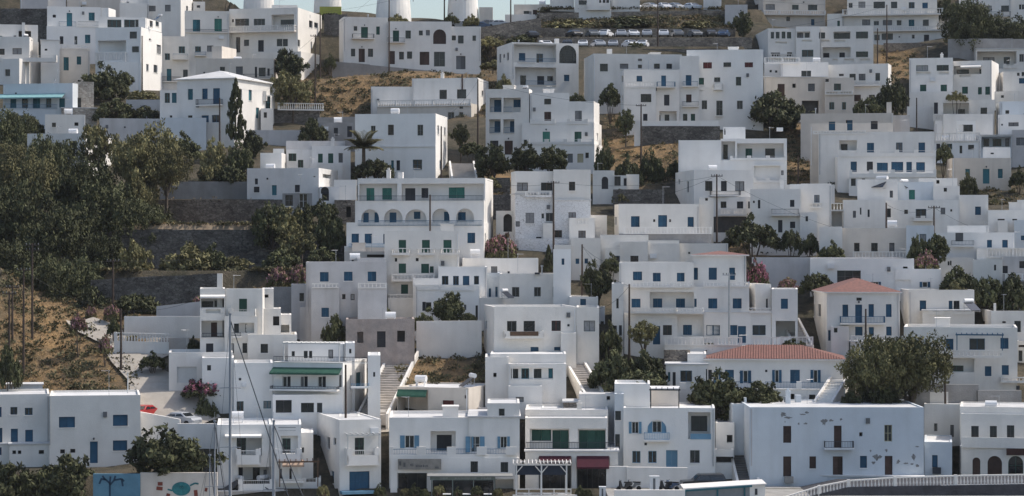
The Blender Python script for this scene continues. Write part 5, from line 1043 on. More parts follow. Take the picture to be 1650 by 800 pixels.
for args in [
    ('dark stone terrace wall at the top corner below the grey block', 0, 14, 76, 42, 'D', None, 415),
    ('grey sloping kerb wall under the long house with the arched brown window', 535, 99, 778, 126, 'd', 122, 401.5),
    ('short concrete wall below the dry grass slope beside the carport', 512, 189, 576, 206, 'd', None, 360),
    ('dark stone carport wall below the tall pole on the slope', 440, 175, 515, 194, 'D', None, 364),
    ('plain concrete terrace wall between the cypress and the dark bush', 397, 210, 486, 228, 'g', None, 352),
    ('rubble wall at the edge of the ridge road by the parked cars', 775, 44, 872, 60, 's', 29, 416),
    ('long stone wall carrying the upper car park', 868, 21, 1172, 40, 's', 17, 428.1),
    ('stone wall behind the middle row of parked cars', 865, 46, 1185, 62, 's', None, 419.1),
    ('long grey wall between the two lower rows of parked cars', 866, 61, 1212, 84, 's', None, 410.15),
    ('shaded stone wall under the white parapet below the large plain block', 1034, 204, 1160, 228, 'D', None, 350),
    ('white parapet wall on the terrace below the large plain block', 1022, 195, 1158, 207, 'w', None, 350.4),
    ('tall grey stone wall beside the dark trees at the upper corner', 1528, 63, 1660, 100, 'd', None, 401),
    ('brown stone wall over the dry grass below the three-tier apartment house', 1424, 70, 1548, 92, 's', None, 408),
    ('rough stone wall beside the sea-green shuttered house', 780, 314, 824, 345, 'D', None, 312),
    ('stone terrace wall above the blue-shuttered bungalow', 988, 305, 1072, 330, 'D', None, 318),
    ('long plastered grey wall behind the red hipped roof house', 1212, 415, 1472, 447, 'g', None, 286),
    ('white slanting wall under the bushy garden above the dark slope', 671, 518, 776, 572, 'w', 517, 266),
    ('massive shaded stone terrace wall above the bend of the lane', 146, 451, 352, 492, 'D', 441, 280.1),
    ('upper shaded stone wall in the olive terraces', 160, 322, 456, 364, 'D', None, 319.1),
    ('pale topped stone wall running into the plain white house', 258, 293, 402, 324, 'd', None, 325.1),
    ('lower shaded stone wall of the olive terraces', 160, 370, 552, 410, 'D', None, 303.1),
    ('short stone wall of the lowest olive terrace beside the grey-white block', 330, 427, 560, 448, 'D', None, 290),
    ('grey garden wall rising behind the enclosed yard', 252, 494, 325, 512, 'g', 486, 272),
    ('grey rubble wall beside the stairwell of the tower-like house', 436, 463, 474, 508, 'd', None, 276),
    ('dark stone wall with stepped top under the blue pergola house', 1467, 620, 1577, 654, 'd', None, 251),
    ('dark stone wall stepping down beyond the rusty post', 1576, 629, 1646, 654, 'd', None, 250.6),
    ('rubble stone wall beside the red tiled veranda house', 1070, 564, 1112, 590, 's', None, 258),
    ('white terrace wall fronting the light blue shuttered house', 1010, 753, 1108, 790, 'w', 754, 236),
    ('white end wall with small holes beside the maroon awnings', 977, 752, 1012, 790, 'w', None, 236.3),
    ('white wall sloping up beside the parked red car', 226, 664, 290, 725, 'w', 676, 243),
    ('lower white wall behind the spreading tree by the quay', 286, 683, 354, 730, 'w', None, 242),
    ('quay wall painted blue with a bare tree mural', 150, 764, 226, 806, 'm', None, 229),
    ('beige quay wall with a painted fish mural', 226, 762, 350, 806, 'e', None, 229.1),
    ('white wall at the back of the enclosed yard', 200, 510, 324, 545, 'w', None, 268.1),
    ('lime yellow painted wall in front of the middle windmill', 515, 11, 550, 28, 'y', None, 424),
    ('dark stone wall under the middle windmill between two houses', 522, 24, 560, 70, 'D', None, 414),
    ('white wall running down beside the long steps', 612, 662, 622, 690, 'w', None, 248),
    ('long low white quay wall beside the teal edged canopy', 990, 790, 1104, 806, 'w', None, 226),
    ('grey plaster wall behind the dark bushes beside the rubble gable house', 203, 161, 258, 194, 'g', None, 366),
    ('dark stone wall holding up the lowest car row', 905, 79, 1190, 98, 'D', None, 402.6),
    ('white garden wall between the low white porch and the arcade house', 538, 290, 574, 322, 'w', None, 318),
    ('white wall between the speckled stone house and the bungalow', 946, 347, 978, 398, 'w', None, 300.5),
    ('white wall under the open pergola balcony house running to the squared piers', 1262, 298, 1345, 325, 'w', None, 322),
    ('white terrace wall below the green-shuttered house', 1462, 172, 1512, 205, 'w', None, 371),
    ('white wall above the crumbling cream house', 1520, 184, 1600, 215, 'w', None, 357),
    ('grey-white wall stepping along the lane below the veranda house', 1420, 186, 1466, 222, 'g', None, 356),
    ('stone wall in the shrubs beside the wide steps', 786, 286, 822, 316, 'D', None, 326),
    ('white wall below the two small blue windows', 898, 476, 940, 500, 'w', None, 279),
]: RW(*args)

def drape(name, pts, m, lift=.12, y0=226, sub=14, ac=8):
    """a road laid on the terrain: pts = (col,row,half width in metres)"""
    P = [(hit(x, y, y0), w_) for x, y, w_ in pts]; C_ = []
    for i in range(len(P) - 1):
        for k in range(sub): t = k / sub; C_.append((P[i][0].lerp(P[i + 1][0], t), P[i][1] * (1 - t) + P[i + 1][1] * t))
    C_.append(P[-1]); b = MB(); rows = []
    for i, (c, w_) in enumerate(C_):
        d = (C_[min(i + 1, len(C_) - 1)][0] - C_[max(i - 1, 0)][0]); d.z = 0; d.normalize(); n = Vector((-d.y, d.x, 0)); r = []
        zc = float(ground(c.x, c.y))
        for j in range(ac + 1):
            q = c + n * (w_ * (1 - 2 * j / ac)); r.append(len(b.v)); b.v.append((q.x, q.y, float(ground(q.x, q.y)) + lift))
        rows.append(r)
    for i in range(len(rows) - 1):
        for j in range(ac): b.f.append((rows[i][j], rows[i][j + 1], rows[i + 1][j + 1], rows[i + 1][j]))
    return structure(name, b.mesh(name, m, True))
LANE = mat('pale_concrete_lane', (.42, .38, .33), .9, .1, .6, .3, 5)
drape('road', [(128, 523, 2.0), (160, 535, 2.2), (186, 556, 1.6), (205, 585, 1.8), (240, 612, 2.4), (262, 640, 3.4), (300, 664, 3.2), (330, 690, 2.2)], LANE, .3, 226)
drape('path', [(190, 370, 1.2), (300, 368, 1.2), (436, 364, 1.0)], mat('dusty_path', (.38, .29, .2), .95, .15, 1), .15, 290)
drape('pavement', [(228, 584, 1.4), (262, 568, 1.6), (305, 560, 1.5)], LANE, .2, 245)
drape('pavement', [(560, 690, 1.5), (600, 688, 1.5), (640, 686, 1.5)], LANE, .15, 240)
# quay
b = MB(); b.box(-140, 222.5, .1, 9.4, 236.2, .88); structure('quay', b.mesh('quay', CONC)); b = MB(); b.box(9.4, 222.5, .1, 140, 237.5, 1.68); structure('road', b.mesh('road', CONC))

def ST(label, xb, yb, xt, yt, wd, n, mt='c', Yb=None, Yt=None):
    Pb = at(xb, yb, Yb or float(y_of_row(yb))); Pt = at(xt, yt, Yt or float(y_of_row(yt)))
    d = (Pt - Pb); run = d.xy.length; rz = math.atan2(d.y, d.x) - math.pi / 2; ux = run / n; uz = d.z / n
    t = thing('stairs', label, 'steps', Pb, rz); m = MB(); m.box(-wd / 2, 0, -.9, wd / 2, ux * 1.04, uz); me = m.mesh('step', mt)
    for i in range(n): link('step', me, t, (0, i * ux, i * uz))
    for s_ in (-1, 1):
        m = MB(); k = 0; x0, x1 = (wd / 2, wd / 2 + .25) if s_ > 0 else (-wd / 2 - .25, -wd / 2)
        m.v += [(x0, 0, -2.5), (x1, 0, -2.5), (x1, run, d.z - 3), (x0, run, d.z - 3), (x0, 0, .35), (x1, 0, .35), (x1, run, d.z + .4), (x0, run, d.z + .4)]
        for q in ((0, 3, 2, 1), (4, 5, 6, 7), (0, 1, 5, 4), (1, 2, 6, 5), (2, 3, 7, 6), (3, 0, 4, 7)): m.f.append(q)
        link('side_wall', m.mesh('side_wall', WALLC['w']), t)
STEPM = mat('worn_pale_steps', (.50, .46, .42), .9, .12, 1, .2, 6)
ST('long pale flight of steps climbing from the quay houses to the pink ruin', 600, 672, 652, 570, 2.9, 26, STEPM, 247, 266)
ST('dark narrow steps between the light blue shuttered house and the huge plain house', 1206, 782, 1186, 702, 1.9, 22, mat('grey_steps', (.16, .15, .14), .9, .15, 1), 237, 249)
ST('white steps rising beside the laundry house', 962, 645, 926, 586, 1.8, 16, STEPM, 249, 261)
ST('wide stone steps below the plain wall beside the neoclassical house', 748, 288, 744, 264, 3.2, 8, STEPM, 330, 336)
ST('white steps with dark railing beside the red tiled veranda house', 1326, 652, 1352, 612, 1.6, 10, WALLC['w'], 247, 253)
ST('stone steps beside the symmetrical house with the blue iron balcony', 1295, 562, 1272, 518, 1.8, 12, STEPM, 262, 271)

# ================================================================ utility poles and wires
PM = {}
def pole_top(px_, y, Y): return at(px_, y, Y)
def POLE(label, x, yt, yb, arm=1, Y=None, mt=None, r=.15):
    Yc = Y or float(y_of_row(yb)); P_ = at(x, yb, Yc); zt = at(x, yt, Yc).z; zg = min(float(ground(P_.x, P_.y)), P_.z) - .6
    t = thing('utility_pole', label, 'pole', (P_.x, P_.y, zg)); m = MB(); h = zt - zg; m.tube([(0, 0, 0), (0, 0, h * .5), (0, 0, h)], r, 8, r * .62); link('pole', m.mesh('pole', mt or WOOD), t)
    if arm:
        for k in range(arm):
            m = MB(); z = h - .3 - k * .55; m.box(-.75, -.06, z, .75, .05, z + .1); a_ = link('crossarm', m.mesh('crossarm', mt or WOOD), t)
            if 'ins' not in PM: m2 = MB(); m2.lathe([(.03, 0), (.055, .05), (.05, .16), (.02, .2)], 0, 0, 6); PM['ins'] = m2.mesh('insulator', CM['y'])
            for xx in (-.68, -.3, .3, .68): link('insulator', PM['ins'], a_, (xx, 0, z + .1))
    return Vector((P_.x, P_.y, zt - .2))
P1 = POLE('tall dark pole in front of the long house below the windmills', 627, -30, 108, 1, 398)
P2 = POLE('thick pole on the ridge beside the second-last windmill', 716, -25, 36, 1, 424)
POLE('pole standing before the windmill with red trim', 737, -20, 42, 0, 423, mat('rust_pole', (.13, .07, .05), .8, .2, 3))
POLE('slim pole on the ridge by the cream apron house', 823, -30, 28, 0, 424)
POLE('dark pole against the corner of the white house with the wide flank', 229, 58, 131, 0, 379)
P3 = POLE('pole with crossarm rising from the dry grassy slope', 508, 56, 178, 1, 365)
POLE('pole at the corner of the wide balustraded house', 516, 22, 102, 0, 398)
POLE('thin pole in front of the house with the pale hipped roof', 354, 158, 226, 0, 349)
POLE('dark pole at the corner of the neoclassical house by the wide steps', 711, 204, 287, 0, 330)
P4 = POLE('pole between the peach wing and the tall stacked-balcony house', 770, 128, 250, 0, 343)
P5 = POLE('pole standing in the green slope east of the stepped house', 1033, 168, 292, 1, 338)
P6 = POLE('pole with two round insulator pots before the shuttered flowered balcony', 1155, 281, 392, 1, 298)
P7 = POLE('pole crossing the face of the speckled stone house', 892, 292, 400, 1, 292)
P8 = POLE('pole before the two small blue windows above the round dark tree', 938, 394, 480, 0, 279)
POLE('pole before the blue arcade house', 693, 314, 374, 0, 288)
P9 = POLE('pole standing by the wind-bent tree and the blue-shuttered rows', 1014, 458, 566, 0, 262)
POLE('grey lamp pole against the blue-shuttered balconied house', 1175, 440, 562, 1, 263, METAL)
P10 = POLE('pole between the two terraces of parked cars', 1060, -20, 88, 0, 404)
P11 = POLE('pole in front of the three-tier apartment house', 1429, 8, 72, 0, 405)
POLE('pole at the edge of the dry grass patch beside the slotted parapets', 1414, 46, 104, 0, 393)
POLE('thin pole near the low cream house with the chimney', 1477, 158, 214, 0, 350)
POLE('slim pole on the dry slope beside the open pergola balcony house', 1286, 252, 297, 0, 330)
P12 = POLE('pole over the roof edge of the rambling white block', 1428, 327, 372, 0, 296)
P13 = POLE('pole with insulators before the blue-shuttered block', 1505, 332, 402, 1, 291)
POLE('pole before the blue iron balcony of the symmetrical house', 1395, 498, 566, 0, 258)
POLE('pole beside the umbrella pine and the white balustrade', 1523, 575, 640, 0, 250)
P14 = POLE('dark pole standing beside the lane at the enclosed yard', 195, 498, 604, 0, 257)
P15 = POLE('second tallest pole on the dry hillside', 38, 432, 573, 1, 258)
P16 = POLE('pole farthest up the dry hillside with double crossarm', 52, 392, 534, 2, 264)
P17 = POLE('short thick pole lowest on the dry hillside', 15, 470, 566, 1, 256)
P18 = POLE('short pole just behind the lowest pole on the dry hillside', 20, 460, 560, 1, 262)
P19 = POLE('pole against the massive stone terrace wall', 182, 418, 492, 1, 278)
POLE('brown pole rising over the roof of the curved quayside house', 557, 588, 678, 0, 238.5)
POLE('short white post at the foot of the dry hillside', 206, 600, 628, 0, 247, CM['w'], .08)
POLE('rusty post on the dark stone wall under the pergola house', 1524, 607, 640, 0, 250, mat('rust_pole', (.13, .07, .05)), .06)
wm = mat('black_cable', (.02, .02, .02), .6, .05, 2)
def WIRE(label, A, B, sag=.8):
    pts = [A.lerp(B, i / 14) - Vector((0, 0, sag * 4 * (i / 14) * (1 - i / 14))) for i in range(15)]; O = pts[0].copy(); m = MB(); m.tube([p - O for p in pts], .018, 3, cap=False)
    thing('cable', label, 'cable', O, 0, None, m.mesh('cable', wm))
for a_, b_, l_ in ((P16, P19, 'cable from the highest dry hillside pole to the terrace wall pole'), (P15, P14, 'cable sagging across the dry hillside to the lane pole'), (P5, P4, 'cable between the green slope pole and the stacked-balcony pole'),
                   (P7, P6, 'cable sloping past the speckled stone house'), (P12, P13, 'cable over the stepped white roofs'), (P3, P1, 'cable above the dry grassy slope'), (P9, P8, 'cable above the round dark tree'), (P10, P11, 'long cable over the parked cars')): WIRE(l_, a_, b_)

P0 = lambda x, y, Y: at(x, y, Y)
for l_, a_, b_ in (('cable from the lane pole to the tower-like house', P14, P0(330, 478, 257)), ('cable from the terrace wall pole over the olive terraces', P19, P0(470, 398, 300)), ('cable from the flowered balcony pole to the bungalow roof', P6, P0(990, 330, 298)), ('cable from the flowered balcony pole toward the cream brown-windowed house', P6, P0(1360, 372, 293)),
                   ('cable from the speckled house pole to the arcade house roof', P7, P0(782, 290, 297)), ('cable from the round tree pole to the blue-shuttered balconied house', P8, P0(1000, 426, 268)), ('cable from the wind-bent tree pole to the small blue window building', P9, P0(960, 498, 262)), ('cable from the ridge pole down to the wide balustraded house', P2, P0(520, 20, 404)),
                   ('cable from the apartment pole over the slotted parapets', P11, P0(1225, 48, 403)), ('cable from the insulator pole to the blue-shuttered block', P13, P0(1620, 380, 290)), ('cable from the stacked-balcony pole to the neoclassical house', P4, P0(716, 190, 334)), ('cable from the dry slope pole to the hipped roof house', P3, P0(400, 132, 353)), ('cable from the second hillside pole to the lowest pole', P15, P17)): WIRE(l_, a_, b_, .6)
# ================================================================ plants
LEAFC = {
 'dark': mat('dark_evergreen_leaves', (.080, .084, .040), .8, .1, 1, attr='tint', spec=.2, objvar=.3),
 'olive': mat('grey_green_leaves', (.18, .165, .078), .8, .1, 1, attr='tint', spec=.2, objvar=.3),
 'pine': mat('pine_needles', (.115, .11, .05), .8, .1, 1, attr='tint', spec=.2, objvar=.3),
 'grass': mat('dry_scrub', (.13, .12, .068), .9, .1, 1, attr='tint', spec=.1),
 'straw': mat('straw_grass', (.44, .31, .16), .9, .1, 1, attr='tint', spec=.1),
 'pink': mat('pink_blossom', (.42, .16, .22), .8, .1, 1, attr='tint'),
 'mauve': mat('mauve_blossom', (.34, .17, .19), .8, .1, 1, attr='tint'),
}
BARK = mat('bark', (.12, .095, .075), .9, .2, 4)
def leaf_cloud(seed, nclump, nleaf, leaf, shape, m, flower=None, ffrac=0):
    r = np.random.default_rng(seed); P = []
    while len(P) < nclump:
        p = r.uniform(-1, 1, 3)
        if shape == 'round':
            if np.linalg.norm(p) > 1 or np.linalg.norm(p) < .35: continue
            p = p * (1 + .42 * math.sin(3 * p[0] + seed) * math.cos(3.3 * p[1] + seed * 2)); p[2] = p[2] * .5 + .5
        elif shape == 'umbrella':
            if p[0] ** 2 + p[1] ** 2 > 1: continue
            rr = math.hypot(p[0], p[1]); hgt = .45 * (1 - rr ** 2) ** .5 + .1 * math.sin(5 * p[0] + seed); p[2] = .5 + hgt * r.uniform(.2, 1.1) - (.2 * r.random())
        elif shape == 'cone':
            z = r.random() ** 1.3; rad = (1 - z) ** .7 * (.35 + .65 * min(1, z * 6 + .3)); a = r.uniform(0, 6.28); q = rad * r.uniform(.4, 1) ; p = np.array([q * math.cos(a), q * math.sin(a), z])
        elif shape == 'mound':
            if p[0] ** 2 + p[1] ** 2 > 1: continue
            rr = p[0] ** 2 + p[1] ** 2; p[2] = (1 - rr) ** .5 * (.85 + .18 * math.sin(5 * p[0] + seed) * math.cos(4 * p[1])) * r.uniform(.12, 1.05) ** .6
        P.append(p)
    P = np.array(P); N_ = nclump * nleaf
    c = np.repeat(P, nleaf, 0); tint = np.repeat(np.clip(r.normal(.5, .22, nclump), 0, 1), nleaf) + r.normal(0, .08, N_)
    off = r.normal(0, 1, (N_, 3)); off /= np.linalg.norm(off, axis=1)[:, None]; cs = .17 if shape != 'cone' else .1
    c = c + off * (r.uniform(.2, 1, (N_, 1)) ** .6) * cs * np.array([1, 1, .75 if shape != 'cone' else .35])
    a = r.normal(0, 1, (N_, 3)); a /= np.linalg.norm(a, axis=1)[:, None]; bb = np.cross(a, off + .01); bb /= np.linalg.norm(bb, axis=1)[:, None]
    s = leaf * r.uniform(.6, 1.3, (N_, 1)); a = a * s; bb = bb * s * .6
    v = np.stack([c - a, c - bb * .8, c + a, c + bb * .8], 1).reshape(-1, 3); f = np.arange(4 * N_).reshape(-1, 4)
    me = bpy.data.meshes.new('crown'); me.from_pydata(v.tolist(), [], f.tolist()); me.materials.append(m)
    if flower is not None:
        me.materials.append(flower); pick = (r.random(N_) < ffrac) & (P[:, 2].repeat(nleaf) > .25); me.polygons.foreach_set('material_index', pick.astype(int).tolist())
    at_ = me.attributes.new('tint', 'FLOAT', 'FACE'); at_.data.foreach_set('value', np.clip(tint, 0, 1).astype(np.float32)); me.update(); return me
CROWN = {}
def crown(kind, i):
    k = (kind, i)
    if k not in CROWN:
        sd = hash_s(kind) % 97 + i * 13
        spec = {'dark': (150, 34, .075, 'round', 'dark'), 'olive': (130, 30, .075, 'round', 'olive'), 'bush': (110, 30, .085, 'mound', 'dark'), 'obush': (110, 30, .085, 'mound', 'olive'), 'pine': (170, 50, .035, 'umbrella', 'pine'),
                'cypress': (170, 26, .07, 'cone', 'dark'), 'pink': (110, 34, .085, 'mound', 'dark'), 'mauve': (110, 34, .085, 'mound', 'olive'), 'big': (330, 40, .042, 'round', 'dark'), 'bigolive': (330, 40, .042, 'round', 'olive'), 'bigpine': (330, 40, .042, 'round', 'pine')}[kind]
        CROWN[k] = leaf_cloud(sd, spec[0], spec[1], spec[2], spec[3], LEAFC[spec[4]], LEAFC['pink'] if kind == 'pink' else (LEAFC['mauve'] if kind == 'mauve' else None), .5)
    return CROWN[k]
NT = [0]
def TREE(kind, x, yt, yb, w_, label, stem=None, Y=None, n=3):
    """x centre col, yt top row, yb foot of crown row, w width in photo pixels; stem: row where the trunk meets the ground"""
    foot = stem or yb; Yc = Y or float(y_of_row(foot)); P_ = at(x, foot, Yc); zg = float(ground(P_.x, P_.y)); ppm = F / Yc
    top = at(x, yt, Yc).z; cb = at(x, yb, Yc).z; cb = min(cb, top - .8); wd = w_ / ppm / 2
    tree = kind not in ('bush', 'obush', 'pink', 'mauve') ; nm = {'bigpine': 'pine_tree', 'cypress': 'cypress_tree', 'pink': 'oleander_bush', 'mauve': 'oleander_bush', 'bush': 'bush', 'obush': 'bush'}.get(kind, 'tree')
    t = thing(nm, label, 'tree' if tree else 'bush', (P_.x, P_.y, zg)); rr = random.Random(NT[0]); NT[0] += 1
    hz = top - cb; c = link('crown' if tree else 'foliage', crown(kind, rr.randrange(n)), t, (0, 0, cb - zg), rr.uniform(0, 6.28), (wd / (.98 if kind != 'cypress' else .95), wd / .98, hz / (1.0 if kind in ('dark', 'olive', 'big', 'bigolive', 'bigpine') else 1.02)))
    m = MB(); r0 = max(.09, min(.45, wd * .09)); hh = cb - zg + hz * .45
    if tree:
        zb = -.8
        for k in range(1 if kind == 'cypress' else 4):
            a = k * 1.57 + rr.uniform(-.5, .5); q = 0 if kind == 'cypress' else wd * .5
            split = max(.2, (cb - zg) * .6 + .1 * hz)
            m.tube([(0, 0, zb), (0.05, .03, split), (math.cos(a) * q * .5, math.sin(a) * q * .5, split + (hh - split) * .6), (math.cos(a) * q, math.sin(a) * q, hh + hz * .15)], r0, 6, r0 * .25, cap=False)
        link('trunk', m.mesh('trunk', BARK, True), t)
    else:
        for k in range(4): a = k * 1.57 + rr.uniform(-.4, .4); m.tube([(0, 0, -.4), (math.cos(a) * wd * .5, math.sin(a) * wd * .5, cb - zg + hz * .6)], r0 * .5, 5, r0 * .2, cap=False)
        link('stem', m.mesh('stem', BARK), t)
    return t
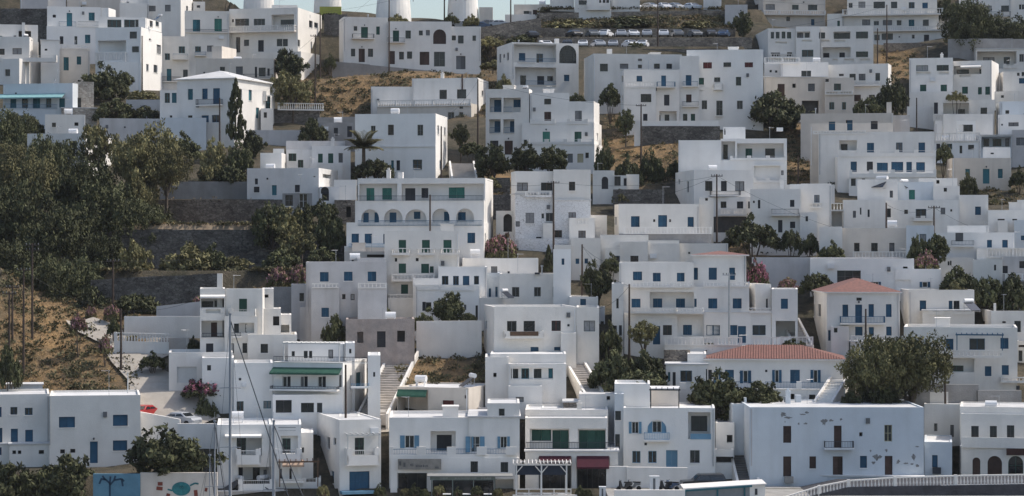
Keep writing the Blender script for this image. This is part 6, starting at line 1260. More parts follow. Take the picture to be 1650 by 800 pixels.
TR = [
 ('bush', 164, 106, 162, 86, 'large dark rounded tree-like bush below the recessed veranda', 0, 377), ('dark', 198, 118, 145, 34, 'purplish dark bush against the white house under the veranda', 0, 381),
 ('bush', 186, 158, 194, 64, 'broad dark bush beside the rubble gable', 0, 362), ('obush', 232, 144, 164, 52, 'light green bush above the grey wall by the veranda house'), ('bush', 236, 170, 194, 50, 'dark bush over the low grey wall'),
 ('bush', 36, 180, 222, 68, 'dark leafy bush in front of the aqua-awning house', 0, 352), ('dark', 466, 84, 128, 52, 'loose tree over the cream low house', 150, 379), ('olive', 472, 120, 166, 58, 'grey-green tree on the edge of the dry grass slope', 172, 364),
 ('cypress', 380, 130, 222, 42, 'dark pointed cypress beside the hipped-roof house', 0, 342), ('bush', 532, 88, 110, 20, 'small bush at the top of the dry grass slope', 0, 400),
 ('bush', 536, 20, 34, 52, 'dark bushes below the lime yellow wall', 0, 424), ('obush', 640, 22, 40, 34, 'scraggy bush behind the roof under the big windmill', 0, 416), ('bush', 728, 22, 38, 24, 'bush on the ridge between the poles', 0, 420),
 ('obush', 760, 22, 42, 26, 'bush on the ridge beside the last windmill', 0, 419), ('bush', 928, 150, 170, 30, 'bush behind the stepped house with pale green doors', 0, 366), ('bush', 983, 134, 170, 34, 'dark bush against the warm sunlit end wall', 0, 364),
 ('obush', 812, 118, 146, 24, 'brownish bush beside the lattice window house', 0, 372), ('dark', 1196, 22, 54, 36, 'dark tree at the end of the car park wall', 0, 416), ('dark', 1250, 154, 212, 108, 'big dark tree before the columned undercroft', 0, 361),
 ('dark', 1008, 180, 212, 30, 'small dark tree below the blue balconied house', 0, 350), ('big', 1560, 6, 74, 84, 'huge dark tree above the tall grey stone wall', 0, 404), ('big', 1622, 30, 76, 84, 'dark tree nearest the corner above the grey stone wall', 0, 405),
 ('dark', 1524, 2, 30, 34, 'dark tree between the top apartment houses', 0, 426), ('dark', 1436, 133, 184, 52, 'round dark green tree beside the cream flat roof', 0, 358), ('bush', 1400, 154, 186, 50, 'lower spreading bush beside the round dark green tree', 0, 357),
 ('obush', 1541, 146, 164, 34, 'bush on the roof terrace by the veranda house', 0, 366.5),
 # gully wood
 ('bush', 196, 352, 392, 60, 'dark bush at the wood end of the terrace path', 0, 307), ('big', 236, 330, 404, 84, 'shaded tree standing against the upper terrace wall', 410, 306.5),
 ('obush', 380, 410, 440, 60, 'scrubby bush on the lowest olive terrace', 0, 291.5), ('olive', 470, 340, 386, 60, 'pale green tree between the two terrace trees', 396, 302.2),
 ('bush', 220, 470, 508, 80, 'shaded scrub below the massive terrace wall corner', 0, 276), ('mauve', 330, 470, 500, 40, 'rusty shrub beside the massive terrace wall', 0, 275.5),
 ('big', 12, 178, 262, 70, 'dark tree at the upper end of the gully wood', 0, 336), ('bigolive', 46, 250, 330, 86, 'leaning olive-green tree in the gully wood', 400, 306), ('big', 84, 226, 320, 90, 'tree hiding the white two-windowed house', 0, 318),
 ('olive', 160, 208, 262, 54, 'airy slender tree against the sunlit gable', 320, 320), ('bigolive', 232, 212, 310, 104, 'tall light green eucalyptus-like tree at the wood edge', 360, 314), ('bigolive', 268, 238, 296, 66, 'light green outer crown reaching over the terrace wall', 350, 313),
 ('bigolive', 222, 290, 350, 62, 'drooping light green tree over the dark terrace', 380, 311), ('big', 130, 262, 370, 110, 'dense dark tree in the middle of the gully wood', 410, 308), ('big', 180, 300, 400, 110, 'deep shaded tree beneath the light green one', 420, 305), ('big', 20, 300, 410, 110, 'dark mass of tree at the gully side', 440, 300),
 ('big', 88, 340, 440, 120, 'dark lower tree of the gully wood', 460, 296), ('big', 158, 380, 452, 80, 'darkest tree where the wood meets the terraces', 470, 294), ('big', 30, 390, 470, 110, 'shaded tree behind the crest of the dry hillside', 480, 290), ('big', 116, 420, 500, 90, 'shaded tree behind the pink oleanders', 510, 283), ('bush', 150, 460, 506, 60, 'dark undergrowth bush at the bend of the lane', 0, 279), ('big', 60, 430, 500, 100, 'low dark tree just over the hillside crest', 505, 286),
 ('big', 96, 470, 520, 70, 'lowest shaded tree of the wood beyond the hillside crest', 525, 281), ('bigolive', 12, 232, 300, 60, 'yellowish green tree at the frame edge', 320, 322),
 ('bush', 293, 216, 258, 62, 'dark hedge bush below the long low grey house', 0, 338), ('olive', 346, 230, 282, 44, 'grey olive tree below the cypress', 295, 330), ('dark', 388, 236, 282, 44, 'dark olive tree beside the roof box', 292, 329.5), ('dark', 408, 214, 250, 34, 'dark shrubby tree against the concrete terrace wall', 0, 345),
 ('bush', 505, 190, 228, 46, 'dark bush before the rubble house', 0, 349), ('obush', 340, 258, 296, 44, 'pale green shrub at the edge of the terraces', 0, 328), ('bush', 372, 262, 296, 50, 'dark shrub left of the plain white house', 0, 327),
 ('dark', 440, 334, 392, 62, 'green tree in front of the brown terrace wall', 400, 302), ('dark', 486, 336, 392, 44, 'green tree standing under the lean-to', 400, 302.5), ('olive', 480, 368, 412, 60, 'grey-green tree low in the olive terraces', 418, 295), ('dark', 534, 346, 408, 54, 'dark tree against the arcade house', 416, 296), ('bush', 522, 320, 352, 44, 'bush beside the stone hut', 0, 309),
 ('bush', 602, 252, 290, 62, 'dark bush at the foot of the palm', 0, 330), ('obush', 306, 388, 440, 88, 'broad olive bush below the pale terrace path', 0, 291), ('olive', 220, 394, 448, 56, 'pale round olive tree beside the terrace wall', 0, 288), ('bush', 345, 396, 436, 52, 'dark bush on the middle olive terrace', 0, 291),
 ('bush', 455, 400, 432, 60, 'dark bush above the mauve oleanders', 0, 289), ('bush', 520, 398, 428, 50, 'dark bush behind the grey-white block', 0, 290),
 ('dark', 742, 203, 230, 32, 'small flat-topped tree beside the wide steps', 246, 341), ('bush', 760, 226, 250, 42, 'bush beside the small flat-topped tree', 0, 340), ('dark', 796, 238, 284, 56, 'dark tree nearest the wide steps in the clump', 300, 331), ('dark', 846, 238, 276, 52, 'dark middle tree of the clump under the stacked balconies', 0, 332.5), ('dark', 886, 240, 276, 52, 'dark outer tree of the clump under the pale green doors', 0, 332.7), ('obush', 790, 284, 304, 34, 'scrubby bush above the rough stone wall', 0, 326),
 ('mauve', 808, 372, 418, 50, 'mauve oleander between the arcade house and the speckled stone house', 0, 293), ('dark', 972, 236, 290, 32, 'ragged tree beside the stepped house flank', 0, 334), ('bush', 1012, 250, 300, 48, 'green bush below the dry grassy slope', 0, 331), ('dark', 1052, 250, 298, 42, 'green tree beside the slope pole', 0, 334), ('bush', 1088, 258, 288, 26, 'dark bush against the plain side block', 0, 336), ('obush', 1002, 302, 326, 30, 'grey scrub bush over the bungalow wall', 0, 319),
 ('bush', 1212, 349, 400, 86, 'large round green bush below the black balconies', 0, 297), ('bush', 1275, 366, 404, 34, 'round bush beside the large one under the black balconies', 0, 296), ('bush', 1305, 376, 410, 34, 'third bush in the row above the plastered wall', 0, 295.5), ('bush', 1340, 390, 420, 42, 'last bush in the row above the plastered wall', 0, 290), ('obush', 1172, 262, 276, 28, 'little bush on the terrace of the pergola balcony house', 0, 330.5),
 ('bush', 1520, 230, 266, 32, 'bush below the dark porch terrace', 0, 341), ('bush', 1560, 278, 322, 32, 'bush beside the crumbling cream house', 0, 331.5), ('obush', 1603, 318, 340, 22, 'shrub on the dark bank below the ruin', 0, 322), ('bush', 1642, 270, 300, 30, 'bush beyond the crumbling cream house', 0, 332), ('bush', 1342, 282, 306, 30, 'dark bush on the bank beside the squared piers', 0, 331),
 ('dark', 1476, 386, 434, 34, 'dark tree beside the cream house with three brown windows', 0, 285), ('dark', 1508, 382, 420, 44, 'tree against the blue-shuttered block', 0, 285), ('mauve', 1492, 402, 436, 38, 'faintly pink bush beneath the trees by the cream house', 0, 283),
 ('mauve', 126, 505, 536, 28, 'pink oleander at the edge of the dry hillside', 0, 262), ('mauve', 147, 492, 514, 18, 'small pink oleander beyond the bend', 0, 274), ('mauve', 181, 488, 514, 26, 'pink oleander at the foot of the terrace wall', 0, 272), ('mauve', 169, 538, 570, 22, 'pink oleander between lane and dry hillside', 0, 259), ('bush', 184, 512, 540, 22, 'green bush at the corner of the enclosed yard', 0, 266),
 ('bush', 246, 568, 594, 42, 'grey-green bush beside the garage building', 0, 256), ('bush', 312, 544, 572, 24, 'dark bush in the yard beside the tower-like house', 0, 262), ('bush', 14, 556, 622, 44, 'green bush at the foot of the hillside poles', 0, 250),
 ('mauve', 450, 428, 464, 42, 'purple oleander above the tower-like house', 0, 281), ('mauve', 484, 424, 462, 34, 'brownish pink oleander beside the grey-white block', 0, 281.5), ('bush', 598, 472, 518, 58, 'dark bush at the foot of the stacked white balustrades', 0, 271), ('bush', 538, 506, 560, 42, 'dark ivy-like bush beside the pink ruin', 0, 264),
 ('dark', 722, 476, 520, 52, 'round brownish tree before the shaded loggia', 0, 270.5), ('bush', 754, 502, 520, 28, 'low bush beside the round brownish tree', 0, 269), ('bush', 682, 504, 532, 38, 'bush spilling over the white slanting wall', 0, 268), ('cypress', 884, 396, 436, 22, 'thin young tree beside the long flat roof block', 0, 285),
 ('dark', 964, 430, 478, 56, 'dark round tree beside the tall blue door cube', 0, 277), ('bush', 984, 410, 440, 34, 'dark bush above the dark round tree', 0, 286), ('bush', 952, 540, 570, 34, 'bush above the white steps', 0, 262.5), ('bush', 982, 522, 572, 42, 'dark bush beside the blue-shuttered rows', 0, 262),
 ('bush', 990, 564, 634, 80, 'large dark shrub mass above the white steps', 0, 253), ('bush', 1040, 564, 630, 70, 'dark shrub mass beside the veranda house wing', 0, 254), ('olive', 1037, 520, 552, 48, 'wind-bent umbrella-shaped tree with bare stems', 570, 260), ('bush', 1144, 550, 572, 38, 'green hedge above the red tiled roof', 0, 263.5), ('bush', 1280, 545, 562, 40, 'low hedge before the white balustrade', 0, 261.5),
 ('pink', 1220, 415, 464, 36, 'dark pink oleander behind the blue-shuttered balconied house', 0, 279), ('mauve', 1270, 446, 470, 34, 'mixed pink shrub beside the plastered wall', 0, 279.5), ('bush', 1316, 436, 474, 56, 'dark bush behind the red hipped roof', 0, 279.5),
 ('bush', 1545, 428, 478, 60, 'hedge nearest the open-shuttered house', 0, 277), ('bush', 1590, 440, 500, 66, 'dark hedge behind the tilted solar heater', 0, 274), ('bush', 1636, 440, 502, 60, 'hedge at the frame edge below the open balustrade', 0, 273.5), ('obush', 1540, 452, 486, 40, 'brownish shrub in the hedge', 0, 274.5),
 ('bigpine', 1410, 552, 636, 100, 'lower broad pine before the symmetrical house balustrade', 655, 247.5), ('bigpine', 1466, 544, 628, 118, 'taller broad pine before the blue pergola house', 655, 248.2), ('bush', 1420, 612, 656, 60, 'dark undergrowth beneath the umbrella pine', 0, 247), ('bush', 1372, 628, 656, 36, 'small shrub below the veranda steps', 0, 246.5),
 ('dark', 28, 752, 812, 90, 'leafy quay tree nearest the frame edge', 0, 230), ('dark', 104, 742, 812, 104, 'leafy quay tree before the white house with the blue door', 0, 231), ('dark', 274, 700, 768, 134, 'spreading tree above the fish mural wall', 790, 232),
 ('pink', 328, 606, 640, 64, 'bright pink bougainvillea above the parked silver car', 0, 249), ('bush', 332, 632, 694, 46, 'dark bush beneath the bright pink bougainvillea', 0, 247.5),
 ('dark', 1152, 608, 668, 92, 'rounded green tree before the veranda balcony', 0, 248), ('dark', 1218, 620, 664, 84, 'lower spreading green tree before the veranda balcony', 0, 248.3), ('bush', 1030, 592, 626, 78, 'dark shrubs above the white roof block', 0, 251.5),
 ('bush', 935, 782, 806, 18, 'potted shrub at the end of the white timber pergola', 0, 229),
 ('obush', 920, 30, 52, 90, 'dry shrubs below the upper car park wall', 0, 425), ('bush', 1010, 26, 50, 110, 'dark shrubs in the middle of the car park bank', 0, 424.5), ('obush', 1110, 32, 52, 90, 'dry brush near the end of the car park bank', 0, 424), ('bush', 1024, 66, 86, 34, 'bush growing between the lowest parked cars', 0, 404.5), ('obush', 790, 58, 78, 50, 'scrub below the ridge road wall', 0, 411), ('bush', 840, 56, 74, 50, 'dark scrub beside the first parked cars', 0, 412), ('obush', 795, 96, 112, 40, 'scrub beside the arched brown window house', 0, 396), ('bush', 808, 2, 3.5, 2, 'tiny weed', 0, 425),
]
for row in TR:
    if row[5] == 'tiny weed': continue
    k, x, yt, yb, w_, lb = row[:6]; st = row[6] if len(row) > 6 and row[6] else None; Y_ = row[7] if len(row) > 7 else None
    TREE(k, x, yt, yb, w_, lb, st, Y_)
# palm
def PALM(label, x, yt, yb, Y, rad):
    P_ = at(x, yb, Y); zg = float(ground(P_.x, P_.y)); h = at(x, yt, Y).z - zg; t = thing('palm_tree', label, 'palm tree', (P_.x, P_.y, zg)); m = MB()
    m.tube([(0, 0, -.5), (.05, 0, h * .3), (0, .05, h * .7), (0, 0, h)], .3, 8, .24); link('trunk', m.mesh('trunk', BARK, True), t)
    fm = []
    for v_ in range(3):
        m = MB(); n = 12; L_ = rad * (1.15 - .05 * v_); prev = Vector(); up0 = 1.3 - .55 * v_; pts = [prev]
        for i in range(n): a = up0 - (i / n) ** 1.6 * (1.25 - .1 * v_); prev = prev + Vector((math.cos(a), 0, math.sin(a))) * (L_ / n); pts.append(prev)
        m.tube(pts, .03, 4, .01, cap=False)
        for i in range(1, n + 1):
            for k in (0, .5):
                c = pts[i - 1].lerp(pts[i], k); ll = .75 * math.sin(math.pi * min(.96, (i + k) / (n + 1)) ** .7) + .12
                for s_ in (-1, 1): m.poly([c, c + Vector((.17, 0, 0)), c + Vector((.35 * ll + .1, s_ * ll, -.25 * ll)), c + Vector((.35 * ll, s_ * ll, -.28 * ll))])
        fm.append(m.mesh('frond', LEAFC['olive']))
        aa = fm[-1].attributes.new('tint', 'FLOAT', 'FACE'); aa.data.foreach_set('value', NR.uniform(.3, .8, len(fm[-1].polygons)).astype(np.float32))
    for i in range(46): link('frond', fm[i % 3], t, (0, 0, h), i * 2.4 + random.random())
PALM('single date palm before the large neoclassical house', 586, 238, 300, 329.5, 2.9)
# small scrub over the open slopes: nobody could count it
def scrub(name, label, regions, m, hmin, hmax, leafs, spike):
    V_ = []; Fc = []; Tn = []; r = np.random.default_rng(len(name))
    for (x0, y0, x1, y1, n, ymin) in regions:
        for _ in range(n):
            xx, yy = r.uniform(x0, x1), r.uniform(y0, y1); P_ = hit(xx, yy, ymin); sz = r.uniform(hmin, hmax); tn = np.clip(r.normal(.5, .25), 0, 1)
            k = leafs
            d = r.normal(0, 1, (k, 3)); d[:, 2] = abs(d[:, 2]) + (1.2 if spike else .1); d /= np.linalg.norm(d, axis=1)[:, None]
            base = np.array(P_) + d * sz * r.uniform(.1, .9, (k, 1)) * np.array([1.25, 1.25, .7]); sd = np.cross(d, r.normal(0, 1, (k, 3))); sd /= np.linalg.norm(sd, axis=1)[:, None]
            ln = sz * (.5 if spike else .3); wd = sz * (.06 if spike else .2)
            q = np.stack([base - sd * wd, base + sd * wd, base + d * ln + sd * wd * .3, base + d * ln - sd * wd * .3], 1); s0 = len(V_); V_.extend(q.reshape(-1, 3).tolist()); Fc.extend([(s0 + 4 * i, s0 + 4 * i + 1, s0 + 4 * i + 2, s0 + 4 * i + 3) for i in range(k)]); Tn.extend([tn] * k)
    me = bpy.data.meshes.new(name); me.from_pydata(V_, [], Fc); me.materials.append(m); a = me.attributes.new('tint', 'FLOAT', 'FACE'); a.data.foreach_set('value', np.array(Tn, np.float32))
    o = thing(name, label, 'scrub' if not spike else 'grass', (0, 0, 0), 0, None, me); o['kind'] = 'stuff'
OPEN = [(0, 436, 225, 636, 560, 240), (455, 108, 800, 190, 560, 345), (975, 180, 1100, 300, 170, 325), (1265, 212, 1345, 302, 110, 325), (1420, 82, 1480, 130, 50, 385), (640, 560, 785, 628, 120, 250), (865, 24, 1185, 46, 600, 418), (1160, 395, 1300, 414, 40, 285), (400, 440, 500, 470, 50, 275), (780, 300, 830, 345, 30, 305), (1540, 290, 1650, 345, 90, 320), (230, 360, 440, 440, 60, 285), (775, 60, 870, 110, 60, 395)]
scrub('dry_scrub', 'low grey-green scrub dotted over the open dry slopes', OPEN, LEAFC['grass'], .3, .85, 26, False)
scrub('straw_grass', 'straw coloured dry grass tufts over the open slopes', [(a, b_, c, d, int(n * 1.9), y) for a, b_, c, d, n, y in OPEN], LEAFC['straw'], .2, .5, 10, True)

# ================================================================ windmills
def MILL(label, x, yt, yb, w0, w1, Y, rot, trim=None):
    P_ = at(x, yb, Y); zg = float(ground(P_.x, P_.y)) - .3; ppm = F / Y; H_ = 7.6 + (P_.z - zg); r0, r1 = w0 / ppm / 2, w1 / ppm / 2
    t = thing('windmill', label, 'windmill', (P_.x, P_.y, zg)); m = MB(); m.lathe([(r0 * 1.05, 0), (r0, H_ * .3), (r1, H_), (r1 * 1.05, H_ + .15)], 0, 0, 28); link('tower', m.mesh('tower', WALLC['w'], False), t)
    m = MB(); m.lathe([(r1 * 1.15, 0), (r1 * .6, 1.1), (.1, 2.0)], 0, 0, 20); link('cap', m.mesh('cap', mat('thatch', (.16, .13, .1), .95, .2, 4)), t, (0, 0, H_ + .15))
    hub = Vector((math.cos(rot), math.sin(rot), 0)); sd = Vector((-hub.y, hub.x, 0)); m = MB(); c = hub * (r1 + 1.0) + Vector((0, 0, H_ + .6)); m.tube([hub * .2 + Vector((0, 0, H_ + .6)), c + hub * .6], .12, 6); link('axle', m.mesh('axle', BRWOOD), t)
    for i in range(12):
        a = i * math.pi / 6 + .2; m = MB(); m.tube([(0, 0, 0), tuple((sd * math.cos(a) + Vector((0, 0, math.sin(a)))) * 5.0)], .06, 5); link('sail_spar', m.mesh('sail_spar', WOOD), t, c)
    m = MB(); m.box(-.25, -.1, 0, .25, .1, .5); link('window', m.mesh('window', CM['n']), t, (0.2 * r0, -r0 * .93, 4.6))
MILL('windmill farthest along the ridge above the wide balustraded house', 417, -40, 14, 50, 42, 428, -2.4); MILL('middle windmill behind the lime yellow wall', 528, -30, 26, 44, 38, 430, .6)
MILL('windmill with sail spars behind the tall dark pole', 634, -30, 33, 56, 46, 421, -.5); MILL('windmill with reddish trim beside the pole on the ridge', 746, -30, 34, 50, 42, 425, -2.2)
RW('small cream hut wall beside the last windmill', 772, 12, 794, 32, 'e', None, 424, 3.0, 'hut', 'hut')

# ================================================================ vehicles
CARM = {}
PAINT = {c: mat('car_paint_' + c, v, .3, .03, 1, spec=.6) for c, v in dict(white=(.75, .76, .78), silver=(.42, .44, .47), black=(.02, .022, .026), red=(.34, .02, .02), blue=(.05, .09, .17), grey=(.16, .17, .18), darkgreen=(.03, .05, .045)).items()}
RUB = mat('tyre_rubber', (.02, .02, .02), .9, .1, 3); LAMPM = mat('headlight_lens', (.6, .6, .62), .2, .05, 2); CGL = mat('car_glass', (.02, .025, .03), .06, .1, 1, spec=.8)
def car_meshes(kind):
    if kind in CARM: return CARM[kind]
    if kind == 'car': prof = [(-2.05, .35), (-2.1, .7), (-1.95, .92), (-1.2, 1.0), (-.55, 1.42), (.75, 1.45), (1.45, 1.02), (2.0, .95), (2.1, .6), (2.05, .35)]; cab = (4, 5, 3, 6); h = 1.0
    elif kind == 'suv': prof = [(-2.2, .45), (-2.25, .85), (-2.15, 1.08), (-1.1, 1.15), (-.45, 1.75), (1.9, 1.78), (2.2, 1.15), (2.25, 1.1), (2.3, .8), (2.2, .45)]; h = 1.1
    else: prof = [(-2.6, .45), (-2.65, 1.1), (-2.55, 1.3), (-2.3, 1.4), (-1.9, 2.15), (2.5, 2.3), (2.6, 1.4), (2.62, 1.2), (2.62, .8), (2.6, .45)]; h = 1.4
    m = MB(); wd = .86 if kind != 'van' else .95; n = len(prof); rings = []
    for y, ins in ((-wd, 1), (-wd * .93, 0), (wd * .93, 0), (wd, 1)):
        r = []
        for (x, z) in prof:
            yy = y * (.82 if z > h + .25 else 1); zz = z - (.05 if ins and z > h + .25 else 0); r.append(len(m.v)); m.v.append((x, yy, zz))
        rings.append(r)
    for a, b_ in zip(rings, rings[1:]):
        for i in range(n): m.f.append((a[i], a[(i + 1) % n], b_[(i + 1) % n], b_[i]))
    m.f.append(tuple(reversed(rings[0]))); m.f.append(tuple(rings[-1]))
    body = m.mesh('body', PAINT['white'])
    g = MB(); p3, p4, p5, p6 = prof[3], prof[4], prof[5], prof[6]
    L3 = lambda a, b_, t: (a[0] + (b_[0] - a[0]) * t, a[1] + (b_[1] - a[1]) * t)
    a0, a1 = L3(p3, p4, .12), L3(p3, p4, .88); b0, b1 = L3(p6, p5, .12), L3(p6, p5, .88); y1 = wd * .93 * .95; y2 = wd * .80
    g.quad((a0[0] - .02, -y1 * .9, a0[1] + .015), (a0[0] - .02, y1 * .9, a0[1] + .015), (a1[0] - .02, y2 * .93, a1[1] + .02), (a1[0] - .02, -y2 * .93, a1[1] + .02))
    wind = g.mesh('windscreen', CGL); g = MB(); g.quad((b0[0] + .02, y1 * .9, b0[1] + .015), (b0[0] + .02, -y1 * .9, b0[1] + .015), (b1[0] + .02, -y2 * .93, b1[1] + .02), (b1[0] + .02, y2 * .93, b1[1] + .02)); rear = g.mesh('rear_window', CGL)
    sides = []
    for s_ in (-1, 1):
        g = MB(); xs = [a0[0] + .18, (a0[0] + b0[0]) / 2 - .05]; xe = [(a0[0] + b0[0]) / 2 + .05, b0[0] - .2]
        for k in range(2):
            xa, xb = (xs[0], xs[1]) if k == 0 else (xe[0], xe[1]); xta, xtb = (a1[0] + .14, xb) if k == 0 else (xa, b1[0] - .14)
            g.quad((xa, s_ * (wd + .004), h + .06), (xb, s_ * (wd + .004), h + .06), (xtb, s_ * (wd * .835 + .004), a1[1] - .04), (xta, s_ * (wd * .835 + .004), a1[1] - .04))
            sides.append(g.mesh('side_window', CGL)); g = MB()
    g = MB(); g.v = []; r = .33 if kind == 'car' else .38
    for k in range(2):
        for j in range(14): a = 2 * math.pi * j / 14; g.v.append((r * math.cos(a), -.11 + .22 * k, r * math.sin(a)))
    for j in range(14): g.f.append((j, (j + 1) % 14, 14 + (j + 1) % 14, 14 + j))
    g.f.append(tuple(range(13, -1, -1))); g.f.append(tuple(range(14, 28))); wheel = g.mesh('wheel', RUB)
    g = MB(); g.box(-.03, -.14, -.07, .03, .14, .07); lamp = g.mesh('headlight', LAMPM); CARM[kind] = (body, (wind, rear), sides, wheel, lamp, prof, wd, r); return CARM[kind]
def CAR(label, x, yb, paint, rz, Y=None, kind='car', group=None, cat='car', z=None):
    body, wind, side, wheel, lamp, prof, wd, r = car_meshes(kind); Yc = Y or float(y_of_row(yb)); P_ = at(x, yb, Yc)
    if z is None: P_.z = float(ground(P_.x, P_.y)) + .02
    else: P_.z = z
    t = thing({'car': 'parked_car', 'suv': 'parked_car', 'van': 'van'}[kind], label, cat, P_, rz, group)
    o = link('body', body, t); o.material_slots[0].link = 'OBJECT'; o.material_slots[0].material = PAINT[paint]
    link('windscreen', wind[0], t); link('rear_window', wind[1], t); [link('side_window', q_, t) for q_ in side]
    for sx in (-1.35, 1.35):
        for sy in (-1, 1): link('wheel', wheel, t, (sx, sy * (wd - .06), r))
    for sx in (-1,): 
        for sy in (-1, 1): link('headlight', lamp, t, (prof[1][0] - .01, sy * .6, prof[1][1] - .02))
    return t
GP = 'cars parked on the terraces above the town'
i = 0
for lb, x, row, pc, Y_ in [
 ('dark car parked first on the middle row beside the ridge wall', 856, 58, 'black', 413.5), ('black car parked end-on beside the tall chimney on the lattice window house', 926, 60, 'black', 413.5), ('grey car beside the black one on the middle row', 955, 61, 'grey', 413.5), ('white car next to the grey one on the middle row', 976, 61, 'white', 413.5), ('white and silver car in the middle of the middle row', 999, 61, 'silver', 413.5),
 ('bright white car just before the terrace pole', 1020, 61, 'white', 413.5), ('dusty silver car with a green tinge near the terrace pole', 1042, 61, 'silver', 413.5), ('pale car with dark rear window directly beside the terrace pole', 1067, 61, 'white', 413.5), ('brownish grey car after the terrace pole', 1092, 60, 'grey', 413.5), ('darker grey car second after the terrace pole', 1117, 60, 'grey', 413.5), ('black car alone near the end of the middle row', 1145, 60, 'black', 413.5), ('blue-grey car last on the middle row', 1167, 60, 'blue', 413.5),
 ('white car above the flat roof of the lattice window house', 881, 70, 'white', 407), ('black car half hidden behind the chimney of the lattice window house', 916, 72, 'black', 407), ('white car lowest row beside the lattice window house', 941, 77, 'white', 407), ('silver car second in the lowest row', 962, 77, 'silver', 407), ('pale silver car above the white chimney of the long high house', 989, 79, 'silver', 407), ('white car half hidden by the bush in the lowest row', 1014, 79, 'white', 407), ('cream-white car after the bush in the lowest row', 1037, 79, 'white', 407),
 ('white car nearest the tall ridge house on the upper car park', 1004, 14, 'white', 432), ('large white car with silver sides on the upper car park', 1022, 14, 'white', 432.2), ('silver-grey car parked angled on the upper car park', 1045, 15, 'silver', 432), ('dark car with bright bonnet beside the upper pole', 1067, 15, 'white', 432), ('greenish silver car on the upper car park', 1087, 15, 'silver', 432), ('grey car with white bonnet last before the truck', 1113, 15, 'white', 432)]:
    CAR(lb, x + random.uniform(-2, 2), row, pc, R(90 + random.uniform(-22, 22)) + (0 if random.random() < .6 else math.pi) + (.35 if row < 20 else 0), Y_, 'car', GP)
CAR('white van parked beside the pale flat wall on the upper car park', 1151, 15, 'white', R(90), 432, 'van', None, 'van')
for lb, x, pc in (('silver car on the ridge beside the last windmill', 741, 'silver'), ('dark blue car behind the roof of the arched brown window house', 772, 'blue'), ('grey-blue car nearest the cream hut on the ridge', 786, 'grey'), ('pale car farthest along the ridge car row', 803, 'silver')): CAR(lb, x, 36 if x < 780 else 30, pc, R(12 + random.uniform(-15, 15)), 421 if x < 780 else 424, 'car', 'cars parked on the ridge')
CAR('small red car parked beside the white wall on the lane', 231, 665, 'red', R(68), 246)
CAR('silver car parked beneath the bougainvillea at the end of the lane', 292, 676, 'silver', R(150), 245)
CAR('black off-road car parked before the light blue shuttered house', 1133, 782, 'black', R(6), 232.5, 'suv', None, 'car', 1.69)
CAR('aqua car roof showing beside the quay trees', 6, 760, 'blue', R(20), 234, 'car', None, 'car', 1.69)

# scooters
def SCOOTER(label, x, Y, rz, paint='black'):
    P_ = at(x, 780, Y); t = thing('scooter', label, 'scooter', (P_.x, P_.y, 1.69), rz, 'scooters on the quay')
    for sx in (-.6, .62):
        m = MB(); n = 14
        for k in range(2):
            for j in range(n): a = 2 * math.pi * j / n; m.v.append((.24 * math.cos(a), -.05 + .1 * k, .24 * math.sin(a)))
        for j in range(n): m.f.append((j, (j + 1) % n, n + (j + 1) % n, n + j))
        m.f.append(tuple(range(n - 1, -1, -1))); m.f.append(tuple(range(n, 2 * n))); link('wheel', m.mesh('wheel', RUB), t, (sx, 0, .24))
    m = MB(); k = 0; pr = [(-.55, .35), (-.15, .25), (.2, .25), (.35, .5), (.75, .55), (.85, .75), (.2, .82), (.05, .45), (-.2, .42), (-.4, 1.0), (-.5, 1.0)]
    for y in (-.16, .16): m.v += [(x_, y, z_) for x_, z_ in pr]
    n = len(pr); m.f.append(tuple(range(n - 1, -1, -1))); m.f.append(tuple(range(n, 2 * n)))
    for j in range(n): m.f.append((j, (j + 1) % n, n + (j + 1) % n, n + j))
    link('body', m.mesh('body', PAINT[paint]), t)
    m = MB(); m.tube([(-.6, 0, .24), (-.42, 0, 1.05)], .03, 6); m.tube([(-.4, -.32, 1.08), (-.42, 0, 1.03), (-.4, .32, 1.08)], .022, 6); link('handlebar', m.mesh('handlebar', IRON), t)
    m = MB(); m.box(.0, -.14, .80, .8, .14, .9); link('saddle', m.mesh('saddle', RUB), t)
SCOOTER('black scooter nearest the white end wall on the quay', 1006, 233, .3); SCOOTER('scooter beside the first one, before the white terrace wall', 1020, 233.4, -.4, 'grey'); SCOOTER('dark scooter behind the white box on the quay', 1072, 233, .5); SCOOTER('dark scooter between the white box and the off-road car', 1082, 233.2, -.6, 'blue')

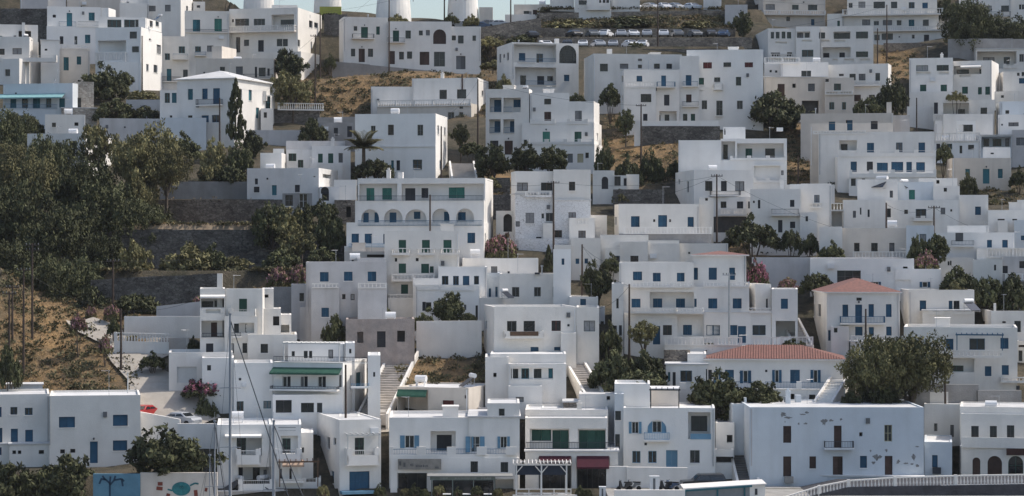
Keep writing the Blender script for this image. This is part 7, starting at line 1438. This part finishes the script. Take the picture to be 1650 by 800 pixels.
# ================================================================ quay things
def bal_wall(label, pts, Yfun, hw, hb):
    """white balustrade on a low wall following pts (col, top row, foot row of the plinth)"""
    P0 = at(pts[0][0], pts[0][1], Yfun(pts[0][0])); t = thing('balustrade_wall', label, 'balustrade', P0); 
    for (x0, ya, yb), (x1, yc, yd) in zip(pts, pts[1:]):
        a, b_ = at(x0, ya, Yfun(x0)), at(x1, yc, Yfun(x1)); L_ = (b_ - a).xy.length; rz = math.atan2(b_.y - a.y, b_.x - a.x); dz = b_.z - a.z; sl_ = dz / L_; bh = .95
        def prism(m, u0, u1, z0, z1, y0, y1):
            k = len(m.v); m.v += [(u0, y0, z0 + u0 * sl_), (u1, y0, z0 + u1 * sl_), (u1, y1, z0 + u1 * sl_), (u0, y1, z0 + u0 * sl_), (u0, y0, z1 + u0 * sl_), (u1, y0, z1 + u1 * sl_), (u1, y1, z1 + u1 * sl_), (u0, y1, z1 + u0 * sl_)]
            for q in ((0, 3, 2, 1), (4, 5, 6, 7), (0, 1, 5, 4), (1, 2, 6, 5), (2, 3, 7, 6), (3, 0, 4, 7)): m.f.append(tuple(k + e for e in q))
        m = MB(); prism(m, 0, L_, -.12, 0, -.13, .13); link('handrail', m.mesh('handrail', WALLC['w']), t, a - P0, rz)
        m = MB(); prism(m, 0, L_, -bh - hw, -bh, -.15, .15); link('plinth', m.mesh('plinth', WALLC['w']), t, a - P0, rz)
        n = int(L_ / .33)
        if 'b' not in PM: m = MB(); m.lathe([(.06, 0), (.06, .08), (.1, .28), (.045, .6), (.07, .83)], 0, 0, 8); PM['b'] = m.mesh('baluster', WALLC['w'])
        for i in range(n):
            u = (i + .5) * L_ / n; q = Matrix.Rotation(rz, 3, 'Z') @ Vector((u, 0, -bh + u * sl_)); link('baluster', PM['b'], t, a - P0 + q)
        m = MB(); prism(m, -.14, .14, -bh - hw, .04, -.16, .16); link('pier', m.mesh('pier', WALLC['w']), t, a - P0, rz)
bal_wall('long white balustrade curving along the sea wall before the huge plain house', [(1262, 801, 815), (1320, 783, 798), (1367, 774, 788), (1442, 769, 785), (1540, 766, 782), (1660, 764, 778)], lambda x: 229.0 - max(0, 1367 - x) * .012, .35, 0)
m = MB(); a, b_ = at(1367, 790, 228.6), at(1700, 782, 228.6)
m.v += [(a.x, 228.75, -1), (b_.x, 228.75, -1), (b_.x, 236, -1), (a.x, 236, -1), (a.x, 228.75, at(1367, 785, 229).z), (b_.x, 228.75, at(1660, 779, 229).z), (b_.x, 237, at(1660, 779, 229).z), (a.x, 237, at(1367, 785, 229).z)]
m.f += [(0, 1, 5, 4), (4, 5, 6, 7), (3, 0, 4, 7), (1, 2, 6, 5)]
a2 = at(1255, 800, 227.5); k = len(m.v); m.v += [(a2.x, 227.6, -1), (a.x, 228.75, -1), (a.x, 228.75, at(1367, 785, 229).z), (a2.x, 227.6, at(1262, 812, 227.7).z), (a2.x, 237, at(1262, 812, 227.7).z), (a.x, 237, at(1367, 785, 229).z)]; m.f += [(k, k + 1, k + 2, k + 3), (k + 3, k + 2, k + 5, k + 4)]
structure('promenade', m.mesh('promenade', mat('dark_sea_wall', (.075, .075, .085), .9, .2, 1.2, .5, 4)))
# garden enclosure balustrade
bal_wall('white balustraded yard wall beside the lane', [(186, 536, 560), (272, 538, 560)], lambda x: 262.5, 1.6, 0)
bal_wall('white balustrade at the carport below the dry grass slope', [(449, 166, 175), (522, 167, 176)], lambda x: 363.5, .2, 0)
# white timber pergola on the quay
def pergola_thing():
    Y = 229.0; a = at(832, 800, Y); b_ = at(920, 800, Y); L_ = b_.x - a.x; z0 = .88; zt = at(832, 748, Y).z; h = zt - z0
    t = thing('pergola', 'white timber waterside pergola with rails before the maroon awnings', 'pergola', (a.x, Y, z0)); m4 = WALLC['w']
    for u in (0, .46, .92):
        for dy in (0, 3.4):
            m = MB(); m.box(-.07, -.07, 0, .07, .07, h - .15); p = link('post', m.mesh('post', m4), t, (u * L_, dy, 0))
            if dy == 0:
                for s_ in ((1,) if u == 0 else ((-1, 1) if u < .9 else (-1,))):
                    m = MB(); m.tube([(0, 0, h - .9), (s_ * .6, 0, h - .2)], .05, 4); link('brace', m.mesh('brace', m4), p)
    for dy in (0, 3.4): m = MB(); m.box(-.3, dy - .06, h - .15, L_ * 1.0, dy + .06, h); link('beam', m.mesh('beam', m4), t)
    for i in range(16): m = MB(); m.box(-.3 + i * (L_ + .3) / 15 - .03, -.4, h, -.3 + i * (L_ + .3) / 15 + .03, 3.8, h + .1); link('rafter', m.mesh('rafter', m4), t)
    for z in (.55, .95, 1.35): m = MB(); m.box(0, -.03, z, L_ * 1.0, .03, z + .09); link('rail', m.mesh('rail', m4), t)
    for u in (.23, .69, 1.0): m = MB(); m.box(u * L_ - .04, -.05, 0, u * L_ + .04, .05, 1.45); link('rail_post', m.mesh('rail_post', m4), t)
    m = MB(); m.box(-.1, .1, h * .72, L_ * .92, .14, h - .16); link('blind', m.mesh('blind', mat('dark_blue_canvas', (.03, .04, .06), .8, .1, 2)), t)
pergola_thing()
RW('pale sill wall in front of the white timber pergola', 826, 798, 930, 806, 'w', None, 228.4)
# teal-edged canopy hut on the quay
def canopy():
    Y = 226.5; a = at(1104, 800, Y); b_ = at(1208, 800, Y); L_ = b_.x - a.x; z0 = -.5; zl = at(1104, 789, Y).z; zr = at(1232, 781, Y).z
    t = thing('kiosk', 'white kiosk with teal edged roof and glazed front on the quay', 'kiosk', (a.x, Y, z0)); m = MB(); zl -= z0; zr -= z0; e = 1.6
    m.v += [(-.2, -.3, zl), (L_ + e, -.3, zr), (L_ + e, 4, zr), (-.2, 4, zl), (-.2, -.3, zl + .12), (L_ + e, -.3, zr + .12), (L_ + e, 4, zr + .12), (-.2, 4, zl + .12)]
    for q in ((0, 3, 2, 1), (4, 5, 6, 7), (0, 1, 5, 4), (1, 2, 6, 5), (2, 3, 7, 6), (3, 0, 4, 7)): m.f.append(q)
    link('roof', m.mesh('roof', WALLC['w']), t)
    m = MB(); m.quad((0, 0, 0), (L_, 0, 0), (L_, 0, zr - .06), (0, 0, zl - .02)); link('pane', m.mesh('pane', mat('milky_glass', (.28, .30, .31), .3, .1, 1)), t)
    for u in (0, .5, .92): m = MB(); m.box(u * L_ - .08, -.1, 0, u * L_ + .08, .03, zl + (zr - zl) * u - .06); link('frame', m.mesh('frame', CM['t']), t)
    m = MB(); m.box(L_, -.05, 0, L_ + 1.5, 3.5, zr - .05); link('wall', m.mesh('wall', WALLC['w']), t); m = MB(); m.box(L_ + .5, -.09, zr - 1.0, L_ + .75, -.06, zr - .4); link('window', m.mesh('window', CM['k']), t)
    m = MB(); m.v += [(-.1, -.34, zl - .2), (L_ + .2, -.34, zr - .22), (L_ + .2, -.34, zr - .02), (-.1, -.34, zl - .02), (-.1, -.31, zl - .2), (L_ + .2, -.31, zr - .22), (L_ + .2, -.31, zr - .02), (-.1, -.31, zl - .02)]
    for q in ((0, 1, 2, 3), (7, 6, 5, 4), (0, 4, 5, 1), (3, 2, 6, 7)): m.f.append(q)
    link('fascia', m.mesh('fascia', CM['t']), t)
canopy()
def boxthing(name, label, cat, x0, y0, x1, y1, Y, d, m_, door=None):
    a = at(x0, y1, Y); b_ = at(x1, y0, Y); m = MB(); m.box(0, 0, 0, b_.x - a.x, d, b_.z - a.z); t = thing(name, label, cat, (a.x, Y, a.z)); link('body', m.mesh('body', m_), t)
    m = MB(); m.box(-.05, -.05, b_.z - a.z, b_.x - a.x + .05, d + .05, b_.z - a.z + .08); link('lid', m.mesh('lid', m_), t)
    m = MB(); w_ = b_.x - a.x; m.box(w_ * .35, -.02, .1, w_ * .6, -.001, (b_.z - a.z) * .9); link('door', m.mesh('door', door or m_), t)
boxthing('electric_cabinet', 'white electric cabinet with a pale door on the quay', 'cabinet', 1047, 769, 1062, 792, 227.5, .6, PLAIN_W, CM['y'])
boxthing('electric_cabinet', 'white box beside the taverna end on the quay', 'cabinet', 966, 786, 976, 804, 227, .6, PLAIN_W, CM['y'])
for x, lb in ((862, 'tall dark doorway figure'),): pass

def PLANTER(label, x, Y, sz, k):
    P_ = at(x, 790, Y); t = thing('planter', label, 'planter', (P_.x, Y, 0.89), 0, 'potted shrubs along the quay'); m = MB(); m.lathe([(.2 * sz, 0), (.3 * sz, .45 * sz), (.32 * sz, .5 * sz)], 0, 0, 10); link('pot', m.mesh('pot', mat('clay_pot', (.14, .09, .07), .8, .1, 3)), t)
    link('foliage', crown('bush' if k else 'obush', k), t, (0, 0, .42 * sz), k, (.5 * sz, .5 * sz, .9 * sz))
for i_, (x, lb) in enumerate(((652, 'potted shrub before the dark shopfront beneath the faded banner'), (668, 'second potted shrub beneath the faded banner'), (684, 'bushy pot at the corner of the glazed canopy'), (707, 'potted shrub before the first pane of the glazed canopy'), (738, 'potted shrub before the middle pane of the glazed canopy'), (768, 'potted shrub before the last pane of the glazed canopy'), (802, 'potted shrub at the dark end of the restaurant'), (612, 'small pot beside the big blue gridded window'), (946, 'potted plant beside the dark taverna doorway'), (520, 'dark potted bush at the foot of the curved flank'))):
    PLANTER(lb, x, 231.5 - (i_ % 3) * .4, 1.0 + .25 * (i_ % 2), i_ % 3)
TM = {}
def TABLE(label, x, Y):
    P_ = at(x, 790, Y); t = thing('cafe_table', label, 'table', (P_.x, Y, 0.89), 0, 'cafe tables on the quay'); wm_ = BRWOOD
    if not TM:
        m = MB(); m.box(-.4, -.4, .72, .4, .4, .76); TM['top'] = m.mesh('tabletop', PLAIN_W); m = MB(); m.box(-.03, -.03, 0, .03, .03, .72); m.box(-.25, -.25, 0, .25, .25, .03); TM['leg'] = m.mesh('pedestal', IRON)
        m = MB(); m.box(-.22, -.22, .43, .22, .22, .47); TM['seat'] = m.mesh('seat', wm_); m = MB(); m.box(-.22, .18, .47, .22, .22, .9); TM['back'] = m.mesh('backrest', wm_); m = MB(); m.box(-.02, -.02, 0, .02, .02, .43); TM['cl'] = m.mesh('leg', wm_)
    link('tabletop', TM['top'], t); link('pedestal', TM['leg'], t)
    for s_ in (-1, 1):
        c = thing('cafe_chair', label.replace('cafe table', 'wooden chair %s of the cafe table' % ('east' if s_ > 0 else 'west')), 'chair', (P_.x + s_ * .75, Y, 0.89), -s_ * math.pi / 2, 'cafe chairs on the quay'); link('seat', TM['seat'], c); link('backrest', TM['back'], c)
        for lx in (-.2, .2):
            for ly in (-.2, .2): link('leg', TM['cl'], c, (lx, ly, 0))
for x, lb in ((720, 'cafe table before the glazed canopy'), (752, 'cafe table near the unlit canopy pane'), (786, 'cafe table at the canopy corner'), (850, 'cafe table beneath the timber pergola'), (882, 'cafe table in the mid pergola bay'), (905, 'cafe table at the pergola rail end')): TABLE(lb, x, 230.6 if x < 840 else 230.9)
# ================================================================ sailing boats: masts rise into the picture
def BOAT(label, x, yt, Y, L_, r, boom=True, spread=1, lean=0, stay=2.6):
    P_ = at(x, 400, Y); zt = at(x, yt, Y).z; t = thing('sailing_boat', label, 'sailing boat', (P_.x, Y, 0), 0); al = mat('mast_paint', (.30, .31, .33), .35, .05, 2, spec=.5)
    m = MB(); m.tube([(0, 0, .9), (0, 0, zt * .6), (0, 0, zt)], r, 10, r * .7); ms = link('mast', m.mesh('mast', al), t)
    m = MB(); m.box(-.12, -.12, zt, .12, .12, zt + .15); m.tube([(0, 0, zt + .1), (0, 0, zt + .9)], .015, 4); link('masthead', m.mesh('masthead', al), ms)
    for k in range(spread):
        z = zt * (.42 + .26 * k); m = MB(); m.tube([(-.95, 0, z), (0, -.1, z + .05), (.95, 0, z)], .035, 5); link('spreader', m.mesh('spreader', al), ms)
    for s_ in (-1, 1): m = MB(); m.tube([(s_ * 1.3, 0, 1.1), (s_ * .95, 0, zt * .42), (s_ * .1, 0, zt * .95)], .012, 4, cap=False); link('shroud', m.mesh('shroud', IRON), t)
    m = MB(); m.tube([(0, 0, zt * .98), (stay, -1.5, zt * .5), (stay * 1.9, -3, 1.2)], .045, 6, cap=False); link('forestay', m.mesh('forestay', IRON), t)
    m = MB(); n = 9; rows = []
    for i in range(n):
        u = i / (n - 1); y = -L_ * .5 + L_ * u; w_ = 1.45 * math.sin(math.pi * (.12 + .78 * u)) ** .7 if u < 1 else .05; rw = []
        for (q, z) in ((0, -.45), (.75, -.1), (1, .95 + .25 * u), (0, 1.0 + .25 * u)):
            rw.append((q * w_, y, z))
        rows.append(rw)
    for sgn in (-1, 1):
        for i in range(n - 1):
            for j in range(3): A = [rows[i][j], rows[i + 1][j], rows[i + 1][j + 1], rows[i][j + 1]]; m.quad(*[(sgn * p[0], p[1], p[2]) for p in A])
    link('hull', m.mesh('hull', PLAIN_W, True), t)
    m = MB(); m.box(-.8, -2, 1.0, .8, 1.5, 1.55); link('cabin', m.mesh('cabin', PLAIN_W), t)
    if boom: m = MB(); m.tube([(0, 0, 2.2), (.1, -3.6, 2.3)], .09, 8); link('boom', m.mesh('boom', al), t); m = MB(); m.tube([(0, -.2, 2.35), (.1, -3.4, 2.45)], .18, 8); link('sail_cover', m.mesh('sail_cover', mat('blue_sail_cover', (.03, .07, .16), .8)), t)
BOAT('sailing boat with the tallest grey mast, before the quayside house', 371, 508, 205, 11, .14, True, 2, 0, 3.4)
BOAT('sailing boat with a mast before the pitched balconies of the quayside house', 441, 680, 208, 9, .16, True, 1, 0, 2.2)
BOAT('small sailing boat with a slim mast before the mural wall', 346, 680, 212, 8, .08, True, 1, 0, .9)
BOAT('sailing boat with a thin short mast nearest the painted fish', 338, 735, 214, 7, .06, False, 1, 0, .6)

# ================================================================ mural and signs (flat print)
def flat(name, label, cat, pts, Y, m_, top=True, parent=None):
    a = at(*pts[0], Y); o = MB(); o.poly([(at(x, y, Y).x - a.x, 0, at(x, y, Y).z - a.z) for x, y in pts]); o2 = link(name, o.mesh(name, m_), parent, (a.x, Y, a.z)) if parent is None else None
    return o2
mt_ = thing('mural', 'painted bare tree and blue sky mural on the quay wall', 'mural', (0, 228.97, 0)); inkm = mat('mural_ink', (.03, .07, .12), .8, .1, 2); tealm = mat('mural_teal', (.04, .22, .24), .8, .2, 2); redm = mat('mural_rust', (.22, .06, .04), .8, .1, 2)
def strokes(parent, Y, segs, r, m_, name='stroke'):
    o = MB()
    for s_ in segs:
        for (x0, y0), (x1, y1) in zip(s_, s_[1:]):
            a, b_ = at(x0, y0, Y), at(x1, y1, Y); d = (b_ - a); n = Vector((-d.z, 0, d.x)).normalized() * r; o.quad(*[(q.x, 0, q.z) for q in (a - n, b_ - n, b_ + n, a + n)])
    l_ = link(name, o.mesh(name, m_), parent); l_['kind'] = 'stuff'; return l_
strokes(mt_, 228.97, [[(177, 801), (177, 779), (170, 773), (162, 772)], [(177, 782), (184, 774), (196, 772), (200, 776)], [(177, 779), (178, 768)], [(184, 774), (186, 767)], [(170, 774), (165, 767)], [(163, 773), (160, 780)], [(196, 772), (198, 784)]], .09, inkm, 'painted_tree')
m2_ = thing('mural', 'painted teal fish with rust marks on the beige quay wall', 'mural', (0, 229.07, 0))
o = MB(); o.poly([(at(292 + 15 * math.cos(a), 788 + 11 * math.sin(a), 229.07).x, 0, at(292, 788 + 11 * math.sin(a), 229.07).z) for a in np.linspace(0, 6.1, 22)]); link('painted_fish', o.mesh('painted_fish', tealm), m2_)
strokes(m2_, 229.06, [[(306, 783), (314, 779), (320, 780)], [(278, 791), (270, 789)]], .08, tealm, 'painted_fin'); strokes(m2_, 229.06, [[(252, 787), (262, 788)], [(254, 780), (262, 780)], [(315, 790), (316, 800)], [(268, 798), (274, 799)], [(330, 789), (334, 790)]], .18, redm, 'painted_mark')
strokes(m2_, 229.055, [[(290, 785), (291, 785)], [(294, 785), (295, 785)]], .12, CM['w'], 'painted_eye')
# restaurant sign board, canopy with lettering band, arcaded house sign
def marks(boxes, Y, m_, parent):
    """print too small to read in the photograph: blurred blocks of strokes at the size they show"""
    w0 = parent.location; o_ = MB(); rr = random.Random(4)
    for (x0, y0, x1, y1, n) in boxes:
        for k in range(n):
            a, b_ = at(x0 + (x1 - x0) * k / n, y1 - rr.uniform(0, .25) * (y1 - y0), Y), at(x0 + (x1 - x0) * (k + rr.uniform(.45, .8)) / n, y0 + rr.uniform(0, .25) * (y1 - y0), Y)
            o_.quad((a.x - w0.x, Y - w0.y, a.z - w0.z), (b_.x - w0.x, Y - w0.y, a.z - w0.z), (b_.x - w0.x, Y - w0.y, b_.z - w0.z), (a.x - w0.x, Y - w0.y, b_.z - w0.z))
    q = link('lettering', o_.mesh('lettering', m_), parent, kind='stuff'); return q
def signboard(label, x0, y0, x1, y1, Y, m_, bodytxt=None, tm=None, tb=None):
    a, b_ = at(x0, y1, Y), at(x1, y0, Y); t = thing('sign', label, 'sign', (a.x, Y, a.z)); m = MB(); m.box(0, 0, 0, b_.x - a.x, .12, b_.z - a.z); link('board', m.mesh('board', m_), t)
    if bodytxt: marks(bodytxt, Y - .02, tm, t)
    return t
signboard('faded beige banner with blurred dark print over the dark shopfront', 641, 740, 711, 757, 234.3, mat('faded_banner', (.30, .28, .25), .8, .15, 2), [(643, 743, 650, 751, 1), (650, 745, 657, 753, 1), (661, 747, 667, 752, 3), (670, 749, 690, 754, 7), (701, 751, 710, 756.5, 1)], mat('banner_grey', (.12, .12, .12), .8))
signboard('brown-red sign board above the round arch of the quay house', 1622, 723, 1660, 734, 239.2, mat('brown_red_board', (.05, .022, .018), .7, .15, 2))
def glass_canopy():
    Y = 233.0; a = at(693, 770, Y); b_ = at(826, 770, Y); L_ = b_.x - a.x; t = thing('restaurant_canopy', 'glazed restaurant canopy with lettered grey-green band on the quay', 'canopy', (a.x, Y, .89)); h = at(700, 768, Y).z - .89; z1 = at(700, 774, Y).z - .89
    gm = mat('grey_green_band', (.22, .25, .22), .7, .1, 2)
    m = MB(); m.box(0, -.05, z1, L_ * .79, .05, h); link('band', m.mesh('band', gm), t); m = MB(); k = 0
    m.v += [(-.3, -.3, h), (L_, -.3, h), (L_, 1.1, h + .12), (-.3, 1.1, h + .12), (-.3, -.3, h + .08), (L_, -.3, h + .08), (L_, 1.1, h + .2), (-.3, 1.1, h + .2)]
    for q in ((0, 3, 2, 1), (4, 5, 6, 7), (0, 1, 5, 4), (1, 2, 6, 5), (2, 3, 7, 6), (3, 0, 4, 7)): m.f.append(q)
    link('roof', m.mesh('roof', mat('grey_canvas', (.30, .30, .29), .8, .1, 2)), t)
    for u in np.linspace(.02, .78, 4): m = MB(); m.box(u * L_ - .05, -.05, 0, u * L_ + .05, .05, z1); link('post', m.mesh('post', gm), t)
    for u0, u1 in ((.03, .27), (.28, .52), (.53, .77)): m = MB(); m.quad((u0 * L_, 0, .1), (u1 * L_, 0, .1), (u1 * L_, 0, z1), (u0 * L_, 0, z1)); link('pane', m.mesh('pane', GLASS), t)
    marks([(709, 769, 722, 772.8, 7), (733, 769, 768, 772.8, 15), (775, 769, 792, 772.8, 7)], Y - .07, mat('pale_letters', (.42, .43, .40), .7), t)
glass_canopy()
# peeling patches on the huge plain house
def patches(v, spots, m_):
    for (x, y, w_, h_) in spots:
        u, _ = v.uof(x); rr = random.Random(int(x * 7 + y)); Ym = v.Yc; z = ZC + (400 - y) / F * Ym; ww = w_ / F * Ym / 2; hh = h_ / F * Ym / 2; o = MB(); n = 16
        o.poly([(math.cos(2 * math.pi * i / n) * ww * rr.uniform(.35, 1.1), 0, math.sin(2 * math.pi * i / n) * hh * rr.uniform(.35, 1.1)) for i in range(n)])
        P_ = v.L0 + v.Mr @ Vector((u - v.uL, -.008, 0)); P_.z = z - v.root.location.z
        pass
        link('peeled_patch', o.mesh('peeled_patch', m_), v.root, P_, v.phi)
patches(BIGV, [(1262, 668, 12, 12), (1270, 673, 14, 5), (1293, 668, 12, 3), (1300, 665, 8, 4), (1287, 683, 4, 4), (1298, 683, 7, 4), (1328, 680, 12, 14), (1340, 678, 10, 5), (1355, 676, 5, 5), (1412, 738, 14, 12), (1418, 737, 8, 7), (1407, 746, 8, 6), (1447, 745, 9, 8), (1460, 747, 12, 5), (1472, 737, 8, 12), (1478, 751, 7, 7), (1478, 720, 9, 3), (1403, 727, 4, 5), (1428, 726, 5, 6), (1470, 748, 6, 4), (1265, 680, 3, 3)], mat('bared_plaster', (.33, .325, .32), .95, .3, 4))

# ---------------------------------------------------------------- thin summer haze
m = MB(); m.box(-260, -12, -2, 260, 700, 95); hz_ = m.mesh('haze', None); hm = bpy.data.materials.new('haze'); hm.use_nodes = True; N = hm.node_tree.nodes; N.clear(); o_ = N.new('ShaderNodeOutputMaterial'); pv = N.new('ShaderNodeVolumePrincipled')
pv.inputs['Color'].default_value = (.9, .93, 1, 1); pv.inputs['Density'].default_value = .00005; hm.node_tree.links.new(pv.outputs[0], o_.inputs['Volume']); hz_.materials.append(hm)
h_ = thing('haze', 'thin pale summer haze over the hillside', 'haze', (0, 0, 0), 0, None, hz_); h_['kind'] = 'stuff'
